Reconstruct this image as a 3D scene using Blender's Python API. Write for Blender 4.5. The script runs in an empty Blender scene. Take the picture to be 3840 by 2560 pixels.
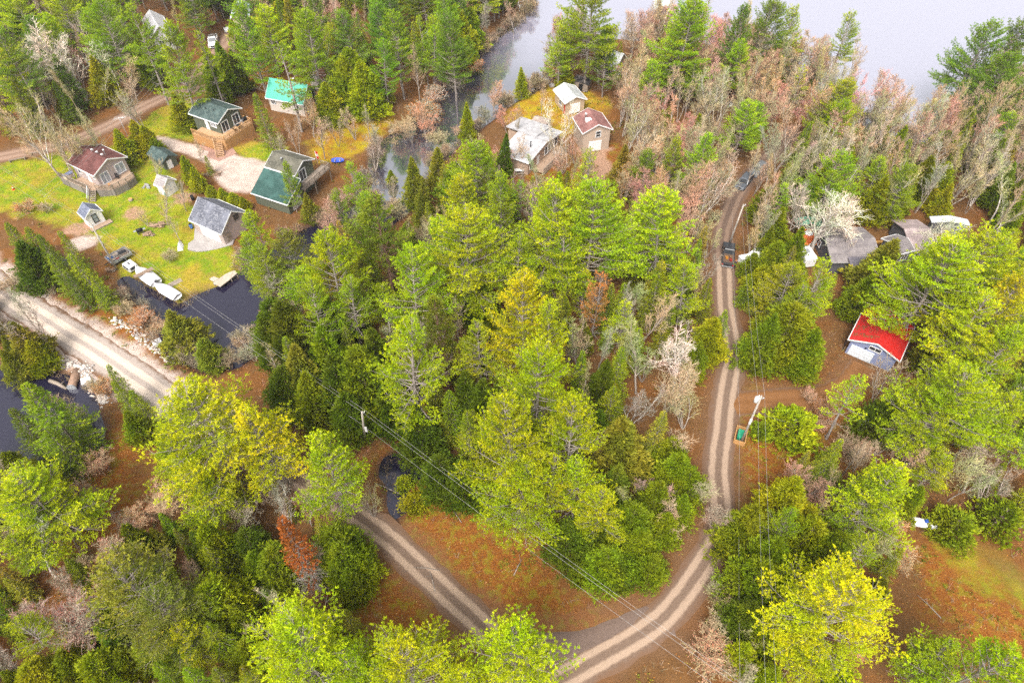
import bpy, math, random
import numpy as np
from mathutils import Vector, Matrix

random.seed(7)
R_ = math.radians
SC = bpy.context.scene
COL = SC.collection

# ------------------------------------------------------------------ camera maths (drone 75 m up, looking down 48 deg)
CAM_F, CAM_H, CAM_T = 2560.0, 75.0, R_(48.3)
cs, cc = math.sin(CAM_T), math.cos(CAM_T)
def U(px, py, z=0.0):                      # photo pixel (3840 wide) -> ground point at height z
    u = (px-1920)/CAM_F; v = (py-1280)/CAM_F
    d = (CAM_H-z)/(cs+v*cc)
    return Vector((u*d, d*(cc-v*cs), z))
def PJ(x, y, z):                           # world -> px on the 2352-wide view
    d = y*cc+(CAM_H-z)*cs
    v = ((CAM_H-z)*cc-y*cs)/d
    return ((1920+CAM_F*x/d)*.6125, (1280+CAM_F*v)*.6125)
def F(px, py, z=0.0): return U(px/.6125, py/.6125, z)
OX = [0, 950, 1900, 2840]; OY = [0, 600, 1250, 1893]
def P(k, x, y, z=0.0): return U(OX[int(k[0])]+x/2.351, OY[int(k[1])]+y/2.351, z)

# ------------------------------------------------------------------ materials
class NT:
    def __init__(s, name):
        s.m = bpy.data.materials.new(name); s.m.use_nodes = True
        s.t = s.m.node_tree; s.t.nodes.clear()
        s.out = s.t.nodes.new('ShaderNodeOutputMaterial')
    def n(s, typ, **kw):
        nd = s.t.nodes.new(typ)
        for k, v in kw.items():
            if k.startswith('i_'): s.put(nd.inputs[k[2:].replace('_', ' ')], v)
            else: setattr(nd, k, v)
        return nd
    def put(s, sock, v):
        if isinstance(v, bpy.types.NodeSocket): s.t.links.new(v, sock)
        elif isinstance(v, (tuple, list)) and len(v) == 3 and sock.type == 'RGBA': sock.default_value = (*v, 1)
        else: sock.default_value = v
    def math(s, op, a, b=0.5, clamp=False):
        nd = s.t.nodes.new('ShaderNodeMath'); nd.operation = op; nd.use_clamp = clamp
        s.put(nd.inputs[0], a); s.put(nd.inputs[1], b); return nd.outputs[0]
    def mix(s, f, a, b, mode='MIX'):
        nd = s.t.nodes.new('ShaderNodeMix'); nd.data_type = 'RGBA'; nd.blend_type = mode; nd.clamp_factor = True
        s.put(nd.inputs[0], f); s.put(nd.inputs[6], a); s.put(nd.inputs[7], b); return nd.outputs[2]
    def noise(s, scale, detail=3, vec=None, rough=.55, col=False):
        nd = s.t.nodes.new('ShaderNodeTexNoise'); nd.inputs['Scale'].default_value = scale
        nd.inputs['Detail'].default_value = detail; nd.inputs['Roughness'].default_value = rough
        if vec is not None: s.put(nd.inputs['Vector'], vec)
        return nd.outputs['Color'] if col else nd.outputs['Fac']
    def step(s, x, a, b):
        nd = s.t.nodes.new('ShaderNodeMapRange'); nd.interpolation_type = 'SMOOTHSTEP'
        s.put(nd.inputs[0], x); nd.inputs[1].default_value = a; nd.inputs[2].default_value = b; return nd.outputs[0]
    def pos(s): return s.n('ShaderNodeNewGeometry').outputs['Position']
    def obj(s): return s.n('ShaderNodeTexCoord').outputs['Object']
    def bsdf(s, col, rough=.7, spec=.3, metal=0., normal=None):
        b = s.t.nodes.new('ShaderNodeBsdfPrincipled')
        s.put(b.inputs['Base Color'], col); s.put(b.inputs['Roughness'], rough)
        b.inputs['Specular IOR Level'].default_value = spec; b.inputs['Metallic'].default_value = metal
        if normal is not None: s.put(b.inputs['Normal'], normal)
        return b.outputs[0]
    def bump(s, h, strength=.5, dist=.05):
        nd = s.n('ShaderNodeBump'); nd.inputs['Strength'].default_value = strength; nd.inputs['Distance'].default_value = dist
        s.put(nd.inputs['Height'], h); return nd.outputs[0]
    def done(s, sh): s.t.links.new(sh, s.out.inputs[0]); return s.m
def scl(c, k): return tuple(min(1, x*k) for x in c)
MATS = {}
def mk(name, col, rough=.7, var=.18, scale=1.5, fine=14, metal=0., spec=.3, bump=.0):
    if name in MATS: return MATS[name]
    t = NT(name); o = t.obj()
    c = t.mix(t.step(t.noise(scale, 4, o), .3, .7), scl(col, 1-var), scl(col, 1+var))
    c = t.mix(t.math('MULTIPLY', t.noise(fine, 2, o), var*1.6), c, scl(col, .55))
    nm = t.bump(t.noise(fine*1.5, 3, o), bump, .03) if bump else None
    MATS[name] = t.done(t.bsdf(c, rough, spec, metal, nm)); return MATS[name]
def shingle(name, c1, c2, patch=.5, light=None):
    t = NT(name); o = t.obj()
    br = t.n('ShaderNodeTexBrick'); br.inputs['Scale'].default_value = 1.0
    br.inputs['Brick Width'].default_value = .95; br.inputs['Row Height'].default_value = .3; br.inputs['Mortar Size'].default_value = .025
    mp = t.n('ShaderNodeMapping'); mp.inputs['Rotation'].default_value = (0, 0, R_(90)); t.put(mp.inputs[0], o); t.put(br.inputs[0], mp.outputs[0])
    t.put(br.inputs['Color1'], c1); t.put(br.inputs['Color2'], c2); t.put(br.inputs['Mortar'], scl(c1, .55))
    c = t.mix(t.step(t.noise(.55, 5, o), .42, .66), br.outputs[0], scl(c2, 1.25))
    if light: c = t.mix(t.math('MULTIPLY', t.step(t.noise(2.6, 5, o, .7), .52, .6), patch), c, light)
    c = t.mix(t.math('MULTIPLY', t.noise(30, 2, o), .35), c, scl(c1, .5))
    return t.done(t.bsdf(c, .85, .2, 0, t.bump(br.outputs[1], .3, .02)))
def plank(name, c1, c2, w=.15, axis='x'):
    t = NT(name); o = t.obj()
    sp = t.n('ShaderNodeSeparateXYZ'); t.put(sp.inputs[0], o)
    a = sp.outputs[0] if axis == 'x' else sp.outputs[1] if axis == 'y' else sp.outputs[2]
    q = t.math('MULTIPLY', a, 1/w); fl = t.math('FLOOR', q); fr = t.math('FRACT', q)
    wn = t.n('ShaderNodeTexWhiteNoise', noise_dimensions='1D'); t.put(wn.inputs['W'], fl)
    c = t.mix(wn.outputs[0], c1, c2)
    c = t.mix(t.math('MULTIPLY', t.noise(6, 4, o), .5), c, scl(c1, .6))
    c = t.mix(t.step(fr, .93, .99), c, scl(c1, .25))
    return t.done(t.bsdf(c, .8, .2))
def rand_tint(name, base=None, rough=.6, trans=.35, lo=.65, hi=1.35, warm=(1.25, 1.05, .8), budcol=None):
    """foliage / twig material; tint comes from the object's own colour, 'v' is a per-tuft random value"""
    t = NT(name)
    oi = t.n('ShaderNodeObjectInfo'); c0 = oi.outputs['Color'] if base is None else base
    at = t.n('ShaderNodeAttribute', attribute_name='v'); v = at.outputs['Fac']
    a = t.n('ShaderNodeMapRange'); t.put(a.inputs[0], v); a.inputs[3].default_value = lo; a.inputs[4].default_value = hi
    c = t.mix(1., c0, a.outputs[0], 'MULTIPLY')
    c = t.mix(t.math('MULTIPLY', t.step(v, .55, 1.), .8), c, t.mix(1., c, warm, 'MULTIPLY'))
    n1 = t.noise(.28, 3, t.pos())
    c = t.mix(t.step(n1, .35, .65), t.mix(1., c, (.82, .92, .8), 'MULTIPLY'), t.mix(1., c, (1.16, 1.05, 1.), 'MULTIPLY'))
    b = t.bsdf(c, rough, .2)
    if trans:
        tr = t.n('ShaderNodeBsdfTranslucent'); t.put(tr.inputs[0], c)
        mx = t.n('ShaderNodeMixShader'); mx.inputs[0].default_value = trans
        t.t.links.new(b, mx.inputs[1]); t.t.links.new(tr.outputs[0], mx.inputs[2]); b = mx.outputs[0]
    return t.done(b)

WHITE = mk('white_paint', (.78, .77, .76), .5, .06)
WHITE2 = mk('white_siding', (.74, .73, .72), .6, .08)
DARKGLASS = mk('window_glass', (.04, .045, .05), .08, .3, spec=.6)
PALEGLASS = mk('pale_glass', (.3, .33, .36), .1, .3, spec=.6)
BLACK = mk('black_metal', (.02, .02, .022), .45, .2)
GREYM = mk('grey_metal', (.4, .41, .42), .4, .12, metal=.3)
RUBBER = mk('rubber', (.02, .02, .02), .8)
WOOD = mk('weathered_wood', (.30, .24, .19), .85, .25, bump=.3)
NEWWOOD = plank('new_deck_wood', (.46, .24, .09), (.56, .32, .14), .14, 'x')
NEWWOODY = plank('new_deck_boards', (.50, .31, .17), (.60, .38, .22), .14, 'y')
OLDWOOD = plank('old_skirt_wood', (.20, .17, .15), (.32, .28, .25), .16, 'x')
OLDWOODY = plank('old_deck_boards', (.38, .26, .18), (.48, .34, .24), .14, 'y')
PALEWOOD = plank('pale_planks', (.48, .40, .31), (.60, .50, .40), .25, 'x')
CONC = mk('concrete', (.36, .325, .305), .9, .12, .8, 20, bump=.2)
POLEW = mk('pole_wood', (.42, .37, .32), .85, .2, bump=.3)

# ------------------------------------------------------------------ mesh builder
class MB:
    def __init__(s): s.v = []; s.f = []; s.mi = []; s.sm = []
    def add(s, vs, fs, mi=0, sm=False):
        b = len(s.v); s.v += [tuple(v) for v in vs]
        s.f += [tuple(b+i for i in f) for f in fs]; s.mi += [mi]*len(fs); s.sm += [sm]*len(fs); return s
    def box(s, x0, x1, y0, y1, z0, z1, mi=0):
        vs = [(x, y, z) for z in (z0, z1) for x, y in ((x0, y0), (x1, y0), (x1, y1), (x0, y1))]
        return s.add(vs, [(3, 2, 1, 0), (4, 5, 6, 7), (0, 1, 5, 4), (1, 2, 6, 5), (2, 3, 7, 6), (3, 0, 4, 7)], mi)
    def bar(s, a, b, w, h, mi=0):
        a = Vector(a); b = Vector(b); d = (b-a).normalized()
        up = Vector((0, 0, 1)) if abs(d.z) < .95 else Vector((1, 0, 0))
        x = d.cross(up).normalized()*w/2; y = x.cross(d).normalized()*h/2
        vs = [p+q for p in (a, b) for q in (-x-y, x-y, x+y, -x+y)]
        return s.add(vs, [(3, 2, 1, 0), (4, 5, 6, 7), (0, 1, 5, 4), (1, 2, 6, 5), (2, 3, 7, 6), (3, 0, 4, 7)], mi)
    def tube(s, pts, rs, n=8, mi=0, cap=True, sm=True):
        pts = [Vector(p) for p in pts]; b = len(s.v)
        if not hasattr(rs, '__len__'): rs = [rs]*len(pts)
        px = None
        for i, p in enumerate(pts):
            d = (pts[min(i+1, len(pts)-1)]-pts[max(i-1, 0)])
            d = d.normalized() if d.length > 1e-9 else Vector((0, 0, 1))
            if px is None: px = d.orthogonal().normalized()
            px = (px-d*px.dot(d)).normalized(); y = d.cross(px)
            for k in range(n):
                a = 2*math.pi*k/n; s.v.append(tuple(p+(px*math.cos(a)+y*math.sin(a))*rs[i]))
        for i in range(len(pts)-1):
            for k in range(n):
                k2 = (k+1) % n; s.f.append((b+i*n+k, b+i*n+k2, b+(i+1)*n+k2, b+(i+1)*n+k)); s.mi.append(mi); s.sm.append(sm)
        if cap:
            s.f.append(tuple(b+k for k in reversed(range(n)))); s.f.append(tuple(b+(len(pts)-1)*n+k for k in range(n)))
            s.mi += [mi, mi]; s.sm += [False, False]
        return s
    def prism(s, poly, z0, z1, mi=0):            # xy polygon (counter-clockwise) extruded in z
        n = len(poly)
        vs = [(x, y, z0) for x, y in poly]+[(x, y, z1) for x, y in poly]
        fs = [tuple(reversed(range(n))), tuple(range(n, 2*n))]+[(i, (i+1) % n, n+(i+1) % n, n+i) for i in range(n)]
        return s.add(vs, fs, mi)
    def xz(s, poly, y0, y1, mi=0):               # xz polygon (counter-clockwise seen from -y) extruded in y
        n = len(poly)
        vs = [(x, y0, z) for x, z in poly]+[(x, y1, z) for x, z in poly]
        fs = [tuple(range(n)), tuple(reversed(range(n, 2*n)))]+[((i+1) % n, i, n+i, n+(i+1) % n) for i in range(n)]
        return s.add(vs, fs, mi)
    def blob(s, c, r, mi=0, sc=(1, 1, 1), n=8, m=5, jit=0, sm=True, rg=random):
        vs = []; fs = []
        for j in range(m+1):
            th = math.pi*j/m
            for k in range(n):
                ph = 2*math.pi*k/n; q = r*(1+rg.uniform(-jit, jit))
                vs.append((c[0]+q*sc[0]*math.sin(th)*math.cos(ph), c[1]+q*sc[1]*math.sin(th)*math.sin(ph), c[2]+q*sc[2]*math.cos(th)))
        for j in range(m):
            for k in range(n):
                k2 = (k+1) % n; fs.append((j*n+k, (j+1)*n+k, (j+1)*n+k2, j*n+k2))
        return s.add(vs, fs, mi, sm)
    def build(s, name, mats, parent=None):
        me = bpy.data.meshes.new(name); me.from_pydata(s.v, [], s.f)
        if not isinstance(mats, (list, tuple)): mats = [mats]
        for m in mats: me.materials.append(m)
        me.polygons.foreach_set('material_index', s.mi); me.polygons.foreach_set('use_smooth', s.sm)
        me.update(); o = bpy.data.objects.new(name, me); COL.objects.link(o)
        if parent is not None: o.parent = parent
        return o
def tag(o, label, cat, group=None):
    o['label'] = label; o['category'] = cat
    if group: o['group'] = group
    return o
def struct(o): o['kind'] = 'structure'; return o
def stuff(o, label, cat): o['kind'] = 'stuff'; o['label'] = label; o['category'] = cat; return o
def E(name, label, cat, loc=(0, 0, 0), rz=0., group=None):
    o = bpy.data.objects.new(name, None); COL.objects.link(o); o.empty_display_size = .5
    o.location = loc; o.rotation_euler = (0, 0, rz); return tag(o, label, cat, group)
def ang(a, b): return math.atan2(b[1]-a[1], b[0]-a[0])

# ------------------------------------------------------------------ water outlines, roads, lawns (ground points)
WZ = -.75
def poly(pts): return [tuple(F(x, y, 0).xy) for x, y in pts]
LAKE = poly([(1225, -60), (1216, 25), (1192, 50), (1150, 78), (1112, 103), (1082, 132), (1050, 168), (1012, 196), (988, 226), (962, 258), (940, 288), (905, 300),
  (880, 322), (862, 345), (850, 372), (862, 400), (850, 440), (800, 480), (740, 505), (660, 545), (590, 595), (545, 628), (500, 655), (455, 672), (425, 690), (410, 700),
  (330, 655), (285, 632), (272, 640), (300, 672), (350, 715), (372, 770), (400, 815), (470, 842), (540, 835), (585, 805), (600, 760), (625, 700), (670, 650),
  (730, 600), (800, 560), (880, 520), (940, 470), (965, 430), (1000, 375), (1045, 330), (1085, 300), (1135, 262), (1160, 240), (1190, 222), (1240, 195), (1262, 178),
  (1290, 120), (1330, 95), (1420, 82), (1490, 88), (1560, 72), (1640, 98), (1750, 130), (1850, 180), (1950, 238), (2010, 300), (2070, 322), (2135, 318), (2175, 292),
  (2205, 250), (2260, 190), (2352, 140), (2500, 70), (2900, -200)])
LAKE = LAKE[:-1]+[(420, 330), (3000, 900), (3000, 2900), (-600, 2900), (-160, 900), (-40, 420), (0, 240)]
PONDL = poly([(-60, 830), (40, 845), (100, 850), (150, 862), (190, 880), (212, 900), (215, 935), (228, 980), (222, 1030), (190, 1062), (120, 1090), (70, 1095), (-60, 1080)])
BROOK = poly([(885, 1050), (920, 1042), (960, 1052), (962, 1085), (935, 1100), (925, 1130), (932, 1160), (905, 1178), (896, 1150), (900, 1110), (878, 1085)])
PUD = poly([(118, 594), (140, 590), (150, 600), (138, 608), (122, 606)])
WATERS = [LAKE, PONDL, BROOK, PUD]
def sdf(px, py, pg):                        # signed distance, negative inside
    d2 = np.full(px.shape, 1e18); inside = np.zeros(px.shape, bool); n = len(pg)
    for i in range(n):
        ax, ay = pg[i]; bx, by = pg[(i+1) % n]; ex, ey = bx-ax, by-ay
        t = np.clip(((px-ax)*ex+(py-ay)*ey)/(ex*ex+ey*ey+1e-12), 0, 1)
        d2 = np.minimum(d2, (px-ax-t*ex)**2+(py-ay-t*ey)**2)
        c = (ay > py) != (by > py)
        with np.errstate(divide='ignore', invalid='ignore'):
            inside ^= c & (px < (bx-ax)*(py-ay)/(by-ay+1e-12)+ax)
    return np.sqrt(d2)*np.where(inside, -1, 1)
def wsd(px, py): return np.minimum.reduce([sdf(px, py, w) for w in WATERS])
def smooth(pts, it=1):
    p = [np.array(q[:2], float) for q in pts]
    for _ in range(it):
        q = [p[0]]
        for a, b in zip(p, p[1:]): q += [a*.75+b*.25, a*.25+b*.75]
        p = q+[p[-1]]
    return np.array(p)
def line(pts): return smooth([F(x, y) for x, y in pts])
ROAD_L = line([(-120, 560), (-40, 632), (0, 668), (60, 708), (156, 766), (240, 818), (310, 866), (400, 930), (500, 990), (610, 1055), (700, 1112), (816, 1180), (881, 1224), (966, 1305), (1038, 1374), (1085, 1415), (1150, 1480), (1230, 1560), (1300, 1640)])
ROAD_R = line([(1820, 300), (1770, 358), (1735, 392), (1708, 422), (1690, 448), (1674, 487), (1661, 524), (1656, 560), (1664, 615), (1664, 654), (1668, 719), (1679, 775), (1685, 831), (1672, 883), (1664, 935), (1659, 1000), (1652, 1047), (1649, 1091), (1655, 1150), (1656, 1210), (1642, 1250), (1620, 1285), (1581, 1350), (1536, 1407), (1490, 1446), (1432, 1482), (1372, 1514), (1310, 1548), (1230, 1590), (1130, 1640)])
ROAD_T = line([(-120, 385), (0, 361), (60, 349), (130, 336), (200, 312), (270, 280), (330, 245), (380, 222), (420, 205), (450, 180), (490, 130), (530, 80), (560, 30), (580, -60)])
ROAD_B = line([(395, 217), (430, 206), (465, 205), (520, 190)])
DRIVE = line([(1665, 930), (1720, 925), (1780, 920), (1840, 916), (1900, 912), (1960, 880), (1985, 840)])
JUNC = line([(1540, 1420), (1480, 1432), (1400, 1470), (1320, 1490), (1240, 1490), (1150, 1470)])
YARD = poly([(358, 312), (385, 318), (430, 330), (470, 342), (520, 352), (618, 374), (600, 415), (573, 445), (530, 440), (495, 414), (498, 395), (470, 372), (425, 355), (375, 342), (352, 328)])
LAWNS = [poly([(-80, 395), (60, 366), (150, 350), (300, 330), (345, 345), (420, 420), (440, 470), (520, 560), (560, 600), (520, 655), (440, 690), (405, 690), (330, 650), (280, 630), (230, 560), (150, 520), (60, 500), (-80, 470)]),
  poly([(300, 292), (360, 258), (435, 228), (470, 250), (445, 330), (380, 320)]), poly([(510, 345), (575, 330), (650, 340), (690, 372), (640, 378), (560, 362)]),
  poly([(2140, 1230), (2200, 1215), (2300, 1270), (2352, 1340), (2352, 1400), (2280, 1370), (2190, 1310)])]
MOSS = [poly([(740, 300), (800, 270), (880, 245), (905, 262), (890, 300), (850, 335), (800, 365), (740, 370), (700, 340)]),
  poly([(1170, 290), (1165, 245), (1210, 205), (1260, 190), (1350, 200), (1400, 240), (1340, 300), (1290, 320), (1200, 330)]),
  poly([(1090, 110), (1130, 85), (1180, 70), (1185, 85), (1120, 105)])]
AMBER = [poly([(880, 1030), (950, 1010), (1040, 1090), (1130, 1180), (1230, 1270), (1330, 1380), (1450, 1420), (1380, 1470), (1290, 1480), (1190, 1440), (1080, 1370), (960, 1250), (880, 1160)]),
  poly([(860, 1260), (930, 1320), (1010, 1400), (1060, 1440), (960, 1470), (830, 1450), (800, 1380)]),
  poly([(1700, 900), (1780, 895), (1950, 860), (2030, 860), (2100, 900), (1950, 960), (1900, 1000), (1950, 1060), (1780, 1140), (1700, 1170)]),
  poly([(2080, 1250), (2150, 1215), (2260, 1300), (2400, 1420), (2400, 1560), (2150, 1440)]),
  poly([(200, 1000), (290, 950), (330, 1100), (300, 1220), (150, 1250)]), poly([(600, 150), (560, 190), (700, 260), (720, 190)]),
  poly([(1180, 360), (1290, 330), (1420, 330), (1440, 420), (1330, 460), (1220, 420)]), poly([(240, 660), (330, 730), (380, 800), (350, 830), (150, 720), (110, 690)])]
def dline(px, py, ln):
    d2 = np.full(px.shape, 1e18)
    for (ax, ay), (bx, by) in zip(ln, ln[1:]):
        ex, ey = bx-ax, by-ay; t = np.clip(((px-ax)*ex+(py-ay)*ey)/(ex*ex+ey*ey+1e-12), 0, 1)
        d2 = np.minimum(d2, (px-ax-t*ex)**2+(py-ay-t*ey)**2)
    return np.sqrt(d2)
ROADS = [(ROAD_L, 2.3), (ROAD_R, 1.9), (ROAD_T, 2.1), (ROAD_B, 1.6), (DRIVE, 2.0), (JUNC, 3.0)]
def vnoise(x, y, sc, seed=0):               # cheap value noise
    x = np.asarray(x)/sc+seed*17.3; y = np.asarray(y)/sc+seed*9.1
    xi = np.floor(x).astype(np.int64); yi = np.floor(y).astype(np.int64); fx = x-xi; fy = y-yi
    fx = fx*fx*(3-2*fx); fy = fy*fy*(3-2*fy)
    h = lambda a, b: ((np.sin(a*127.1+b*311.7+seed*74.7)*43758.5453) % 1.0)
    return (h(xi, yi)*(1-fx)+h(xi+1, yi)*fx)*(1-fy)+(h(xi, yi+1)*(1-fx)+h(xi+1, yi+1)*fx)*fy
def sst(x, a, b):
    t = np.clip((x-a)/(b-a), 0, 1); return t*t*(3-2*t)
def gz(px, py, sd=None, rd=None):
    px = np.asarray(px, float); py = np.asarray(py, float)
    if sd is None: sd = wsd(px, py)
    if rd is None: rd = np.minimum.reduce([dline(px, py, l)-w for l, w in ROADS])
    bank = -.75-.9*sst(-sd, 0, 3)
    base = .22*(vnoise(px, py, 3.1, 1)-.5)+.10*(vnoise(px, py, 1.1, 2)-.5)+.5*(vnoise(px, py, 17, 3)-.5)
    base = base*sst(rd, .0, 2.5)
    return np.where(sd < 0, bank, -.75+(.75+base)*sst(sd, 0, 2.2))
def gz1(x, y): return float(gz(np.array([x]), np.array([y]))[0])
# ------------------------------------------------------------------ ground sheet
def axis(a, b, st, far):
    v = list(np.arange(a, b+1e-6, st)); s = st; lo, hi = v[0], v[-1]; l = []; h = []
    while lo > -far: s *= 1.35; lo -= s; hi += s; l.append(lo); h.append(hi)
    return np.array(l[::-1]+v+h)
gx = axis(-150, 150, .5, 2600); gy = axis(6, 206, .5, 2600)
GX, GY = np.meshgrid(gx, gy); gxf, gyf = GX.ravel(), GY.ravel()
def up(fn):                                  # evaluate on every second grid line, then interpolate
    cx_, cy_ = np.unique(np.append(np.arange(0, len(gx), 2), len(gx)-1)), np.unique(np.append(np.arange(0, len(gy), 2), len(gy)-1))
    a, b = np.meshgrid(gx[cx_], gy[cy_]); r = fn(a.ravel(), b.ravel()).reshape(a.shape)
    r = np.stack([np.interp(gx, gx[cx_], row) for row in r])
    return np.stack([np.interp(gy, gy[cy_], c_) for c_ in r.T]).T.ravel()
SD = up(wsd); RD = up(lambda a, b: np.minimum.reduce([dline(a, b, l)-w for l, w in ROADS]))
GZ = gz(gxf, gyf, SD, RD)
nx, ny = len(gx), len(gy)
me = bpy.data.meshes.new('ground'); me.vertices.add(nx*ny)
me.vertices.foreach_set('co', np.stack([gxf, gyf, GZ], 1).ravel())
ii = (np.arange(ny-1)[:, None]*nx+np.arange(nx-1)[None, :]).ravel()
quads = np.stack([ii, ii+1, ii+nx+1, ii+nx], 1)
me.loops.add(quads.size); me.polygons.add(len(quads))
me.loops.foreach_set('vertex_index', quads.ravel())
me.polygons.foreach_set('loop_start', np.arange(len(quads))*4)
me.polygons.foreach_set('use_smooth', np.ones(len(quads), bool)); me.update()
def mask(polys, soft):
    d = up(lambda a, b: np.minimum.reduce([sdf(a, b, p) for p in polys])); d = d+(vnoise(gxf, gyf, 2.2, 5)-.5)*2.4+(vnoise(gxf, gyf, .8, 6)-.5)*1.2
    return 1-sst(d, -soft, soft)
m_lawn = mask(LAWNS, .9)*np.where((gyf < 60) & (gxf > 20), np.clip(.15+.75*vnoise(gxf, gyf, 2.4, 41), 0, 1)*.75, 1); m_moss = mask(MOSS, 1.2); m_amber = mask(AMBER, 1.8)
m_yard = 1-sst(up(lambda a, b: sdf(a, b, YARD))+(vnoise(gxf, gyf, 1.5, 8)-.5)*.9, -.3, .3)
PATCH = [poly([(448, 468), (470, 465), (495, 448), (520, 455), (536, 560), (490, 578), (432, 574), (430, 560)]),   # concrete apron
         poly([(155, 552), (200, 540), (232, 545), (222, 562), (180, 578), (165, 570)])]
m_conc = np.maximum(1-sst(up(lambda a, b: sdf(a, b, PATCH[1])), -.3, .3), 0)
DIRT = [poly([(275, 490), (300, 475), (328, 472), (330, 490), (310, 505), (280, 505)]), poly([(150, 525), (210, 510), (228, 532), (180, 545), (150, 540)]),
        poly([(400, 445), (445, 440), (450, 470), (420, 470)]), poly([(1290, 330), (1400, 345), (1430, 440), (1370, 420), (1330, 360)])]
m_dirt = mask(DIRT, .5)
rl = up(lambda a, b: dline(a, b, ROAD_L))
cause = (gxf < -28)*(gyf > 45)*1.0
m_grav = np.maximum(m_yard, (1-sst(rl+(vnoise(gxf, gyf, 1.2, 9)-.5)*1.6, 3.0, 4.6))*cause)
m_verge = 1-sst(RD+(vnoise(gxf, gyf, 1.3, 11)-.5)*1.3, .1, 1.5)
m_mud = 1-sst(SD+(vnoise(gxf, gyf, 1.6, 12)-.5)*1.2, .2, 1.5)
for nm, (a, b, c, d) in {'ma': (m_lawn, m_grav, m_amber, m_moss), 'mb': (m_conc, m_dirt, m_verge, m_mud)}.items():
    at = me.attributes.new(nm, 'FLOAT_COLOR', 'POINT')
    at.data.foreach_set('color', np.stack([a, b, c, d], 1).astype(np.float32).ravel())
ground = struct(bpy.data.objects.new('ground', me)); COL.objects.link(ground)

def litter_color(t, pos, amber):
    n1 = t.noise(.16, 4, pos); n2 = t.noise(.9, 5, pos, .65); n3 = t.noise(5.5, 4, pos, .7); n4 = t.noise(16, 2, pos)
    brown = t.mix(n2, (.095, .045, .016), (.20, .10, .036))
    rust = t.mix(t.step(n3, .38, .66), (.17, .052, .010), (.30, .118, .020))
    olive = t.mix(n3, (.15, .12, .010), (.28, .18, .015))
    c = t.mix(t.step(n1, .45, .62), brown, t.mix(.45, brown, rust))
    am = t.mix(t.step(n2, .46, .62), rust, olive)
    c = t.mix(amber, c, am)
    c = t.mix(t.math('MULTIPLY', t.step(n3, .56, .72), .55), c, (.055, .026, .012))
    c = t.mix(t.math('MULTIPLY', t.step(n4, .60, .72), .5), c, (.40, .25, .13))
    return c
def gravel_color(t, pos):
    n1 = t.noise(.5, 5, pos, .65); n3 = t.noise(9, 3, pos, .75)
    c = t.mix(t.step(n1, .3, .7), (.43, .33, .28), (.58, .47, .40))
    return t.mix(t.math('MULTIPLY', t.step(n3, .5, .7), .45), c, (.22, .16, .13))
t = NT('ground_litter_lawn'); pos = t.pos()
def sepA(nm):
    a = t.n('ShaderNodeAttribute', attribute_name=nm); s_ = t.n('ShaderNodeSeparateColor'); t.t.links.new(a.outputs['Color'], s_.inputs[0])
    return s_.outputs[0], s_.outputs[1], s_.outputs[2], a.outputs['Alpha']
lw, gr, am, ms = sepA('ma'); co, di, ve, mu = sepA('mb')
c = litter_color(t, pos, am)
n2 = t.noise(.35, 5, pos, .65); n3 = t.noise(6, 4, pos, .7); n5 = t.noise(.12, 3, pos)
lawn = t.mix(t.step(n2, .36, .62), (.15, .27, .009), (.36, .37, .012))
lawn = t.mix(t.step(n5, .5, .66), lawn, (.44, .30, .035)); lawn = t.mix(t.math('MULTIPLY', n3, .5), lawn, (.12, .12, .010))
lawn = t.mix(t.math('MULTIPLY', t.step(t.noise(1.7, 4, pos, .7), .56, .68), .55), lawn, (.34, .21, .08))
lawn = t.mix(t.math('MULTIPLY', t.step(t.noise(.55, 6, pos, .72), .5, .62), .7), lawn, (.30, .20, .045)); lawn = t.mix(t.math('MULTIPLY', t.step(t.noise(11, 3, pos, .75), .5, .66), .45), lawn, (.10, .13, .008))
c = t.mix(lw, c, lawn)
moss = t.mix(t.step(n2, .38, .62), (.40, .31, .010), (.36, .17, .018)); moss = t.mix(t.math('MULTIPLY', n3, .5), moss, (.2, .13, .02))
c = t.mix(ms, c, moss)
c = t.mix(t.math('MULTIPLY', ve, .4), c, t.mix(n3, (.115, .062, .036), (.22, .13, .08)))
c = t.mix(di, c, t.mix(n3, (.30, .16, .10), (.42, .27, .18)))
c = t.mix(mu, c, t.mix(n3, (.05, .03, .02), (.16, .09, .06)))
c = t.mix(gr, c, gravel_color(t, pos)); c = t.mix(co, c, gravel_color(t, pos))
me.materials.append(t.done(t.bsdf(c, .95, .1, 0, t.bump(t.math('ADD', n3, t.noise(1.4, 4, pos)), .8, .12))))

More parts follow.
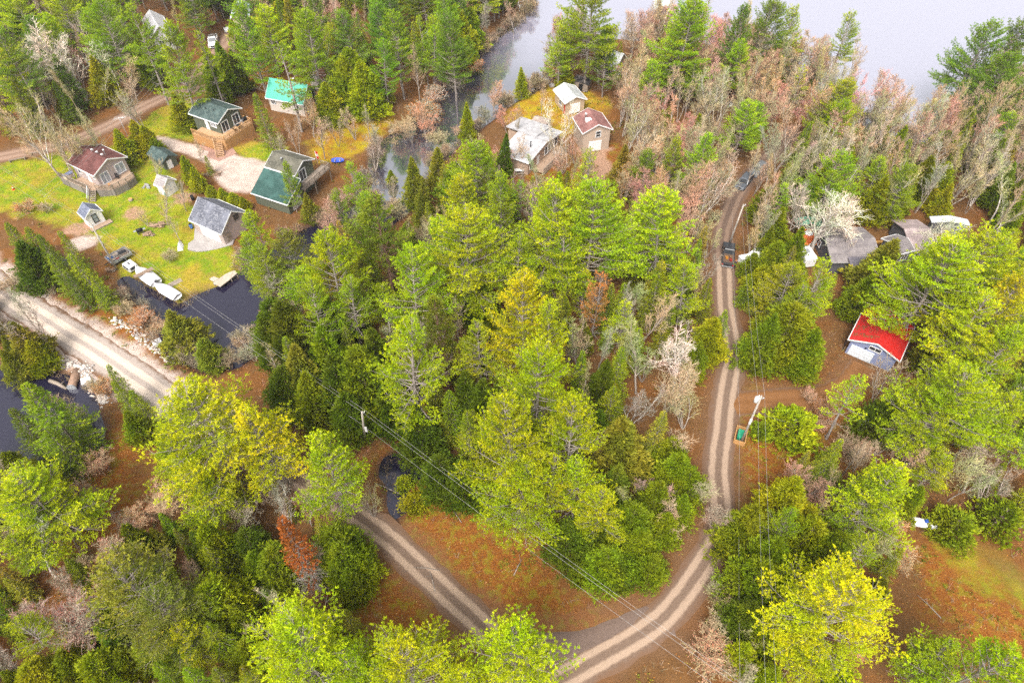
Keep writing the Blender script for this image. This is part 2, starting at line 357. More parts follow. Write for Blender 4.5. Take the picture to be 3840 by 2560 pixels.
# ------------------------------------------------------------------ roads: ribbons with two worn wheel tracks
def ribbon(name, ln, half, mat, lift=.03, j=.25):
    seg = [ln[0]]
    for a, b in zip(ln, ln[1:]):
        k = max(1, int(np.linalg.norm(b-a)/1.0))
        seg += [a+(b-a)*(i+1)/k for i in range(k)]
    seg = np.array(seg); tg = np.gradient(seg, axis=0); tg /= np.linalg.norm(tg, axis=1)[:, None]+1e-9; nr = np.stack([-tg[:, 1], tg[:, 0]], 1)
    ks = np.linspace(-1, 1, 9); V = []; Uv = []; L = np.concatenate([[0], np.cumsum(np.linalg.norm(np.diff(seg, axis=0), axis=1))])
    for i, p in enumerate(seg):
        for k in ks:
            e = j*(random.random()-.5)*2 if abs(k) == 1 else 0
            q = p+nr[i]*(k*half+e); V.append((q[0], q[1], lift+.05*(1-k*k)-(.05 if abs(k) == 1 else 0))); Uv.append((k*half, L[i]))
    m = len(ks); Fs = [(i*m+k, i*m+k+1, (i+1)*m+k+1, (i+1)*m+k) for i in range(len(seg)-1) for k in range(m-1)]
    me = bpy.data.meshes.new(name); me.from_pydata(V, [], Fs)
    at = me.attributes.new('across', 'FLOAT', 'POINT'); at.data.foreach_set('value', [u[0] for u in Uv])
    me.materials.append(mat); me.polygons.foreach_set('use_smooth', [True]*len(Fs)); me.update()
    o = struct(bpy.data.objects.new(name, me)); COL.objects.link(o)
    if sum(p.normal.z for p in me.polygons) < 0: me.flip_normals()
    return o
def road_mat(name, track, mid, edge, half, tw=.85, w=.42, midamt=1., vergecol=None):
    t = NT(name); pos = t.pos(); a = t.n('ShaderNodeAttribute', attribute_name='across').outputs['Fac']
    wob = t.math('SUBTRACT', t.noise(.10, 2, pos), .5); a2 = t.math('ADD', a, t.math('MULTIPLY', wob, .55))
    ab = t.math('ABSOLUTE', a2); d = t.math('ABSOLUTE', t.math('SUBTRACT', ab, tw))
    n3 = t.noise(7, 4, pos, .75); n2 = t.noise(1.1, 4, pos, .65)
    dn = t.math('ADD', d, t.math('MULTIPLY', t.math('SUBTRACT', n2, .5), .45))
    tr = t.step(dn, w+.22, w-.12)
    ec = t.mix(n2, edge, mid)
    c = t.mix(t.step(ab, tw-.1, tw+.5), mid, ec)
    c = t.mix(t.math('MULTIPLY', t.step(n3, .5, .66), .6), c, scl(edge, .45))
    c = t.mix(t.math('MULTIPLY', tr, midamt), c, t.mix(n2, scl(track, .88), scl(track, 1.1)))
    c = t.mix(t.math('MULTIPLY', t.step(n3, .55, .7), .22), c, scl(edge, .6))
    # the shoulder fades raggedly into leaf litter
    out = t.step(t.math('ADD', t.math('ABSOLUTE', a), t.math('MULTIPLY', t.math('SUBTRACT', t.noise(1.3, 5, pos, .7), .5), 1.5)), half-.75, half-.05)
    c = t.mix(out, c, vergecol if vergecol else t.mix(n3, (.115, .062, .036), (.22, .13, .08)))
    return t.done(t.bsdf(c, .95, .1, 0, t.bump(n3, .5, .05)))
RM1 = road_mat('gravel_road_pale', (.60, .49, .40), (.40, .33, .285), (.40, .33, .285), 2.6)
RM2 = road_mat('gravel_road_brown', (.38, .27, .195), (.19, .128, .092), (.175, .112, .078), 1.9, tw=.80, w=.32)
RM3 = road_mat('dirt_track', (.36, .24, .175), (.26, .165, .115), (.24, .14, .09), 2.2, midamt=.6)
RM4 = road_mat('driveway_dirt', (.28, .135, .058), (.22, .10, .038), (.20, .085, .024), 2.1, tw=.9, w=.5, midamt=.35)
RM5 = road_mat('dark_gravel', (.18, .125, .098), (.165, .115, .092), (.16, .108, .082), 2.8, midamt=.3)
cut = int(len(ROAD_L)*.50)
ribbon('road', ROAD_L[:cut+1], 2.7, RM1, .034); ribbon('road', ROAD_L[cut:], 2.0, RM2, .034)
RM6 = road_mat('dirt_road_brown', (.26, .175, .125), (.15, .10, .075), (.145, .094, .07), 1.8, tw=.78, w=.30, midamt=.8)
cr = 16
ribbon('road', ROAD_R[:cr+1], 1.9, RM6, .042); ribbon('road', ROAD_R[cr:], 2.0, RM2, .042); ribbon('track', ROAD_T, 2.4, RM3, .034); ribbon('track', ROAD_B, 1.9, RM3, .026)
ribbon('driveway', DRIVE, 2.2, RM4, .026); ribbon('road_shoulder', JUNC, 2.0, RM5, .022)
# concrete apron in front of the grey shingled garage
ap = [F(x, y) for x, y in [(432, 574), (433, 560), (446, 552), (448, 525), (470, 512), (538, 552), (535, 562), (500, 573), (470, 578), (452, 579)]]
apo = MB().prism([(p.x, p.y) for p in reversed(ap)], -.1, .16).build('apron', CONC)
if apo.data.polygons[1].normal.z < 0: apo.data.flip_normals()
struct(apo)

# ------------------------------------------------------------------ water
def water(name, y0, y1, x0, x1, body, rough, ior, z, bs, sky_sheen=None):
    t = NT(name+'_surface'); pos = t.pos()
    h = t.math('ADD', t.math('ADD', t.noise(.9, 4, pos), t.math('MULTIPLY', t.noise(4.5, 3, pos), .4)), t.math('MULTIPLY', t.noise(.22, 2, pos), 2.5))
    b = t.n('ShaderNodeBsdfPrincipled'); b.inputs['Base Color'].default_value = (*body, 1)
    if sky_sheen:                                 # sky reflection painted into the body colour: open lake paler than the river
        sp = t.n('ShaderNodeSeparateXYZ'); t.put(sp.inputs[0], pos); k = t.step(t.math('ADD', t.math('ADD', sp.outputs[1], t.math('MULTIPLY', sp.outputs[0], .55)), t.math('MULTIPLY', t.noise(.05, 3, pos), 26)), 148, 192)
        t.put(b.inputs['Base Color'], t.mix(k, body, sky_sheen))
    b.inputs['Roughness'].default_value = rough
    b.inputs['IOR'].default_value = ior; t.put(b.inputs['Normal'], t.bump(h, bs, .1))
    m = t.done(b.outputs[0])
    me = bpy.data.meshes.new(name)
    me.from_pydata([(x0, y0, z), (x1, y0, z), (x1, y1, z), (x0, y1, z)], [], [(0, 1, 2, 3)]); me.materials.append(m)
    o = struct(bpy.data.objects.new(name, me)); COL.objects.link(o); return o
water('pond', 14, 101.5, -140, 0, (.013, .011, .028), .03, 1.75, WZ+.12, .16)
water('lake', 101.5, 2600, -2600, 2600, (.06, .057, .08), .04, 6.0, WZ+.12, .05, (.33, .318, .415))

# ------------------------------------------------------------------ light, sky, camera
EL, AZ = R_(52), R_(200)
w = bpy.data.worlds.new("World"); SC.world = w; w.use_nodes = True
nt = w.node_tree; nt.nodes.clear()
sky = nt.nodes.new('ShaderNodeTexSky'); sky.sky_type = 'NISHITA'; sky.sun_disc = False
sky.sun_elevation = EL; sky.sun_rotation = AZ; sky.air_density = 1.3; sky.dust_density = 6.0; sky.ozone_density = 1.0
hs = nt.nodes.new('ShaderNodeHueSaturation'); hs.inputs['Saturation'].default_value = .16
bg = nt.nodes.new('ShaderNodeBackground'); bg.inputs['Strength'].default_value = .12
wo = nt.nodes.new('ShaderNodeOutputWorld')
nt.links.new(sky.outputs[0], hs.inputs['Color']); nt.links.new(hs.outputs[0], bg.inputs[0]); nt.links.new(bg.outputs[0], wo.inputs[0])
sl = bpy.data.lights.new('sun', 'SUN'); sl.energy = 1.2; sl.angle = R_(18); sl.color = (1, .95, .88)
so = bpy.data.objects.new('sun', sl); COL.objects.link(so)
d = Vector((math.sin(AZ)*math.cos(EL), math.cos(AZ)*math.cos(EL), math.sin(EL)))
so.rotation_euler = d.to_track_quat('Z', 'Y').to_euler(); so.location = (0, 0, 120)
cam = bpy.data.cameras.new('camera'); cam.sensor_width = 36; cam.lens = 36*CAM_F/3840; cam.clip_end = 8000; cam.clip_start = .5
co_ = bpy.data.objects.new('camera', cam); COL.objects.link(co_); co_.location = (0, 0, CAM_H); co_.rotation_euler = (math.pi/2-CAM_T, 0, 0)
SC.camera = co_
SC.view_settings.view_transform = 'Standard'; SC.view_settings.look = 'None'; SC.view_settings.gamma = 1; SC.view_settings.exposure = 1.22
SC.cycles.use_denoising = False
SC.cycles.max_bounces = 5; SC.cycles.diffuse_bounces = 3; SC.cycles.glossy_bounces = 2; SC.cycles.transmission_bounces = 3; SC.cycles.transparent_max_bounces = 2; SC.cycles.caustics_reflective = False; SC.cycles.caustics_refractive = False
# ------------------------------------------------------------------ buildings
def gable(name, label, cat, eL, eR, bk, ze, zb, rise, wallm, roofm, over=.35, trimm=WHITE, group=None, wmin=None, wz=0.):
    eL, eR, bk = (Vector(p).to_2d() for p in (eL, eR, bk))
    a1 = ang(eL, eR); a2 = ang(eL, bk)-math.pi/2
    while a2-a1 > math.pi: a2 -= 2*math.pi
    while a1-a2 > math.pi: a2 += 2*math.pi
    W_, D_ = (eR-eL).length, (bk-eL).length
    a = (a1*W_+a2*D_)/(W_+D_); xd = Vector((math.cos(a), math.sin(a))); yd = Vector((-xd.y, xd.x))
    wt, dt = (eR-eL).dot(xd), (bk-eL).dot(yd)
    if wmin: wt = max(wt, wmin)
    org = eL+xd*over+yd*over; w, dd = wt-2*over, dt-2*over
    r = E(name, label, cat, (org.x, org.y, 0), a, group)
    k = rise/(wt/2); zt = ze+k*over; zr = ze+rise; t = .13
    MB().xz([(0, zb), (w, zb), (w, zt-.07), (w/2, zr-.08), (0, zt-.07)], 0, dd).build('wall', wallm, r)
    o = over
    MB().xz([(-o, ze-t), (w/2, zr-t), (w+o, ze-t), (w+o, ze), (w/2, zr), (-o, ze)], -o, dd+o).build('roof', roofm, r)
    if trimm:
        m = MB(); h = .20
        for y0, y1 in ((-o-.05, -o-.003), (dd+o+.003, dd+o+.05)):
            m.xz([(-o-.03, ze-h), (w/2, zr-h), (w/2, zr+.02), (-o-.03, ze+.02)], y0, y1); m.xz([(w/2, zr-h), (w+o+.03, ze-h), (w+o+.03, ze+.02), (w/2, zr+.02)], y0, y1)
        m.box(-o-.12, -o-.003, -o, dd+o, ze-.19, ze-.02); m.box(w+o+.003, w+o+.12, -o, dd+o, ze-.19, ze-.02)
        m.build('trim', trimm, r)
    r_ = dict(r=r, w=w, d=dd, zt=zt, zr=zr, zb=zb, ze=ze, k=k, o=o); return r_
def wbox(m, h, wall, u0, u1, z0, z1, p0, p1, mi=0):
    """box on a wall: u along the wall, p outwards"""
    if wall == 'F': m.box(u0, u1, -p1, -p0, z0, z1, mi)
    elif wall == 'K': m.box(u0, u1, h['d']+p0, h['d']+p1, z0, z1, mi)
    elif wall == 'L': m.box(-p1, -p0, u0, u1, z0, z1, mi)
    else: m.box(h['w']+p0, h['w']+p1, u0, u1, z0, z1, mi)
def window(h, wall, u0, u1, z0, z1, mull=1, frame=None, glass=None, name='window', fw=.1, hm=0):
    m = MB(); f = fw; P1 = .09
    wbox(m, h, wall, u0-f, u0, z0-f, z1+f, .005, P1); wbox(m, h, wall, u1, u1+f, z0-f, z1+f, .005, P1)
    wbox(m, h, wall, u0, u1, z0-f, z0, .005, P1); wbox(m, h, wall, u0, u1, z1, z1+f, .005, P1)
    for i in range(1, mull+1):
        c = u0+(u1-u0)*i/(mull+1); wbox(m, h, wall, c-.035, c+.035, z0, z1, .03, P1-.01)
    for i in range(1, hm+1):
        c = z0+(z1-z0)*i/(hm+1); wbox(m, h, wall, u0, u1, c-.03, c+.03, .03, P1-.014)
    w = m.build(name, frame or WHITE, h['r'])
    m = MB(); wbox(m, h, wall, u0, u1, z0, z1, .004, .028); m.build('pane', glass or DARKGLASS, w); return w
def door(h, wall, u0, u1, z0, z1, mat=None, name='door', grooves=0):
    m = MB(); wbox(m, h, wall, u0, u1, z0, z1, .005, .06)
    if grooves:
        for i in range(grooves):
            a = z0+(z1-z0)*i/grooves; wbox(m, h, wall, u0+.05, u1-.05, a+.05, a+(z1-z0)/grooves-.05, .06, .085)
    dr = m.build(name, mat or WHITE, h['r'])
    m = MB(); uh = u1-.14 if not grooves else (u0+u1)/2; zh = (z0+z1)/2 if not grooves else z0+.25
    wbox(m, h, wall, uh-.03, uh+.03, zh-.06, zh+.06, .085, .13); m.build('handle', BLACK, dr); return dr
def chimney(h, x, y, z0, z1, r=.12, mat=None):
    return MB().tube([(x, y, z0), (x, y, z1), (x, y, z1+.02), (x, y, z1+.16)], [r, r, r*1.5, r*1.5], 8).build('chimney', mat or GREYM, h['r'])
def deck(h, poly2, z, skirtm, boardm, name='deck', rail=None, railm=None, skirt=True, gap=.0, posts=True, th=.12):
    """floor polygon (local xy, counter-clockwise) with a boarded skirt; rail = list of edge indices"""
    m = MB().prism(poly2, z-th, z); fl = m.build(name, boardm, h['r']); n = len(poly2)
    if skirt:
        for i in range(n):
            a = Vector(poly2[i]); b = Vector(poly2[(i+1) % n])
            if rail is not None and i not in rail: continue
            m = MB()
            d = (b-a); L = d.length; d.normalize(); k = max(1, int(L/.16)); nrm = Vector((d.y, -d.x))*.03
            for j in range(k):
                p = a+d*(L*j/k+.01)+nrm; q = a+d*(L*(j+1)/k-.01)+nrm; zz = -.1-random.random()*.05
                m.bar((*((p+q)/2), zz), (*((p+q)/2), z-.03), (q-p).length, .025) if False else m.add(
                    [(p.x, p.y, zz), (q.x, q.y, zz), (q.x, q.y, z-.02), (p.x, p.y, z-.02), (p.x-nrm.x, p.y-nrm.y, zz), (q.x-nrm.x, q.y-nrm.y, zz), (q.x-nrm.x, q.y-nrm.y, z-.02), (p.x-nrm.x, p.y-nrm.y, z-.02)],
                    [(0, 1, 2, 3), (5, 4, 7, 6), (3, 2, 6, 7), (1, 0, 4, 5), (0, 3, 7, 4), (2, 1, 5, 6)])
            m.build('skirt', skirtm, h['r'])
    if rail:
        rh = .95
        for i in rail:
            m = MB()
            a = Vector(poly2[i]); b = Vector(poly2[(i+1) % n]); d = b-a; L = d.length; d.normalize(); ins = Vector((-d.y, d.x))*.06
            k = max(1, round(L/1.6))
            for j in range(k+1):
                p = a+d*(L*j/k)+ins; m.box(p.x-.05, p.x+.05, p.y-.05, p.y+.05, z-.02, z+rh)
            pa, pb = a+ins, b+ins
            m.bar((*pa, z+rh+.03), (*pb, z+rh+.03), .14, .05); m.bar((*pa, z+.12), (*pb, z+.12), .05, .07)
            kk = int(L/.17)
            for j in range(1, kk):
                p = a+d*(L*j/kk)+ins; m.box(p.x-.02, p.x+.02, p.y-.02, p.y+.02, z+.14, z+rh+.01)
            m.build('railing', railm or skirtm, h['r'])
    return fl
def stairs(h, p, dirv, width, z, n, mat, railm=None, run=.28):
    """steps going down from height z at local p towards dirv"""
    d = Vector(dirv).normalized(); s = Vector((-d.y, d.x)); m = MB(); p = Vector(p)
    for i in range(n):
        q = p+d*(run*(i+.5)); zz = z-(i+1)*z/(n+1)
        m.bar((*(q-s*width/2), zz), (*(q+s*width/2), zz), run*.92, .05)
    e = p+d*(run*n)
    for sd in (-1, 1):
        m.bar((*(p+s*sd*width/2), z-.12), (*(e+s*sd*width/2), .02), .06, .26)
    st = m.build('stairs', mat, h['r'])
    for sd in (-1, 1):
        m = MB()
        a = p+s*sd*(width/2+.06); b = e+s*sd*(width/2+.06)
        m.bar((*a, z+.9), (*b, .95), .08, .07); m.bar((*b, 0), (*b, .98), .09, .09); m.bar((*a, z-.1), (*a, z+.93), .09, .09); m.bar((*a, z+.4), (*b, .45), .05, .06)
        m.build('handrail', railm or mat, st); return st
def pq(h, k, x, y, z):                        # photo point at height z -> the house's own coordinates
    p = P(k, x, y, z); r = h['r']; d = Vector((p.x-r.location.x, p.y-r.location.y)); a = -r.rotation_euler.z
    return (d.x*math.cos(a)-d.y*math.sin(a), d.x*math.sin(a)+d.y*math.cos(a))

# --- brown roofed house with the grey wrap-around deck
RB = shingle('brown_shingles', (.115, .045, .04), (.16, .065, .058), .25, (.2, .1, .085))
SID = mk('mauve_siding', (.40, .33, .31), .7, .08, 2, 20)
h1 = gable('house', 'mauve house with brown shingle roof and grey wrap-around wooden deck', 'house', P('00', 825, 1550, 4.2), P('00', 1135, 1390, 4.2), P('00', 570, 1445, 4.2), 4.2, 0, 1.55, SID, RB, .4)
w_, d_ = h1['w'], h1['d']
window(h1, 'F', .75, 2.25, 1.62, 3.55, 1, name='patio_door', glass=PALEGLASS); window(h1, 'F', w_-2.3, w_-.7, 1.9, 3.7, 1, glass=PALEGLASS)
window(h1, 'L', .5, 1.0, 2.9, 3.6, 0); door(h1, 'L', 2.2, 3.1, 1.55, 3.55); window(h1, 'L', 4.6, 5.4, 2.6, 3.5, 0)
for yy in (1.5, 3.0, 4.4): MB().box(h1['w']/2+.25, h1['w']/2+.6, yy, yy+.3, h1['zr']-.3, h1['zr']+.06).build('roof_vent', WHITE, h1['r'])
chimney(h1, w_/2+1.0, 1.6, h1['zr']-.6, h1['zr']+.5, .1, WHITE)
dp = [pq(h1, '01', *q, 1.55) for q in [(525, 148), (780, 262), (850, 262), (1000, 262), (1120, 205), (1190, 150), (1160, 60)]]
dp1 = [(-2.4, d_-.6)]+[dp[0]] if False else []
DK = [dp[0], dp[1], dp[2], dp[3], dp[4], dp[5], (w_-.02, .6), (w_-.02, -.004), (-.004, -.004), (-.004, d_-1.2), (dp[0][0]+.6, d_-1.0)]
deck(h1, DK, 1.55, OLDWOOD, OLDWOODY, rail=[0, 2, 3, 4, 10], railm=WOOD)
sp = Vector(dp[1])*.5+Vector(dp[2])*.5; sd_ = Vector(dp[2])-Vector(dp[1]); sd_ = Vector((sd_.y, -sd_.x))
stairs(h1, sp, sd_, 1.1, 1.55, 6, WOOD, GREYM)
def wpt(h, lx, ly, z):
    a = h['r'].rotation_euler.z; return (h['r'].location.x+lx*math.cos(a)-ly*math.sin(a), h['r'].location.y+lx*math.sin(a)+ly*math.cos(a), z)
# covered spa tub on the deck, deck chairs
CREAM = mk('cream_plastic', (.6, .5, .38), .6, .1); BLUEG = mk('blue_grey_cover', (.16, .18, .28), .5, .15)
p = P('01', 605, 135, 2.0); t_ = E('garden_box', 'dark blue-grey storage box on the back corner of the grey deck', 'storage box', (p.x, p.y, 1.56), R_(60))
MB().box(-.8, .8, -.45, .45, 0, .7).build('box_body', CREAM, t_); MB().box(-.86, .86, -.5, .5, .705, .82).build('lid', BLUEG, t_)
def chair(pt, rz, mat, label, group=None):
    t = E('deck_chair', label, 'chair', pt, rz, group)
    MB().box(-.27, .27, -.27, .27, .38, .44).build('seat', mat, t); m = MB(); m.bar((-.25, .27, .42), (-.25, .42, 1.0), .05, .05); m.bar((.25, .27, .42), (.25, .42, 1.0), .05, .05)
    for i in range(4): m.bar((-.27, .30+.03*i, .55+.12*i), (.27, .30+.03*i, .55+.12*i), .03, .10)
    m.build('backrest', mat, t)
    for x in (-.24, .24):
        for y in (-.24, .24): MB().box(x-.025, x+.025, y-.025, y+.025, 0, .38).build('leg', mat, t)
    return t
p = P('01', 995, 140, 1.56); chair((p.x, p.y, 1.56), R_(-30), CREAM, 'tan deck chair beside the patio door of the mauve house')
p = P('01', 1040, 165, 1.56); chair((p.x, p.y, 1.56), R_(20), BLACK, 'dark deck chair right of the tan chair on the grey deck')
p = P('01', 975, 240, 1.56); t_ = E('planter', 'orange-topped flower tub at the front rail of the grey deck', 'planter', (p.x, p.y, 1.56))
MB().tube([(0, 0, 0), (0, 0, .4)], [.18, .25], 10).build('pot', CREAM, t_); MB().blob((0, 0, .5), .25, n=8, m=5, jit=.25).build('blooms', mk('orange', (.7, .25, .03)), t_)

# --- dark green house with the new deck
RG = shingle('green_shingles', (.05, .078, .075), (.072, .105, .10), .5, (.2, .235, .2))
SG = mk('olive_grey_siding', (.105, .115, .08), .7, .08)
h2 = gable('house', 'dark green-grey house with patchy green roof and new timber deck', 'house', P('00', 1920, 1090, 4.8), P('00', 2150, 960, 4.8), P('00', 1640, 1010, 4.8), 4.8, 0, 1.45, SG, RG, .45)
w_, d_ = h2['w'], h2['d']
window(h2, 'F', .55, 2.0, 2.25, 4.2, 1, name='patio_door', fw=.16); window(h2, 'F', w_-2.1, w_-.6, 2.35, 4.3, 1, name='patio_door', fw=.16)
window(h2, 'L', .9, 2.3, 3.3, 4.4, 1, fw=.12, glass=PALEGLASS); door(h2, 'L', 3.0, 3.9, 2.2, 4.35)
for yy, xx in ((2.2, 1.6), (4.2, 1.4), (5.6, 2.3)): chimney(h2, xx, yy, 5.3, 5.9, .08, BLACK)
q = [pq(h2, '00', x, y, 2.15) for x, y in [(1725, 1105), (1760, 1165), (1890, 1175), (2005, 1230), (2150, 1140), (2175, 1080)]]
DK = [(-2.6, d_-1.6), (-2.6, -.2), (-1.6, -2.3), (w_+.4, -2.3), (w_+.4, -.004), (-.004, -.004), (-.004, d_-1.6)]
deck(h2, DK, 2.15, NEWWOOD, NEWWOODY, rail=[0, 1, 2, 3], railm=mk('new_rail_wood', (.5, .28, .12), .8, .15))
stairs(h2, (-2.25, -1.0), (-.75, -.75), 1.3, 2.15, 9, NEWWOODY, NEWWOODY)
MB().prism([(-5.2, d_-3), (-5.2, -3.4), (-1.5, -4.4), (-.5, -2.4), (-2.7, -.2), (-2.7, d_-2)], .02, .13).build('patio', mk('brick_patio', (.38, .22, .17), .9, .15, 2, 8), h2['r'])
p = wpt(h2, 3.2, -1.6, 2.16); t_ = E('garden_table', 'black round patio table on the new timber deck', 'table', p)
MB().tube([(0, 0, .68), (0, 0, .74)], .55, 14).build('table_top', BLACK, t_); MB().tube([(0, 0, 0), (0, 0, .68)], [.3, .06], 8).build('leg', BLACK, t_)
p = wpt(h2, 2.0, -1.7, 2.16); chair(p, R_(150), BLACK, 'black chair left of the round table on the new timber deck')
def barbecue(p, rz, label):
    t = E('barbecue', label, 'barbecue', p, rz); MB().box(-.5, .5, -.25, .25, .5, .85).build('cabinet', BLACK, t)
    m = MB(); m.tube([(-.5, 0, .86), (.5, 0, .86)], .27, 12); m.build('hood', BLACK, t)
    for x in (-.45, .45): MB().box(x-.03, x+.03, -.22, .22, 0, .497).build('leg', GREYM, t)
    MB().box(-.95, -.52, -.22, .22, .8, .84).build('side_shelf', GREYM, t); MB().box(.52, .95, -.22, .22, .8, .84).build('side_shelf', GREYM, t); return t
barbecue(wpt(h2, w_-.2, -.9, 2.16), h2['r'].rotation_euler.z, 'black barbecue at the right end of the new timber deck')

# --- turquoise roof house
RT = mk('turquoise_metal', (.075, .40, .29), .4, .06, .6, 3, spec=.5)
h3 = gable('house', 'beige house with steep bright turquoise metal roof', 'house', P('10', 440, 925, 3.0), P('10', 575, 830, 3.0), P('10', 85, 878, 3.0), 3.0, 0, 2.9, mk('beige_siding', (.55, .48, .42), .7, .08), RT, .4, wmin=6.0)
m = MB(); kk = int((h3['d']+.8)/.45)
for i in range(kk+1):
    y = -.38+i*.45
    for sx in (0, 1):
        xa, xb = (-h3['o'], h3['w']/2) if sx == 0 else (h3['w']+h3['o'], h3['w']/2); m.bar((xa, y, h3['ze']+.01), (xb, y, h3['zr']+.01), .04, .04)
m.build('roof_ribs', RT, h3['r'])
window(h3, 'L', h3['d']-1.6, h3['d']-.6, 1.6, 2.5, 2); window(h3, 'L', 1.2, 2.2, 1.5, 2.5, 1)
window(h3, 'F', .6, 2.0, 1.0, 2.9, 2); window(h3, 'F', 2.9, 4.6, .9, 4.0, 1, fw=.12)
chimney(h3, h3['w']/2+.3, 3.0, h3['zr']-.4, h3['zr']+.5, .16, WHITE)
# --- small shed behind it
h4 = gable('shed', 'small grey shed with rusty brown roof behind the turquoise roof', 'shed', P('10', 478, 690, 2.4), P('10', 598, 722, 2.4), P('10', 545, 620, 2.4), 2.4, 0, 1.25, mk('grey_boards', (.40, .36, .31), .8, .15), shingle('rust_roof', (.16, .07, .04), (.22, .09, .05), .3, (.1, .1, .09)), .25, trimm=mk('grey_trim', (.35, .33, .32)))
MB().box(h4['w']/2-.22, h4['w']/2+.22, -.06, -.01, 2.7, 3.0).build('vent', WHITE, h4['r']); door(h4, 'R', .8, 1.9, .1, 2.0, BLACK)
# --- low green roofed shed by the driveway
h5 = gable('shed', 'low shed with dark green shingle roof at the head of the driveway', 'shed', P('00', 1430, 1440, 2.1), P('00', 1520, 1400, 2.1), P('00', 1285, 1360, 2.1), 2.1, 0, 1.0, SG, RG, .3, trimm=mk('dark_trim', (.08, .1, .09)), wmin=3.2)
door(h5, 'F', .6, 1.6, .1, 1.9, WHITE)
# --- long split level house with green roofs, deck above the river
RG2 = shingle('grey_green_shingles', (.095, .092, .07), (.14, .13, .1), .5, (.21, .19, .15))
h6 = gable('house', 'long olive house with mossy grey-green roof and balcony above the river', 'house', P('10', 365, 1550, 5.2), P('10', 560, 1408, 5.2), P('10', 80, 1480, 5.2), 5.2, 0, 1.4, SG, RG2, .4)
w_, d_ = h6['w'], h6['d']
window(h6, 'F', 1.1, 2.6, 2.9, 4.9, 1, name='patio_door', fw=.16); window(h6, 'F', 3.4, 4.2, .8, 1.9, 0, glass=PALEGLASS); chimney(h6, 1.5, d_*.62, 5.8, 6.4, .13)
DK = [(-.6, -2.0), (w_+2.2, -2.0), (w_+2.2, -.01), (-.6, -.01)]
deck(h6, DK, 2.8, WOOD, WOOD, name='balcony', rail=[0, 1], railm=WOOD, skirt=False)
for x in (-.4, w_*.5, w_+2.0): MB().box(x-.08, x+.08, -1.9, -1.74, -.5, 2.68).build('post', WOOD, h6['r'])
gl = MB(); k_ = h6['k']; zl = 5.0
gl.xz([(-5.0, 2.35), (-.42, 4.75), (-.42, 4.88), (-5.0, 2.48)], -1.6, d_+.6); lr = gl.build('lower_roof', shingle('teal_shingles', (.03, .075, .065), (.045, .10, .088), .3, (.075, .13, .11)), h6['r'])
MB().xz([(-4.6, 0), (0-.01, 0), (-.01, 4.78), (-.4, 4.7), (-4.6, 2.5)], -1.2, d_+.3).build('garage_wall', SG, h6['r'])
m = MB(); m.bar((-5.05, -1.63, 2.42), (-.42, -1.63, 4.84), .06, .2); m.box(-5.12, -5.003, -1.6, d_+.6, 2.3, 2.47); m.bar((-.42, -1.6, 4.93), (-.42, d_+.5, 4.93), .12, .06); m.build('lower_trim', WHITE, h6['r'])
m = MB(); m.box(-3.6, -1.2, -1.26, -1.203, .1, 2.2); m.build('garage_door', WHITE, h6['r'])

# --- white shed, tiny white shed, grey shingled garage
RGR = shingle('grey_shingles', (.105, .11, .135), (.15, .155, .185), .9, (.30, .30, .33)); RGP = shingle('pale_grey_shingles', (.30, .265, .26), (.36, .33, .325), .5, (.45, .41, .4))
h7 = gable('shed', 'white garden shed with pale grey shingle roof and double doors', 'shed', P('01', 1440, 250, 2.3), P('01', 1565, 178, 2.3), P('01', 1340, 225, 2.3), 2.3, 0, 1.25, WHITE2, RGP, .25)
m = MB(); c_ = h7['w']/2
door(h7, 'F', c_-.75, c_-.02, .15, 2.1); door(h7, 'F', c_+.02, c_+.75, .15, 2.1)
h8 = gable('shed', 'tiny white shed with blue-grey roof and one black framed window', 'shed', P('01', 745, 520, 2.5), P('01', 905, 450, 2.5), P('01', 670, 465, 2.5), 2.5, 0, 1.25, WHITE2, shingle('blue_grey_shingles', (.13, .145, .20), (.18, .2, .26), .6, (.28, .29, .36)), .22)
window(h8, 'F', h8['w']/2-.35, h8['w']/2+.35, .9, 2.4, 0, BLACK, PALEGLASS, fw=.09, hm=1)
DK = [(-.3, -1.1), (h8['w']+.7, -1.1), (h8['w']+.7, -.01), (-.3, -.01)]
deck(h8, DK, .35, OLDWOOD, OLDWOODY, name='porch', rail=None, skirt=True)
h9 = gable('garage', 'garage with speckled grey shingle roof and white overhead door', 'garage', P('01', 1950, 655, 2.8), P('01', 2200, 465, 2.8), P('01', 1665, 525, 2.8), 2.8, 0, 2.6, mk('pink_beige_siding', (.42, .34, .315), .7, .08), RGR, .35)
d_ = h9['d']; door(h9, 'L', 1.0, d_-1.5, .12, 2.25, WHITE, 'garage_door', 4)
window(h9, 'F', h9['w']/2+.2, h9['w']/2+1.2, 3.0, 4.2, 0, WOOD, fw=.08); door(h9, 'F', .6, 1.5, .1, 2.1, WOOD)
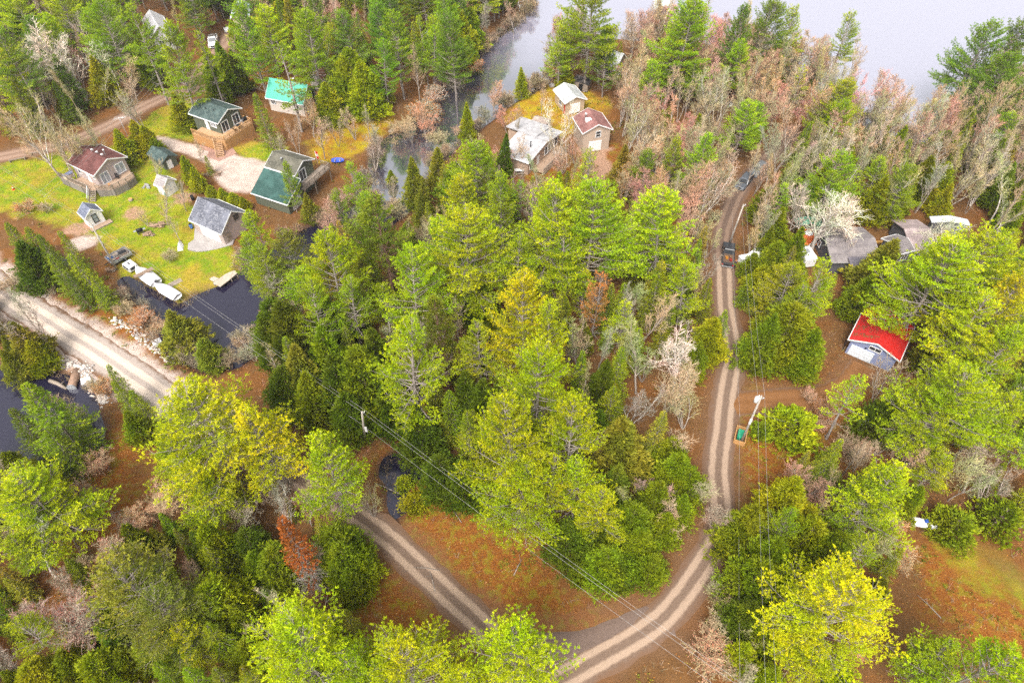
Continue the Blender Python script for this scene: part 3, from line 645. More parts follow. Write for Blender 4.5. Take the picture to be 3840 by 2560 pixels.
# --- peninsula buildings
RPG = shingle('silver_shingles', (.42, .43, .43), (.52, .53, .52), .5, (.62, .63, .6)); TAN = mk('tan_siding', (.45, .34, .235), .7, .08)
h10 = gable('garage', 'tan garage with pale grey roof and white door on the point', 'garage', P('20', 515, 915, 2.8), P('20', 708, 875, 2.8), P('20', 412, 790, 2.8), 2.8, 0, 1.1, TAN, RPG, .35)
door(h10, 'F', 1.1, h10['w']-1.0, .1, 2.2, WHITE, 'garage_door', 4); door(h10, 'L', .15, .75, .1, 2.1, mk('red_door', (.5, .05, .03))); window(h10, 'L', 2, 3.2, 1, 2, 1)
RRD = shingle('pink_red_shingles', (.22, .095, .085), (.28, .135, .12), .5, (.40, .25, .22))
h11 = gable('house', 'two storey cream house with faded red roof and garage door', 'house', P('20', 672, 1180, 4.5), P('20', 945, 1152, 4.5), P('20', 560, 1035, 4.5), 4.5, 0, 1.5, mk('cream_siding', (.46, .36, .28), .7, .07), RRD, .35)
door(h11, 'F', 1.2, h11['w']-1.6, .1, 2.3, WHITE2, 'garage_door', 4); window(h11, 'F', h11['w']/2-.2, h11['w']/2+.7, 3.1, 4.3, 0, hm=1); chimney(h11, 1.5, 3.6, 4.9, 6.1, .16, WHITE)
m = MB(); m.box(h11['w']/2-1.6, h11['w']/2-.3, 2.0, 2.9, 5.2, 5.75); m.build('skylight', WHITE, h11['r'])
WR = mk('white_roofing', (.44, .425, .43), .6, .2, 1.2, 9)
h12 = gable('house', 'low white roofed cottage with sun porch beside the river', 'house', P('20', 195, 1440, 3.0), P('20', 425, 1140, 3.0), P('20', -20, 1310, 3.0), 3.0, 0, 1.0, mk('cedar_siding', (.42, .30, .22), .8, .12), WR, .4)
w_, d_ = h12['w'], h12['d']
for i in range(4): window(h12, 'F', w_*.52+i*1.25, w_*.52+i*1.25+.9, 1.0, 2.6, 0)
window(h12, 'F', .6, 1.5, .9, 2.4, 0); door(h12, 'F', 3.2, 4.1, .1, 2.2)
MB().xz([(w_*.55, 3.92), (w_+.4, 3.2), (w_+.4, 3.34), (w_*.55, 4.06)], d_*.4, d_+3.4).build('wing_roof', WR, h12['r']); MB().box(w_*.58, w_, d_*.5, d_+3.0, 0, 3.2).build('wing_wall', mk('cedar_siding', (0, 0, 0)), h12['r'])
chimney(h12, w_*.3, 1.6, 3.4, 4.6, .1, BLACK)
DK = [(1.5, -2.6), (w_-.5, -2.6), (w_-.5, -.01), (1.5, -.01)]; deck(h12, DK, .5, WOOD, OLDWOODY, name='porch_deck', rail=[0], railm=WOOD)
h12b = gable('shed', 'small brown-grey shed directly behind the white roofed cottage', 'shed', P('20', 345, 1108, 2.3), P('20', 400, 1080, 2.3), P('20', 205, 1080, 2.3), 2.3, 0, .5, mk('dark_boards', (.15, .1, .07), .8), shingle('taupe_shingles', (.33, .26, .22), (.4, .32, .27), .3), .25, trimm=None, wmin=2.6)
door(h12b, 'F', .5, 1.4, .1, 1.9, WOOD)
h13 = gable('house', 'grey roofed cottage half hidden by trees in the middle of the point', 'house', P('20', 960, 620, 3), P('20', 1090, 560, 3), P('20', 800, 590, 3), 3.0, 0, 2.6, mk('cream_siding', (0, 0, 0)), RPG, .4, wmin=6)
window(h13, 'F', 1.2, 2.4, .9, 2.3, 1); window(h13, 'L', 1.0, 2.2, 1, 2.3, 1); chimney(h13, h13['w']/2, 2.5, 5, 6.3, .15)
h14 = gable('boathouse', 'pale green roofed boathouse at the lake edge', 'boathouse', P('20', 1305, 80, 3), P('20', 1440, 75, 3), P('20', 1335, 5, 3), 3.0, -.6, 1.0, mk('slate_boards', (.12, .13, .15), .7), mk('pale_green_metal', (.52, .62, .58), .4, .06), .3)
door(h14, 'F', .6, h14['w']-.6, -.4, 2.2, mk('slate_door', (.2, .22, .25)), 'boat_door', 3)
h15 = gable('house', 'mauve-brown roofed cottage with yellow walls behind red maples', 'house', P('30', 100, 640, 3), P('30', 320, 650, 3), P('30', 90, 460, 3), 3.0, 0, 1.6, mk('yellow_siding', (.6, .45, .16), .7, .08), shingle('mauve_shingles', (.28, .16, .17), (.34, .21, .21), .3), .4)
window(h15, 'F', 1, 2, 1, 2.3, 1); door(h15, 'F', h15['w']-3.2, h15['w']-2.2, .1, 2.2, WOOD)
h16 = gable('cabin', 'small cabin with slate blue roof and white window by the river', 'cabin', P('10', 1490, 405, 3), P('10', 1640, 395, 3), P('10', 1470, 330, 3), 3.0, 0, 1.5, mk('slate_siding', (.30, .32, .34), .7), mk('slate_blue_metal', (.13, .17, .24), .5, .08), .3)
window(h16, 'F', h16['w']-2.2, h16['w']-.5, .8, 2.5, 1, hm=1, fw=.14); door(h16, 'F', .8, 1.7, .1, 2.2, WOOD)
h17 = gable('house', 'white house glimpsed between tall pines at the top left', 'house', P('00', 1330, 330, 4), P('00', 1510, 270, 4), P('00', 1300, 170, 4), 4.0, 0, 2.0, WHITE2, mk('white_metal', (.6, .58, .6), .5, .08), .4)
window(h17, 'F', 1, 2, 1.2, 2.6, 1); window(h17, 'F', 3, 4, 1.2, 2.6, 1); door(h17, 'F', 4.6, 5.5, .1, 2.2)
h18 = gable('house', 'pink-beige gabled house behind the parked white pickup', 'house', P('00', 2030, 165, 4.5), P('00', 2190, 160, 4.5), P('00', 2040, 60, 4.5), 4.5, 0, 2.0, mk('pink_siding', (.58, .42, .38), .7, .07), mk('pale_teal_metal', (.45, .55, .55), .5, .08), .4)
window(h18, 'F', h18['w']/2-1.8, h18['w']/2-.6, 1, 2.4, 1); window(h18, 'F', h18['w']/2+.6, h18['w']/2+1.6, 1, 2.4, 1); door(h18, 'F', .3, 1.2, .1, 2.2)
# --- right side: dark roofed workshop cluster
RDK = shingle('charcoal_shingles', (.19, .165, .17), (.25, .22, .215), .5, (.32, .28, .26)); DGR = mk('dark_grey_boards', (.10, .10, .11), .8, .2)
def alongx(a, b, depth, z): return (Vector((a.x, a.y+depth, z)), a, Vector((b.x, b.y+depth, z)))
h19 = gable('workshop', 'long workshop with weathered charcoal shingle roof among cedars', 'workshop', *alongx(P('31', 650, 900, 2.8), P('31', 1085, 892, 2.8), 8.5, 2.8), 2.8, 0, 1.3, DGR, RDK, .4, trimm=mk('grey_trim', (0, 0, 0)))
window(h19, 'F', 1.2, 2.4, 1.0, 2.0, 1); door(h19, 'R', 3, 4.1, .1, 2.1, WOOD)
MB().add([(h19['w']-.2, 2.2, 3.35), (h19['w']-.2, 6.4, 3.35), (h19['w']+5.2, 6.4, 2.1), (h19['w']+5.2, 2.2, 2.1), (h19['w']-.2, 2.2, 3.2), (h19['w']-.2, 6.4, 3.2), (h19['w']+5.2, 6.4, 1.95), (h19['w']+5.2, 2.2, 1.95)], [(3, 2, 1, 0), (4, 5, 6, 7), (0, 4, 7, 3), (1, 2, 6, 5), (2, 3, 7, 6), (0, 1, 5, 4)]).build('lean_to_roof', shingle('dark_slate_shingles', (.13, .12, .14), (.18, .16, .18), .4), h19['r'])
MB().box(h19['w']+.01, h19['w']+4.9, 2.6, 6.0, 0, 1.96).build('lean_to_wall', DGR, h19['r'])
h20 = gable('cottage', 'small charcoal roofed cottage with blue door right of the workshop', 'cottage', P('31', 1095, 690, 3), P('31', 1165, 775, 3), P('31', 1215, 640, 3), 3.0, 0, .8, DGR, RDK, .3, trimm=WHITE2, wmin=4.2)
window(h20, 'R', 1.0, 2.0, 1, 2.2, 1); door(h20, 'F', .5, 1.5, .1, 2.2, mk('blue_panel', (.10, .25, .45), .6, .1)); MB().box(1.6, 1.9, -.1, -.01, .1, 2.3).build('door_post', mk('orange_frame', (.6, .25, .04)), h20['r'])
h21 = gable('cottage', 'mauve-grey roofed cottage beneath the bare white tree', 'cottage', *alongx(P('31', 1345, 802, 2.8), P('31', 1580, 795, 2.8), 8.0, 2.8), 2.8, 0, 1.3, DGR, shingle('mauve_grey_shingles', (.32, .25, .24), (.38, .3, .29), .4), .4, trimm=None)
window(h21, 'R', 1, 2.2, .9, 2.0, 1); door(h21, 'R', 3, 4, .1, 2.1, WOOD)
h22 = gable('shed', 'dark roofed shed hidden under pine boughs above the red roof', 'shed', P('31', 1400, 1170, 2.5), P('31', 1620, 1160, 2.5), P('31', 1420, 1105, 2.5), 2.5, 0, 1.0, DGR, RDK, .3, trimm=None); door(h22, 'F', .6, 1.6, .1, 2.0, WOOD)
MB().box(h22['w']*.5, h22['w']*.5+.8, 1, 1.5, 3.2, 3.42).build('skylight', WHITE, h22['r'])
h23 = gable('shed', 'long narrow shed with pale metal roof edge behind the white tree', 'shed', P('31', 1545, 545, 2.6), P('31', 1870, 565, 2.6), P('31', 1535, 500, 2.6), 2.6, 0, .5, DGR, mk('pale_blue_metal', (.5, .56, .6), .4, .08), .25, trimm=mk('pale_edge', (.62, .64, .66), .5)); door(h23, 'F', 2, 3, .1, 2.0, WOOD)
# --- red roofed garage
RRED = mk('red_metal', (.50, .022, .018), .42, .07, .8, 5, spec=.5); BLU = mk('blue_siding', (.23, .265, .42), .6, .05, 3, 10)
h24 = gable('garage', 'blue-grey garage with bright red metal roof and white door', 'garage', P('31', 805, 1580, 3), P('31', 1255, 1780, 3), P('31', 940, 1290, 3), 3.0, 0, 1.35, BLU, RRED, .4)
w_, d_ = h24['w'], h24['d']; m = MB(); kk = int((d_+.8)/.3)
for i in range(kk+1):
    y = -.38+i*.3
    for xa in (-h24['o'], w_+h24['o']): m.bar((xa, y, h24['ze']+.01), (w_/2, y, h24['zr']+.01), .03, .035)
m.bar((w_/2, -.4, h24['zr']+.03), (w_/2, d_+.4, h24['zr']+.03), .3, .03); m.build('roof_ribs', RRED, h24['r'])
door(h24, 'F', .3, w_*.56, .08, 2.1, mk('pale_blue_white', (.66, .70, .74), .5, .05), 'garage_door', 4); window(h24, 'F', w_*.40, w_*.40+1.5, 2.55, 3.15, 1, fw=.09)
wl = MB(); wl.box(w_*.33, w_*.33+.14, -.2, -.01, 2.35, 2.6); wl.build('wall_lamp', BLACK, h24['r'])
m = MB(); m.xz([(-.02, .0), (w_+.02, 0), (w_+.02, .12), (-.02, .12)], -.02, -.004); m.build('foundation', CONC, h24['r'])
lf = MB(); rg = random.Random(3)
for i in range(150):
    y = d_*(.25+.5*rg.random()) if i < 90 else d_*(.08+.1*rg.random()); x = rg.uniform(-.2, w_*.48); z = h24['ze']+(x+h24['o'])*h24['k']*.98+.03; s_ = rg.uniform(.04, .12)
    lf.add([(x-s_, y-s_, z), (x+s_, y-s_*.6, z+.03), (x+s_*.8, y+s_, z+.03), (x-s_, y+s_, z)], [(0, 1, 2, 3)])
o = lf.build('fallen_leaves', mk('brown_leaves', (.22, .08, .03)), h24['r']); o['kind'] = 'stuff'
# ------------------------------------------------------------------ utility poles and wires
def pole(name, label, base, top, r=.14, parts=()):
    b = Vector(base); tp = Vector(top); h = tp.z
    t = E('utility_pole', label, 'pole', (b.x, b.y, 0), 0, 'utility poles')
    d = tp-Vector((b.x, b.y, 0))
    MB().tube([(0, 0, -.3), d*.5, d], [r*1.15, r, r*.8], 10).build('post', POLEW, t)
    for kind, f, sd in parts:
        c = d*f; 
        if kind == 'tank': MB().tube([c+Vector((sd, 0, -.45)), c+Vector((sd, 0, -.4)), c+Vector((sd, 0, .4)), c+Vector((sd, 0, .48))], [.2, .27, .27, .12], 12).build('transformer', WHITE2, t)
        if kind == 'box': MB().box(c.x+sd-.14, c.x+sd+.14, c.y-.26, c.y-.12, c.z-.5, c.z+.45).build('meter_box', WHITE2, t)
        if kind == 'pins':
            m = MB(); m.bar(c+Vector((-.05, 0, -.05)), c+Vector((sd, 0, -.02)), .09, .09); m.build('bracket', GREYM, t)
            MB().tube([c+Vector((sd, 0, .0)), c+Vector((sd, 0, .22))], [.07, .05], 8).build('insulator', WHITE2, t)
        if kind == 'lamp':
            MB().bar(c, c+Vector((sd, -.3, .15)), .06, .06).build('lamp_arm', GREYM, t); MB().blob(c+Vector((sd*1.2, -.36, .12)), .2, sc=(1.3, .8, .5)).build('lamp_head', WHITE2, t)
    return t, Vector((tp.x, tp.y, tp.z))
def ptop(x, y, h): return (x, y, h)
pb = P('00', 1625, 898); pt = P('00', 1505, 587, 9.5)
poleA, A_ = pole('p', 'pale utility pole with street lamp beside the dirt track at top left', pb, (pb.x-.3, pb.y, 9.0), parts=[('lamp', .72, -.5), ('pins', .97, .35)])
pb = P('01', 1030, 965); poleB, B_ = pole('p', 'leaning weathered utility pole beside the junk trailer on the lawn', pb, (pb.x-.1, pb.y+.2, 9.2), parts=[('pins', .98, .3)])
pb = P('12', 987, 940); poleC, C_ = pole('p', 'short utility pole between the bright pine and dark cedars in the middle', (pb.x, pb.y), (P('12', 957, 690, 8.5).x, P('12', 957, 690, 8.5).y, 8.5), parts=[('box', .45, .3), ('pins', .98, .3)])
pb = P('22', 2060, 975); poleD, D_ = pole('p', 'tall utility pole with white transformer beside the gravel bend road', pb, (pb.x+.0, pb.y+.1, 10.2), parts=[('tank', .93, -.4), ('box', .52, -.1), ('pins', .95, .35), ('pins', .99, -.3)])
pb = P('21', 1955, 760); poleE, E_ = pole('p', 'plain utility pole above the black pickup near the cedars', pb, (pb.x+.4, pb.y, 8.6), parts=[('pins', .98, .3)])
WIRE = mk('wire', (.42, .40, .38), .4, .05, metal=.3)
def wire(a, b, label, sag=.6, r=.013, group='power lines'):
    a, b = Vector(a), Vector(b); pts = []
    for i in range(15):
        s_ = i/14; p = a.lerp(b, s_); p.z -= sag*4*s_*(1-s_); pts.append(p)
    return tag(MB().tube(pts, r, 5).build('power_line', WIRE), label, 'power line', group)
G0 = F(-200, 255, 9.2)
for k, (dx, dz) in enumerate(((0, 0), (.5, -.35), (-.4, -2.2))):
    nm = ['top', 'middle', 'lowest'][k]; o_ = Vector((dx, dx*.6, dz)); low = ['upper', 'inner', 'low slack'][k]
    wire(G0+o_, B_+o_, f'{nm} power line running off the left edge from the lawn pole')
    wire(B_+o_, C_+o_, f'{nm} power line crossing the dark pond to the short middle pole')
    q = F(1790, 1640, 7.5); wire(C_+o_, q+o_, f'{nm} power line crossing the amber clearing and bend in the road')
for k, (dx, dz) in enumerate(((.35, .1), (-.35, -.3), (-1.5, -4.3))):
    nm = ['rightmost', 'middle', 'leftmost low'][k]; o_ = Vector((dx, 0, dz)); o2 = Vector((dx*1.2, 0, dz*.9))
    e2 = Vector((dx, 0, dz*.3))
    wire(E_+e2, D_+o_, f'{nm} power line along the road from the plain pole to the transformer pole')
    q = F(1775, 1640, 9.6); wire(D_+o_, q+o2, f'{nm} power line from the transformer pole out of the bottom edge')
for k, dz in enumerate((-.1, -1.2, -1.8)):
    nm = ['top', 'middle', 'lowest'][k]
    q = F(90, 440, 8); wire(A_+Vector((0, 0, dz)), q+Vector((0, 0, dz)), f'{nm} wire from the lamp pole across bare trees to the left', r=.016)
    q = F(470, 145, 8.5); wire(A_+Vector((0, 0, dz)), q+Vector((0, 0, dz)), f'{nm} wire from the lamp pole towards the upper track', r=.016)
wire(D_+Vector((0, 0, -3)), P('32', 400, 810, 3), 'thin service line sloping from the transformer pole to the bush', .3, .012)

# ------------------------------------------------------------------ vehicles
def paint(name, c): return mk(name, c, .3, .05, spec=.6)
def vehicle(name, label, cat, k1, pa, pb_, L, W, H, col, kind='suv', zz=0.):
    """pa = photo point under the rear centre, pb_ = under the front centre"""
    a, b = P(k1, *pa), P(k1, *pb_); mid = (a+b)/2; rz = math.atan2(b.y-a.y, b.x-a.x)
    t = E(name, label, cat, (mid.x, mid.y, zz), rz); h = L/2; w = W/2
    m = MB(); gc = .35
    prof = [(-h, gc+.1), (-h+.1, gc), (h-.15, gc), (h, gc+.15), (h, H*.50), (h-.12, H*.56), (h*.45, H*.60), (-h+.05, H*.60), (-h, H*.56)]
    n = len(prof); vs = []
    for sy, ins in ((-w, .0), (-w+.05, .0), (w-.05, 0), (w, 0)):
        for (x, z) in prof:
            f = .94 if abs(sy) == w else 1; vs.append((x*(.985 if abs(sy) == w else 1), sy, gc+(z-gc)*f))
    fs = [tuple(range(n))]+[(j*n+(i+1) % n, j*n+i, (j+1)*n+i, (j+1)*n+(i+1) % n) for j in range(3) for i in range(n)]+[tuple(reversed(range(3*n, 4*n)))]
    m.add(vs, fs); body = m.build('body', col, t)
    x0, x1 = (-h*.92, h*.42) if kind == 'suv' else (-h*.12, h*.42)
    zt = H; zb = H*.595
    tw = w*.80; lo = [(x0, -w+.05), (x1, -w+.05), (x1, w-.05), (x0, w-.05)]; hi = [(x0+.22, -tw), (x1-.55, -tw), (x1-.55, tw), (x0+.22, tw)]
    cabv = [(x, y, zb) for x, y in lo]+[(x, y, zt-.08) for x, y in hi]
    MB().add(cabv, [(0, 1, 5, 4), (1, 2, 6, 5), (2, 3, 7, 6), (3, 0, 4, 7)]).build('windows', DARKGLASS, t)
    MB().add([(x0+.2, -tw-.02, zt-.085), (x1-.52, -tw-.02, zt-.085), (x1-.52, tw+.02, zt-.085), (x0+.2, tw+.02, zt-.085), (x0+.28, -tw+.05, zt), (x1-.65, -tw+.05, zt), (x1-.65, tw-.05, zt), (x0+.28, tw-.05, zt)],
        [(3, 2, 1, 0), (4, 5, 6, 7), (0, 1, 5, 4), (1, 2, 6, 5), (2, 3, 7, 6), (3, 0, 4, 7)]).build('roof', col, t)
    for sy in (-1, 1):
        m = MB()
        for xa, xb in ((x0, x0+.22), (x1, x1-.55)): m.bar((xa, sy*(w-.05), zb), (xb, sy*tw, zt-.06), .09, .07)
        m.build('pillar', col, t); m = MB()
        MB().box(h-.1, h+.015, sy*w*.62-.22, sy*w*.62+.22, H*.40, H*.50).build('headlight', PALEGLASS, t)
        MB().box(-h-.015, -h+.08, sy*w*.85-.12, sy*w*.85+.12, H*.36, H*.54).build('taillight', mk('red_lens', (.45, .01, .01), .3), t)
        MB().box(x1-.35, x1-.2, sy*(w+.02), sy*(w+.2), zb-.02, zb+.16).build('mirror', BLACK, t) if sy > 0 else MB().box(x1-.35, x1-.2, sy*(w+.2), sy*(w+.02), zb-.02, zb+.16).build('mirror', BLACK, t)
        for xx in (-h*.62, h*.62):
            wl = MB().tube([(xx, sy*(w-.22), .36), (xx, sy*(w+.015), .36)], .37, 16).build('wheel', RUBBER, t)
            MB().tube([(xx, sy*(w+.0), .36), (xx, sy*(w+.03), .36)], .22, 12).build('rim', GREYM, wl)
    MB().box(h-.02, h+.03, -w*.4, w*.4, H*.30, H*.47).build('grille', BLACK, t); MB().box(h-.05, h+.06, -w*.9, w*.9, gc+.02, gc+.16).build('bumper', GREYM, t); MB().box(-h-.06, -h+.05, -w*.9, w*.9, gc+.02, gc+.18).build('bumper', GREYM, t)
    if kind == 'pickup':
        MB().box(-h+.08, x0-.08, -w+.16, w-.16, H*.60+.002, H*.60+.006).build('bed_liner', mk('bed_brown', (.14, .09, .06), .9, .4, 4), t)
        m = MB()
        for a_ in ((-h, -h+.09, -w+.03, w-.03), (-h, x0, -w+.03, -w+.15), (-h, x0, w-.15, w-.03)): m.box(*a_, H*.60, H*.60+.12)
        m.build('bed_rail', col, t)
    return t
BLK = paint('black_paint', (.03, .032, .036))
trk = vehicle('pickup_truck', 'black pickup truck with loaded bed parked on the narrow road', 'pickup', '21', (1938, 952), (1952, 770), 5.6, 1.95, 1.85, BLK, 'pickup')
bt = trk.location
for (x, y, c, nm, lab) in ((-1.6, .3, (.6, .25, .03), 'gas_can', 'orange jug in the bed of the black pickup'), (-2.0, -.35, (.35, .04, .03), 'tool_box', 'dark red box in the bed of the black pickup'), (-1.3, -.3, (.25, .14, .07), 'crate', 'brown crate in the bed of the black pickup')):
    a = trk.rotation_euler.z; wx, wy = bt.x+x*math.cos(a)-y*math.sin(a), bt.y+x*math.sin(a)+y*math.cos(a)
    t = E(nm, lab, nm.replace('_', ' '), (wx, wy, 1.12), a+.3)
    MB().box(-.22, .22, -.18, .18, 0, .34).build('container', mk(nm+'_col', c), t); MB().tube([(-.12, 0, .34), (-.12, 0, .45), (.12, 0, .45), (.12, 0, .34)], .025, 6).build('handle', BLACK, t)
vehicle('parked_car', 'dark silver car parked on the road above the black pickup', 'car', '21', (2125, 175), (2050, 262), 4.7, 1.85, 1.6, paint('dark_silver', (.10, .11, .13)), 'suv')
vehicle('parked_car', 'pale grey car mostly hidden by branches beyond the dark silver car', 'car', '21', (2245, 80), (2180, 140), 4.5, 1.8, 1.55, paint('pale_grey_paint', (.2, .21, .22)), 'suv')
vehicle('pickup_truck', 'white pickup parked under tall pines at the top left', 'pickup', '00', (1890, 352), (1885, 432), 5.6, 2.0, 1.9, paint('white_car', (.8, .8, .8)), 'pickup')
vehicle('parked_car', 'white car half hidden beside the pink-beige house', 'car', '00', (2110, 262), (2020, 282), 4.5, 1.85, 1.5, MATS['white_car'], 'suv')
def camper(label, k, c, L, W, H, rz, col):
    p = P(k, *c); t = E('camper_trailer', label, 'trailer', (p.x, p.y, 0), rz)
    h, w = L/2, W/2; m = MB(); pr = [(-h, .45), (h-.3, .45), (h, 1.0), (h-.15, H-.25), (h-.5, H), (-h+.25, H), (-h, H-.2)]
    m.xz(pr, -w, w); m.build('body', col, t); MB().box(-.6, .6, -w-.012, -w-.002, 1.2, 1.8).build('window', DARKGLASS, t); MB().box(-h*.7, -h*.7+.7, -w-.02, -w-.002, .5, 2.0).build('door', GREYM, t)
    for sy in (-1, 1): MB().tube([(0, sy*(w-.2), .35), (0, sy*(w+.01), .35)], .35, 14).build('wheel', RUBBER, t)
    MB().bar((h, 0, .45), (h+1.2, 0, .45), .12, .1).build('hitch', BLACK, t); MB().box(-.4, .4, -.35, .35, H, H+.18).build('roof_vent', GREYM, t); return t
camper('white camper trailer screened by cedars right of the black pickup', '21', (2215, 890), 4.6, 2.1, 2.2, R_(40), WHITE2)
camper('small white box trailer at the left end of the workshop', '31', (400, 900), 3.4, 2.0, 2.3, R_(100), WHITE2)
p = P('21', 2085, 900); t = E('utility_box', 'small white box beside the narrow road near the black pickup', 'box', (p.x, p.y, 0), .3); MB().box(-.8, .8, -.5, .5, 0, 1.1).build('box_body', WHITE2, t); MB().box(-.85, .85, -.55, .55, 1.103, 1.2).build('lid', WHITE, t)

# ------------------------------------------------------------------ person by the truck (dark coat, orange cap)
def person(label, loc, rz, coat, trous, skin, hatc):
    t = E('person', label, 'person', loc, rz)
    m = MB()
    V = [((0, 0, .92), .15), ((0, 0, 1.15), .15), ((0, .01, 1.38), .16), ((0, .02, 1.5), .065), ((0, .03, 1.58), .06),
         ((-.10, 0, .86), .10), ((-.11, .02, .48), .07), ((-.11, 0, .09), .05), ((-.11, .14, .05), .045), ((.10, 0, .86), .10), ((.12, .05, .48), .07), ((.13, 0, .09), .05), ((.13, .14, .05), .045),
         ((-.2, 0, 1.40), .07), ((-.27, .0, 1.12), .05), ((-.25, .12, .90), .036), ((.2, 0, 1.40), .07), ((.28, .02, 1.13), .05), ((.24, .2, .95), .036)]
    Eg = [(0, 1), (1, 2), (2, 3), (3, 4), (0, 5), (5, 6), (6, 7), (7, 8), (0, 9), (9, 10), (10, 11), (11, 12), (2, 13), (13, 14), (14, 15), (2, 16), (16, 17), (17, 18)]
    for wrist, sx in ((15, -1), (18, 1)):
        w0 = Vector(V[wrist][0]); pal = w0+Vector((0, .03, -.08)); V.append((tuple(pal), .034)); pi = len(V)-1; Eg.append((wrist, pi))
        for f in range(4):
            b0 = pal+Vector((sx*(f-1.5)*.02, .012, -.03)); l_ = (.062, .075, .072, .055)[f]
            V.append((tuple(b0+Vector((sx*(f-1.5)*.004, .008, -l_*.55))), .009)); Eg.append((pi, len(V)-1)); V.append((tuple(b0+Vector((sx*(f-1.5)*.006, .03, -l_))), .008)); Eg.append((len(V)-2, len(V)-1))
        V.append((tuple(w0+Vector((-sx*.045, .04, -.07))), .011)); Eg.append((pi, len(V)-1)); V.append((tuple(w0+Vector((-sx*.055, .055, -.11))), .009)); Eg.append((len(V)-2, len(V)-1))
    me = bpy.data.meshes.new('body'); me.from_pydata([v[0] for v in V], Eg, []); 
    b = bpy.data.objects.new('body', me); COL.objects.link(b); b.parent = t; b.modifiers.new('skin', 'SKIN').use_smooth_shade = True
    for i, v in enumerate(V): me.skin_vertices[0].data[i].radius = (v[1], v[1])
    me.skin_vertices[0].data[0].use_root = True
    t2 = NT('coat_and_trousers'); sp = t2.n('ShaderNodeSeparateXYZ'); t2.put(sp.inputs[0], t2.obj()); z = sp.outputs[2]
    c = t2.mix(t2.step(z, .88, .9), trous, coat); c = t2.mix(t2.step(z, 1.5, 1.52), c, skin); c = t2.mix(t2.math('MULTIPLY', t2.math('LESS_THAN', z, .91), t2.math('GREATER_THAN', t2.math('ABSOLUTE', sp.outputs[0]), .205)), c, skin)
    me.materials.append(t2.done(t2.bsdf(c, .8, .2)))
    sb = b.modifiers.new('sub', 'SUBSURF'); sb.levels = sb.render_levels = 1
    sk = mk('skin', skin, .6, .05); hd = MB(); hd.blob((0, .05, 1.68), .105, sc=(.85, 1, 1.2), n=12, m=9); hd.blob((0, .155, 1.665), .022, n=6, m=4)
    for sx in (-1, 1): hd.blob((sx*.092, .04, 1.67), .025, sc=(.5, 1, 1.4), n=6, m=4)
    hd.build('head', sk, t)
    for sx in (-1, 1): MB().blob((sx*.035, .142, 1.70), .012, n=6, m=4).build('eye', BLACK, t)
    MB().box(-.03, .03, .145, .158, 1.615, 1.625).build('mouth', mk('lips', (.3, .1, .08)), t)
    MB().blob((0, .035, 1.74), .108, sc=(.88, 1.02, .75), n=12, m=8).build('cap', hatc, t); return t
p = P('21', 2005, 955); person('person in dark coat and orange cap standing beside the black pickup', (p.x, p.y, 0), R_(70), (.03, .035, .06), (.03, .03, .035), (.5, .3, .22), mk('orange_cap', (.6, .18, .03)))

# ------------------------------------------------------------------ yard things
p1, p2 = P('01', 975, 850, .6), P('01', 1130, 830, .6); p = P('01', 1050, 850, .5)
rz = ang(P('01', 1040, 905, .5), P('01', 1140, 850, .5))
t = E('utility_trailer', 'flat utility trailer piled with junk beside the lawn pole', 'trailer', (p.x, p.y, 0), rz)
MB().box(-1.7, 1.7, -1.1, 1.1, .48, .58).build('deck', WOOD, t); m = MB()
for a_ in ((-1.75, 1.75, -1.15, -1.1), (-1.75, 1.75, 1.1, 1.15), (-1.75, -1.7, -1.1, 1.1), (1.7, 1.75, -1.1, 1.1)): m.box(*a_, .45, .95)
m.build('side_rails', GREYM, t); MB().bar((-1.7, 0, .45), (-2.7, 0, .4), .1, .1).build('hitch', BLACK, t)
for sy in (-1, 1): MB().tube([(.2, sy*1.2, .33), (.2, sy*1.38, .33)], .33, 14).build('wheel', RUBBER, t)
def junk(nm, lab, lx, ly, sz, mat, base, rz0, z):
    a = rz0; t = E(nm, lab, nm.replace('_', ' '), (base.x+lx*math.cos(a)-ly*math.sin(a), base.y+lx*math.sin(a)+ly*math.cos(a), z), a+random.uniform(-.4, .4))
    m = MB(); x, y, h = sz; m.box(-x, x, -y, y, 0, h*.8).build('body', mat, t); MB().box(-x*.85, x*.85, -y*.85, y*.85, h*.803, h).build('top', scm(mat), t); return t
def scm(m): return WOOD if m is not WOOD else BLACK
BLUEP = mk('blue_plastic', (.08, .2, .5), .5); REDP = mk('red_plastic', (.5, .05, .04), .5)
junk('crate', 'blue crate at the left end of the junk trailer', -1.2, .5, (.35, .3, .5), BLUEP, p, rz, .6); junk('scrap_box', 'grey box in the middle of the junk trailer', -.3, .4, (.5, .35, .4), GREYM, p, rz, .6)
junk('board_stack', 'stack of dark boards at the right of the junk trailer', .7, .1, (.8, .5, .35), WOOD, p, rz, .6); junk('fuel_can', 'red can at the near edge of the junk trailer', -.5, -.6, (.2, .16, .4), REDP, p, rz, .6); junk('engine_part', 'black engine part at the near left of the junk trailer', -1.1, -.6, (.3, .3, .35), BLACK, p, rz, .6)
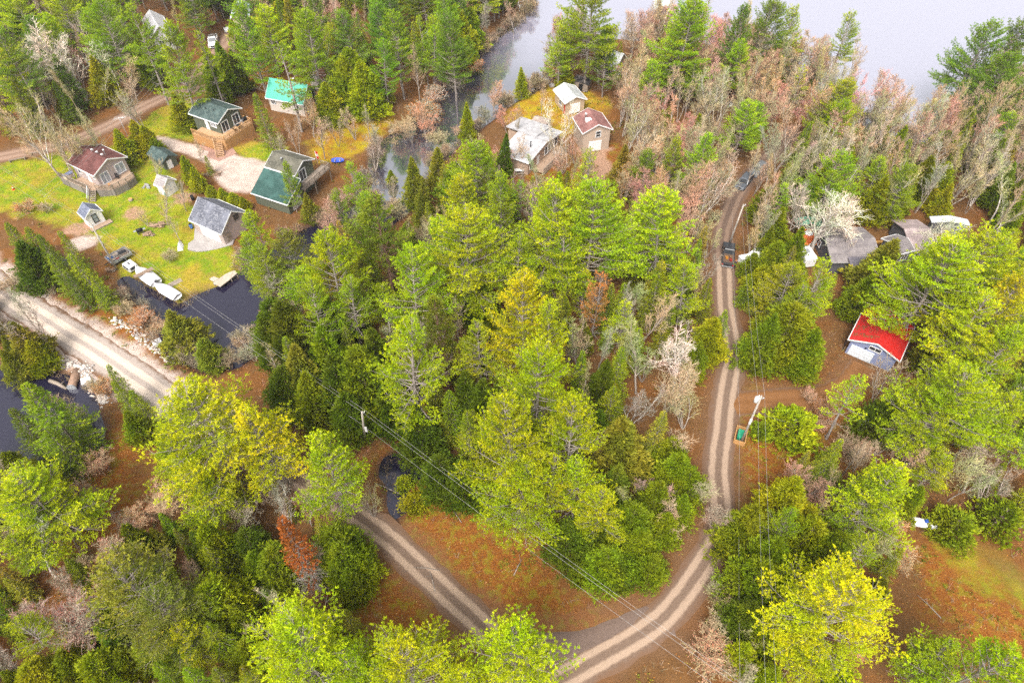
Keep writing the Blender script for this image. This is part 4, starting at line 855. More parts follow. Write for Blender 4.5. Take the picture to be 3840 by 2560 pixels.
# white truck cap on the grass
p = P('01', 1145, 925, .5); rz = ang(P('01', 1090, 925, .3), P('01', 1160, 975, .3)); t = E('truck_cap', 'white truck bed cap with dark rear window lying on the lawn', 'truck cap', (p.x, p.y, 0), rz)
MB().add([(-1.1, -.85, .05), (1.1, -.85, .05), (1.1, .85, .05), (-1.1, .85, .05), (-.95, -.7, .75), (.95, -.7, .75), (.95, .7, .75), (-.95, .7, .75)], [(3, 2, 1, 0), (4, 5, 6, 7), (0, 1, 5, 4), (1, 2, 6, 5), (2, 3, 7, 6), (3, 0, 4, 7)]).build('shell', WHITE, t)
MB().add([(1.10, -.6, .2), (1.10, .6, .2), (1.01, .52, .66), (1.01, -.52, .66)], [(0, 1, 2, 3)]).build('rear_window', DARKGLASS, t); MB().box(-.45, .15, -.12, .12, .755, .80).build('roof_rack', BLACK, t)
MB().add([(-.8, -.835, .25), (.8, -.835, .25), (.75, -.755, .62), (-.75, -.755, .62)], [(0, 1, 2, 3)]).build('side_window', DARKGLASS, t)
# boats under white covers
def boat(label, k, stern, bow, W, H, cover=True, extra=None, z0=.35):
    a, b = P(k, *stern, .6), P(k, *bow, .6); L = (b-a).length; mid = (a+b)/2; t = E('covered_boat', label, 'boat', (mid.x, mid.y, z0), math.atan2(b.y-a.y, b.x-a.x))
    n = 13; mh = MB(); mc = MB(); hv = []; cv = []
    for i in range(n):
        s_ = i/(n-1); x = -L/2+L*s_; w = W/2*(1-max(0, (s_-.45)/.55)**2.2)*(.9+.1*min(1, s_*4))+.02; k_ = .25+.55*s_**2
        hv.append([(x, -w, H*.55+.12*s_), (x, -w*.8, H*.15+.1*s_), (x, 0, .0+.3*max(0, s_-.7)), (x, w*.8, H*.15+.1*s_), (x, w, H*.55+.12*s_)])
        pk = H*(.95+.25*math.sin(math.pi*min(1, s_*1.2))); cv.append([(x, -w-.03, H*.53+.12*s_), (x, -w*.95, H*.62+.1*s_), (x, -w*.45, (H*.6+pk)/2), (x, 0, pk*(.95 if i % 4 else 1.04)), (x, w*.45, (H*.6+pk)/2), (x, w*.95, H*.62+.1*s_), (x, w+.03, H*.53+.12*s_)])
    def loft(m, rows):
        c = len(rows[0]); vs = [v for r in rows for v in r]
        fs = [(i*c+j, (i+1)*c+j, (i+1)*c+j+1, i*c+j+1) for i in range(len(rows)-1) for j in range(c-1)]+[tuple(reversed(range(c))), tuple(len(vs)-c+j for j in range(c))]
        m.add(vs, fs, 0, True)
    loft(mh, [list(reversed(r)) for r in hv]); mh.build('hull', WHITE2, t); loft(mc, [list(reversed(r)) for r in cv][::-1] if False else cv); c = mc.build('cover', mk('white_tarp', (.80, .78, .80), .5, .05, bump=.3), t)
    for f in (-1, 1):
        if c.data.polygons[len(c.data.polygons)//2].normal.z < 0: c.data.flip_normals()
    for x in (-L*.3, L*.2): MB().box(x-.1, x+.1, -W*.4, W*.4, -z0, .12).build('cradle', WOOD, t)
    if extra == 'motor':
        mm = MB().box(-L/2-.35, -L/2-.02, -.18, .18, H*.6, H*1.05).build('outboard_motor', BLACK, t); MB().box(-L/2-.25, -L/2-.12, -.06, .06, -.2, H*.6).build('motor_leg', GREYM, mm)
    return t
boat('boat under a white cover with a brown board across it', '01', (1385, 1095), (1205, 960), 2.1, 1.1, extra='motor')
boat('slimmer white covered boat nearest the dark pond', '01', (1570, 1215), (1372, 1098), 1.8, .9)
p = P('01', 1262, 985, 1.75); t = E('board', 'wide brown board lying across the first covered boat', 'board', (p.x, p.y, 1.58), ang(P('01', 1200, 1010, 1.7), P('01', 1320, 955, 1.7))); MB().box(-1.55, 1.55, -.38, .38, 0, .05).build('panel', plank('brown_planks', (.28, .19, .13), (.38, .27, .19), .2, 'y'), t); MB().box(-1.5, 1.5, -.04, .04, .052, .09).build('batten', WOOD, t)
# docks
def dock(label, quads, z, mat, legs, name='dock', kw='dock'):
    p = quads[0]; c = sum((q for q in quads[0]), Vector((0, 0, 0)))/4; t = E(name, label, kw, (c.x, c.y, 0))
    for q in quads:
        pl = [(v.x-c.x, v.y-c.y) for v in q]; 
        if sum((pl[i-1][0]*pl[i][1]-pl[i][0]*pl[i-1][1]) for i in range(4)) < 0: pl.reverse()
        MB().prism(pl, z-.14, z).build('decking', mat, t); z += .012
        for i in (0, 2): MB().tube([(pl[i][0]*.92, pl[i][1]*.92, z-.15), (pl[i][0]*.92, pl[i][1]*.92, -1.6)], .07, 6).build('post', WOOD, t)
    return t
Q = lambda k, z, *pts: [P(k, x, y, z) for x, y in pts]
dock('pale plank dock of stepped sections at the dark pond', [Q('01', .2, (1875, 1080), (1940, 1112), (2040, 1035), (1985, 1000)), Q('01', .2, (1985, 1000), (2040, 1035), (2092, 990), (2065, 968)), Q('01', .2, (1840, 1045), (1885, 1070), (1930, 1040), (1880, 1022))], .1, PALEWOOD, 4)
dock('grey L-shaped plank dock on the river with a green rowboat', [Q('10', .1, (1225, 1098), (1245, 1095), (1420, 1122), (1412, 1148)), Q('10', .1, (1185, 1155), (1215, 1165), (1290, 1130), (1235, 1118))], .05, WOOD, 4)
dock('small pale jetty in front of the boat by the left lake shore', [Q('10', .1, (1990, 395), (2060, 375), (2068, 385), (2005, 410))], .0, WOOD, 4, 'jetty', 'jetty')
p = P('01', 1540, 1092); t = E('boardwalk', 'short brown plank ramp behind the slimmer covered boat', 'ramp', (p.x, p.y, .15), ang(P('01', 1500, 1115), P('01', 1580, 1075))); MB().box(-1.2, 1.2, -.5, .5, 0, .07).build('planks', WOOD, t); MB().box(-1.2, 1.2, -.45, -.35, -.15, -.002).build('runner', WOOD, t)
def rowboat(label, k, a, b, W, col, z):
    a, b = P(k, *a), P(k, *b); L = (b-a).length; mid = (a+b)/2; t = E('rowboat', label, 'boat', (mid.x, mid.y, z), math.atan2(b.y-a.y, b.x-a.x)); m = MB(); n = 11; rows = []
    for i in range(n):
        s_ = i/(n-1); x = -L/2+L*s_; w = max(.03, W/2*math.sin(math.pi*(.08+.88*s_))**.6); rows.append([(x, -w, .45), (x, -w*.75, .12), (x, 0, 0), (x, w*.75, .12), (x, w, .45), (x, w-.05, .45), (x, w*.7, .16), (x, 0, .06), (x, -w*.7, .16), (x, -w+.05, .45)])
    c = 10; m.add([v for r in rows for v in r], [(i*c+j, i*c+(j+1) % c, (i+1)*c+(j+1) % c, (i+1)*c+j) for i in range(n-1) for j in range(c)]+[tuple(range(c)), tuple(reversed(range((n-1)*c, n*c)))], 0, True); m.build('hull', col, t)
    for s_ in (-.2, .2): MB().box(L*s_-.1, L*s_+.1, -W*.38, W*.38, .3, .34).build('seat', WOOD, t)
    return t
rowboat('turquoise-green rowboat moored beside the grey river dock', '10', (1365, 1150), (1425, 1140), 1.2, mk('teal_paint', (.05, .40, .30), .4), -.62)
rowboat('upturned blue boat tarpaulin on the bank beside the balcony house', '10', (690, 1432), (800, 1428), 1.5, mk('blue_tarp', (.04, .10, .55), .5), .1)
rowboat('orange canoe lying beside the workshop roof', '31', (310, 762), (600, 756), 1.1, mk('orange_paint', (.65, .22, .05), .4), .3)
rowboat('white skiff lying to the right of the orange canoe', '31', (640, 785), (835, 765), 1.2, WHITE2, .3)
# propane tanks
def tank(label, k, a, b, lid, r):
    a, b = P(k, *a, .9), P(k, *b, .9); L = (b-a).length; m_ = (a+b)/2; t = E('propane_tank', label, 'propane tank', (m_.x, m_.y, 0), math.atan2(b.y-a.y, b.x-a.x), 'white propane tanks'); h = L/2
    m = MB(); xs = [(-h, .05), (-h+.06, .5), (-h+.16, .78), (-h+.32, .95), (-h+.5, 1), (h-.5, 1), (h-.32, .95), (h-.16, .78), (h-.06, .5), (h, .05)]
    m.tube([(x, 0, .35+r) for x, q in xs], [q*r for x, q in xs], 18); m.build('vessel', WHITE, t)
    x = (lid-.5)*L; MB().tube([(x, 0, .35+2*r-.06), (x, 0, .35+2*r+.16), (x, 0, .35+2*r+.24)], [.26, .26, .16], 12).build('lid', mk('blue_lid', (.02, .07, .35), .4), t)
    for x in (-h*.55, h*.55): MB().box(x-.1, x+.1, -r*.7, r*.7, 0, .42).build('foot', CONC, t)
tank('white propane tank on the leafy slope, nearer the red roofed garage', '32', (880, 775), (1015, 777), .72, .48)
tank('white propane tank beside a round evergreen bush, lower right', '33', (1345, 135), (1588, 185), .53, .55)
# recycling bin in its timber frame, lawn odds and ends
p = P('22', 2055, 915); rz = ang(P('22', 2030, 950), P('22', 2045, 880)); t = E('recycling_bin', 'green bin inside an open timber box at the transformer pole', 'bin', (p.x, p.y, 0), rz)
fw = mk('orange_wood', (.5, .27, .1), .8); m = MB()
for a_ in ((-1.25, 1.25, -.72, -.62), (-1.25, 1.25, .62, .72), (-1.25, -1.15, -.62, .62), (1.15, 1.25, -.62, .62)): m.box(*a_, 0, .8)
m.build('timber_frame', fw, t); MB().add([(-.6, -.35, .1), (.6, -.35, .1), (.6, .35, .1), (-.6, .35, .1), (-.7, -.42, .85), (.7, -.42, .85), (.7, .42, .85), (-.7, .42, .85)], [(3, 2, 1, 0), (0, 1, 5, 4), (1, 2, 6, 5), (2, 3, 7, 6), (3, 0, 4, 7), (4, 5, 6, 7)]).build('tub', mk('green_plastic', (.02, .30, .16), .5), t)
def smallthing(nm, lab, cat, k, x, y, build, z=0., rz=0., group=None):
    p = P(k, x, y); t = E(nm, lab, cat, (p.x, p.y, z if z else max(0, gz1(p.x, p.y))-.02), rz, group); build(t); return t
def cone(t):
    MB().tube([(0, 0, .05), (0, 0, .75)], [.2, .04], 10).build('cone', mk('cone_orange', (.75, .17, .05), .5), t); MB().box(-.25, .25, -.25, .25, 0, .05).build('base', mk('cone_orange', (0, 0, 0)), t); MB().tube([(0, 0, .38), (0, 0, .52)], [.14, .11], 10).build('band', WHITE, t)
smallthing('traffic_cone', 'orange cone on the lawn farthest left, below the wires', 'cone', '01', 122, 262, cone); smallthing('traffic_cone', 'orange cone on the lawn left of the tiny white shed', 'cone', '01', 352, 422, cone)
def stump(t): MB().tube([(0, 0, -.05), (0, 0, .45)], [.42, .34], 12).build('trunk', WOOD, t); MB().tube([(0, 0, .452), (0, 0, .47)], [.33, .33], 12).build('cut_face', mk('orange_cut', (.6, .3, .1)), t)
smallthing('tree_stump', 'orange topped stump on the lawn below the round deck', 'stump', '01', 1160, 368, stump)
def barrel(c):
    def f(t): MB().tube([(0, 0, 0), (0, 0, .3), (0, 0, .6), (0, 0, .9)], [.28, .31, .31, .28], 14).build('drum', c, t); MB().tube([(0, 0, .9), (0, 0, .94)], [.27, .27], 14).build('lid', BLACK, t)
    return f
smallthing('barrel', 'blue barrel at the near left corner of the speckled roof garage', 'barrel', '01', 1692, 600, barrel(BLUEP)); smallthing('barrel', 'dark barrel at the far corner of the speckled roof garage', 'barrel', '01', 1702, 350, barrel(BLACK)); smallthing('barrel', 'teal tub at the front of the white garden shed', 'barrel', '01', 1478, 325, barrel(mk('teal_plastic', (.05, .3, .25), .5)))
p = P('01', 1245, 650); barbecue((p.x, p.y, 0), R_(30), 'black barbecue standing by the log pile on the lawn')
def logs(n, L, sp):
    def f(t):
        rg = random.Random(n)
        m = MB()
        for i in range(n):
            a = rg.uniform(-.5, .5); x, y, z = rg.uniform(-sp, sp), rg.uniform(-sp*.5, sp*.5), rg.uniform(.1, .5); d = Vector((math.cos(a), math.sin(a), rg.uniform(-.15, .15)))*L*rg.uniform(.4, .7)
            m.tube([Vector((x, y, z))-d, Vector((x, y, z))+d], rg.uniform(.06, .13), 7)
        m.build('logs', mk('firewood', (.36, .24, .16), .85, .3, 3), t)['kind'] = 'stuff'; MB().box(-sp, sp, -sp*.4, sp*.4, 0, .1).build('pallet', WOOD, t)
    return f
smallthing('log_pile', 'messy firewood pile beside a bush in the middle of the lawn', 'log pile', '01', 1390, 580, logs(26, 1.0, 1.1)); smallthing('log_pile', 'scattered logs around the black barbecue', 'log pile', '01', 1310, 660, logs(14, .9, .9)); smallthing('log_pile', 'timber offcuts against the gable of the speckled roof garage', 'log pile', '01', 2060, 590, logs(12, 1.4, 1.0))
smallthing('log_pile', 'weathered branch pile by the gravel yard under the little spruce', 'log pile', '01', 1880, 130, logs(16, 1.3, 1.3)); smallthing('log_pile', 'stones and sticks at the foot of the lawn pole', 'log pile', '01', 985, 975, logs(10, .6, .6))
def whitesheet(t):
    MB().add([(-.5, -1.3, .0), (.4, -1.2, 0), (.55, .2, 0), (.2, 1.3, 0), (-.3, 1.1, 0), (-.45, .1, 0), (0, 0, .9), (.05, -.8, .55), (0, .8, .6)], [(0, 1, 7), (1, 2, 6, 7), (2, 3, 8, 6), (3, 4, 8), (4, 5, 6, 8), (5, 0, 7, 6)], 0, False).build('sheet', MATS['white_tarp'], t)
    MB().tube([(0, -1.0, .35), (0, 1.0, .35)], .1, 8).build('pole_under', WOOD, t)
smallthing('white_tarp', 'crumpled white tarpaulin at the foot of the bare lawn tree', 'tarpaulin', '01', 1590, 760, whitesheet, rz=R_(20))
def bench(t):
    MB().box(-1.4, 1.4, -.06, .06, .5, .62).build('rail', WOOD, t); MB().box(-1.4, 1.4, .45, .57, .25, .37).build('rail', WOOD, t)
    for x in (-1.3, 1.3): MB().box(x-.07, x+.07, -.05, .6, 0, .497).build('post', WOOD, t)
for k_, (x, y) in enumerate(((160, 1425), (345, 1362), (540, 1298))): smallthing('rail_fence', ['low weathered rail fence section beside the left edge of the dirt track', 'low rail fence section in the middle of the track row', 'low rail fence section nearest the leaning trunks by the track'][k_], 'fence', '00', x, y, bench, rz=R_(22), group='rail fences along the track')
def blob_bits(mats, n, sp, sz):
    def f(t):
        rg = random.Random(n+int(sp*10))
        for i in range(n):
            x, y = rg.uniform(-sp, sp), rg.uniform(-sp, sp); s_ = sz*rg.uniform(.6, 1.3); MB().box(x-s_, x+s_, y-s_*.7, y+s_*.7, 0, s_*1.1).build('piece', mats[i % len(mats)], t)
    return f
# satellite dish and tv mast
def mast(t):
    MB().tube([(0, 0, 0), (0, 0, 7.2)], .04, 6).build('mast', GREYM, t); m = MB(); m.bar((-1.0, 0, 7.2), (1.0, .5, 7.2), .05, .05)
    for i in range(7): f = -1+i*.33; m.bar((f, f*.25+.25-.7, 7.22), (f, f*.25+.25+.7, 7.22), .03, .03)
    m.build('antenna', WHITE2, t)
smallthing('television_mast', 'tall thin mast with white aerial behind the brown roof', 'aerial', '00', 1195, 1345, mast)
def dish(t): MB().tube([(0, 0, 0), (0, 0, 2.4)], .05, 6).build('mast', GREYM, t); MB().tube([(0, 0, 2.4), (-.1, -.12, 2.5), (-.18, -.22, 2.55)], [.05, .3, .42], 14, cap=True).build('dish', WHITE2, t)
smallthing('satellite_dish', 'white satellite dish among the cedars behind the brown roof', 'satellite dish', '00', 1250, 1320, dish)
# flag on the balcony house
p = P('10', 575, 1470); t = E('flag_pole', 'red and white flag on a pole at the balcony house', 'flag', (p.x, p.y, 0)); MB().tube([(0, 0, 0), (0, 0, 3.4)], .035, 6).build('pole', WHITE2, t)
rd = mk('flag_red', (.55, .02, .02), .7, .05); fv = lambda z0, z1: [(.04, 0, z0), (.42, .1, z0-.1), (.42, .09, z1-.1), (.04, 0, z1), (.04, .02, z0), (.42, .12, z0-.1), (.42, .11, z1-.1), (.04, .02, z1)]
for (z0, z1, mm) in ((2.8, 3.3, rd), (2.3, 2.8, WHITE), (1.8, 2.3, rd)): MB().add(fv(z0, z1), [(0, 1, 2, 3), (7, 6, 5, 4), (0, 4, 5, 1), (2, 6, 7, 3)]).build('stripe', mm, t)
MB().add([(.14, .01, 2.42), (.3, .05, 2.40), (.34, .06, 2.55), (.22, .03, 2.66), (.1, .0, 2.56)], [(0, 1, 2, 3, 4)]).build('leaf', rd, t)
# culverts and white markers at the causeway
def culv(t): MB().tube([(-1.6, 0, .0), (1.6, 0, .0)], .55, 16).build('pipe', mk('rust_pipe', (.35, .22, .15), .7, .3), t); MB().tube([(-1.65, 0, 0), (-1.55, 0, 0)], .6, 16).build('collar', GREYM, t)
p = P('02', 655, 400, -.3); t = E('culvert', 'rusty culvert pipe emptying into the dark pool below the road', 'culvert', (p.x, p.y, -.3), R_(100)); culv(t)
def markr(t): MB().box(-.6, .6, -.5, .5, 0, .5).build('block', WHITE, t); MB().box(-.45, .45, -.35, .35, .503, .56).build('cap', WHITE2, t)
p = P('02', 760, 425, .0); t = E('concrete_block', 'tilted white block among the stones above the dark pool', 'block', (p.x, p.y, -.1), R_(25)); t.rotation_euler = (.25, .15, R_(25)); markr(t)
p = P('02', 1390, 88, .0); t = E('concrete_block', 'flat white block among the stones on the pond side of the causeway', 'block', (p.x, p.y, 0), R_(40)); markr(t)
def woodlog(label, k, a, b, r, z):
    a, b = P(k, *a, z), P(k, *b, z); t = E('fallen_log', label, 'log', (a.x, a.y, z), 0); d = b-a
    MB().tube([(0, 0, 0), d*.5+Vector((0, .1, .05)), d], [r, r*.85, r*.6], 9).build('trunk', WOOD, t); MB().tube([d*.6, d*.6+Vector((.5, .5, .4))], [r*.3, .02], 6).build('branch_stub', WOOD, t)
woodlog('broken log slanting into the dark pool beside the culvert', '02', (440, 415), (590, 490), .3, -.4); woodlog('thin pale log on the bank above the dark pool', '02', (420, 325), (490, 345), .12, .1)
woodlog('driftwood log at the lower end of the dark pool', '02', (765, 925), (850, 1050), .16, -.3)
# orange machine under a teal tarp
p = P('31', 430, 700); t = E('small_excavator', 'orange machine with white cover under a teal tarpaulin by the workshop', 'machine', (p.x, p.y, 0), R_(-5))
MB().box(-1.7, 1.7, -1.5, 1.0, .5, 1.5).build('body', mk('machine_orange', (.68, .17, .05), .5), t); MB().blob((-.1, -.3, 1.6), .8, sc=(1, .9, .35), n=10).build('cover', WHITE2, t); MB().xz([(-2.2, 2.2), (0, 2.9), (2.3, 2.2), (2.3, 2.28), (0, 2.98), (-2.2, 2.28)], .6, 2.6).build('tarpaulin', mk('teal_tarp', (.02, .36, .24), .5), t)
for sx in (-1, 1): MB().tube([(sx*1.5, -1.2, .4), (sx*1.5, .9, .4)], .4, 12).build('track', BLACK, t)
for sx in (-2.0, 2.1): MB().box(sx-.06, sx+.06, 1.5, 1.62, 0, 2.2).build('post', WOOD, t)
smallthing('lumber_stack', 'yellow lumber on sawhorses between workshop and cottage', 'lumber', '31', 950, 755, lambda t: (MB().box(-3.0, 3.0, -.25, .25, .6, .8).build('boards', mk('yellow_lumber', (.62, .33, .08), .7), t), MB().box(-1.6, -1.2, -.4, .4, 0, .597).build('sawhorse', BLUEP, t), MB().box(1.2, 1.6, -.4, .4, 0, .597).build('sawhorse', BLACK, t)))
smallthing('lumber_stack', 'pale boards stacked along the far side of the workshop', 'lumber', '31', 740, 800, lambda t: (MB().box(-3.2, 3.0, -.4, .4, .25, .5).build('boards', PALEWOOD, t), MB().box(-2, -1.7, -.5, .5, 0, .247).build('bearer', WOOD, t), MB().box(1.5, 1.8, -.5, .5, 0, .247).build('bearer', WOOD, t)), rz=R_(6))
def atv(t):
    MB().box(-.8, .8, -.3, .3, .5, .85).build('body', REDP, t); MB().box(-.3, .5, -.2, .2, .853, 1.0).build('seat', BLACK, t); MB().tube([(-.6, -.4, 1.1), (-.55, 0, 1.05), (-.6, .4, 1.1)], .03, 6).build('handlebar', BLACK, t)
    for sx in (-.6, .6):
        for sy in (-.45, .45): MB().tube([(sx, sy-.12, .3), (sx, sy+.12, .3)], .3, 12).build('wheel', RUBBER, t)
smallthing('quad_bike', 'red quad bike under the pines right of the red roof', 'quad bike', '32', 1860, 80, atv, rz=R_(-50))
p = P('32', 745, 120, .0); t = E('bicycle', 'dark bicycle leaning on the left wall of the red roofed garage', 'bicycle', (p.x+.2, p.y, 0), R_(62))
for x in (-.55, .55):
    ring = [(x+.34*math.cos(a*math.pi/8), .0, .35+.34*math.sin(a*math.pi/8)) for a in range(17)]; MB().tube(ring, .03, 6).build('wheel', RUBBER, t)
m = MB()
for a_, b_ in (((-.55, 0, .35), (-.15, 0, .9)), ((-.15, 0, .9), (.4, 0, .85)), ((.4, 0, .85), (.55, 0, .35)), ((-.15, 0, .9), (0, 0, .35)), ((0, 0, .35), (.4, 0, .85)), ((-.55, 0, .35), (0, 0, .35))): m.tube([a_, b_], .025, 6)
m.build('frame', BLACK, t); MB().box(-.3, -.02, -.06, .06, .92, .98).build('saddle', BLACK, t); MB().tube([(.42, -.28, 1.0), (.4, 0, .95), (.42, .28, 1.0)], .02, 6).build('handlebar', BLACK, t)
smallthing('feed_bin', 'bright green tub under the cedar right of the road', 'tub', '22', 2268, 268, barrel(mk('bright_green', (.02, .5, .2), .5)))
smallthing('garbage_bin', 'dark bin standing behind the white garden shed', 'bin', '01', 1300, 232, blob_bits([WHITE2, GREYM], 4, .6, .25)) if False else smallthing('garden_stones', 'pile of pale stones left of the white garden shed', 'stones', '01', 1300, 238, blob_bits([CONC, GREYM], 6, .6, .25))
smallthing('picnic_table', 'grey-white bench table below the white roofed cottage', 'table', '21', 110, 120, lambda t: (MB().box(-.9, .9, -.4, .4, .7, .76).build('table_top', WHITE2, t), MB().box(-.9, .9, -.85, -.6, .42, .47).build('bench', WOOD, t), MB().box(-.9, .9, .6, .85, .42, .47).build('bench', WOOD, t), MB().box(-.6, -.5, -.8, .8, 0, .697).build('trestle', WOOD, t), MB().box(.5, .6, -.8, .8, 0, .697).build('trestle', WOOD, t)))
smallthing('white_hut', 'small white box hut among bare trees left of the road', 'hut', '21', 1690, 215, lambda t: (MB().box(-1, 1, -.8, .8, 0, 1.5).build('wall', WHITE2, t), MB().xz([(-1.15, 1.5), (1.15, 1.5), (0, 2.0)], -.95, .95).build('roof', WHITE, t), MB().box(-.35, .35, -.86, -.803, .05, 1.35).build('door', GREYM, t)), rz=R_(10))
smallthing('blue_tarp', 'bright blue tarpaulin over a heap among the red maples', 'tarpaulin', '20', 2140, 830, lambda t: (MB().blob((0, 0, .5), 1.3, sc=(1.2, .8, .7), n=9, m=6, jit=.15, sm=False).build('sheet', mk('blue_tarp', (0, 0, 0)), t), MB().box(1.3, 2.4, -.6, .5, 0, 1.0).build('crate', mk('navy', (.03, .04, .12)), t)))
smallthing('white_canoe', 'small white canoe glimpsed among bare trees by the blue tarp', 'boat', '20', 1985, 925, lambda t: (MB().blob((0, 0, .3), 1.0, sc=(1.9, .45, .35), n=10, m=8).build('hull', WHITE2, t), MB().box(-.5, .5, -.3, .3, .56, .66).build('thwart', WOOD, t)), rz=R_(60))
smallthing('dark_shed', 'little black roofed woodshed right of the tan garage', 'shed', '20', 665, 780, lambda t: (MB().xz([(-1.5, 0), (1.5, 0), (1.5, 1.7), (-1.5, 2.1)], -1.2, 1.2).build('wall', WOOD, t), MB().xz([(-1.8, 2.2), (1.8, 1.72), (1.8, 1.82), (-1.8, 2.3)], -1.4, 1.4).build('roof', mk('black_felt', (.05, .045, .045), .9), t), MB().box(-.5, .4, -1.25, -1.203, .05, 1.6).build('door', BLACK, t)), rz=R_(-20))
smallthing('lawn_swing', 'white frame swing seat on the shore at the top', 'swing', '20', 140, 80, lambda t: (MB().bar((-1.3, 0, 2), (1.3, 0, 2), .1, .1).build('top_bar', WHITE, t), [MB().bar((sx*1.3, sy*.8, 0), (sx*1.25, 0, 1.98), .09, .09).build('leg', WHITE, t) for sx in (-1, 1) for sy in (-1, 1)], MB().box(-.9, .9, -.3, .3, .5, .58).build('seat', WHITE, t), MB().box(-.9, .9, .3, .36, .6, 1.1).build('backrest', WHITE, t)), rz=R_(30))
# big boulders on the shore lawn and at the causeway
rg = random.Random(11)
ROCK = mk('boulder_stone', (.38, .34, .32), .9, .25, 1.5, 8, bump=.4); ROCKP = mk('pale_stone', (.62, .55, .48), .9, .22, 1.5, 9, bump=.4)
for k_, (kk, x, y, r, lb) in enumerate((('20', 340, 725, 1.1, 'large grey boulder on the point shore, biggest of the row'), ('20', 270, 745, .7, 'grey boulder second in the row along the point shore'), ('20', 240, 772, .6, 'low boulder nearest the water in the shore row'), ('20', 325, 765, .6, 'small boulder in front of the biggest shore boulder'), ('20', 400, 762, .75, 'dark boulder at the right end of the shore row'), ('02', 545, 255, .55, 'pale boulder alone on the bank above the dark pool'), ('02', 520, 270, .5, 'pale boulder left of its twin above the dark pool'), ('10', 1190, 925, .6, 'dark boulder on the mossy lawn near the river'), ('00', 2230, 790, .7, 'dark stone on the amber ground left of the turquoise roof'))):
    p = P(kk, x, y); o = MB().blob((0, 0, 0), r, sc=(1, .85, .7), n=9, m=6, jit=.18, rg=rg).build('boulder', ROCK if kk[0] == '2' else ROCKP if kk == '02' else mk('dark_stone', (.12, .1, .1), .9)); o.location = (p.x, p.y, .15); tag(o, lb, 'boulder', 'boulders')
# rip-rap: uncountable stones of the causeway banks
def riprap(name, label, spots, n, seed, smin=.10, smax=.34):
    rg = random.Random(seed); m = MB()
    for i in range(n):
        k, pg = rg.choice(spots); a = rg.random(); j = min(len(pg)-2, int(a*(len(pg)-1))); f = a*(len(pg)-1)-j
        q0, q1 = Vector(pg[j]), Vector(pg[j+1]); q = q0.lerp(q1, f); p = P(k, q.x+rg.gauss(0, 30), q.y+rg.gauss(0, 26)); r = smin+(smax-smin)*rg.random()**2.2
        m.blob((p.x, p.y, gz1(p.x, p.y)+r*.25), r, sc=(1, rg.uniform(.6, 1), .7), n=6, m=4, jit=.2, rg=rg, mi=rg.choice([0, 0, 1]))
    return stuff(m.build(name, [ROCKP, ROCK]), label, 'stones')
riprap('riprap', 'pale stones piled along both banks of the causeway road', [('02', [(1200, 20), (1340, 120), (1440, 170), (1520, 240)]), ('02', [(520, 250), (700, 300), (790, 320)]), ('02', [(780, 400), (830, 480), (880, 540), (930, 620)]), ('02', [(720, 330), (820, 440), (900, 580)]), ('01', [(1000, 1420), (1150, 1480), (1250, 1560)])], 620, 5)
# ------------------------------------------------------------------ tree meshes (numpy)
def unit(v): return v/(np.linalg.norm(v, axis=-1, keepdims=True)+1e-9)
def tubes(segs, n):
    """segs: array (m,8) p0 p1 r0 r1 -> verts, quads"""
    s = np.asarray(segs, float); p0, p1, r0, r1 = s[:, :3], s[:, 3:6], s[:, 6], s[:, 7]
    d = unit(p1-p0); ref = np.where(np.abs(d[:, 2:3]) < .9, np.array([[0, 0, 1.]]), np.array([[1., 0, 0]]))
    x = unit(np.cross(d, ref)); y = np.cross(d, x); a = np.arange(n)*2*math.pi/n
    ring = x[:, None]*np.cos(a)[None, :, None]+y[:, None]*np.sin(a)[None, :, None]
    V = np.concatenate([p0[:, None]+ring*r0[:, None, None], p1[:, None]+ring*r1[:, None, None]], 1).reshape(-1, 3)
    b = (np.arange(len(s))*2*n)[:, None]; k = np.arange(n)[None]; k2 = (k+1) % n
    Q = np.stack([b+k, b+k2, b+n+k2, b+n+k], -1).reshape(-1, 4)
    return V, Q
def npmesh(name, parts, mats):
    """parts: list of (V, faces (m,k), material index, v per face or None, smooth)"""
    me = bpy.data.meshes.new(name); nv = sum(len(p[0]) for p in parts)
    me.vertices.add(nv); me.vertices.foreach_set('co', np.concatenate([p[0] for p in parts]).astype(np.float32).ravel())
    li, ls, mi, vv, sm = [], [], [], [], []; vo = lo = 0
    for V, Fc, m, v, s in parts:
        li.append((Fc+vo).ravel()); k = Fc.shape[1]; ls.append(lo+np.arange(len(Fc))*k); mi.append(np.full(len(Fc), m)); vv.append(np.full(len(Fc), .5) if v is None else v); sm.append(np.full(len(Fc), s))
        vo += len(V); lo += Fc.size
    li = np.concatenate(li); ls = np.concatenate(ls); me.loops.add(len(li)); me.polygons.add(len(ls))
    me.loops.foreach_set('vertex_index', li.astype(np.int32)); me.polygons.foreach_set('loop_start', ls.astype(np.int32))
    me.polygons.foreach_set('material_index', np.concatenate(mi).astype(np.int32)); me.polygons.foreach_set('use_smooth', np.concatenate(sm))
    at = me.attributes.new('v', 'FLOAT', 'FACE'); at.data.foreach_set('value', np.concatenate(vv).astype(np.float32))
    for m in mats: me.materials.append(m)
    me.update(calc_edges=True); return me
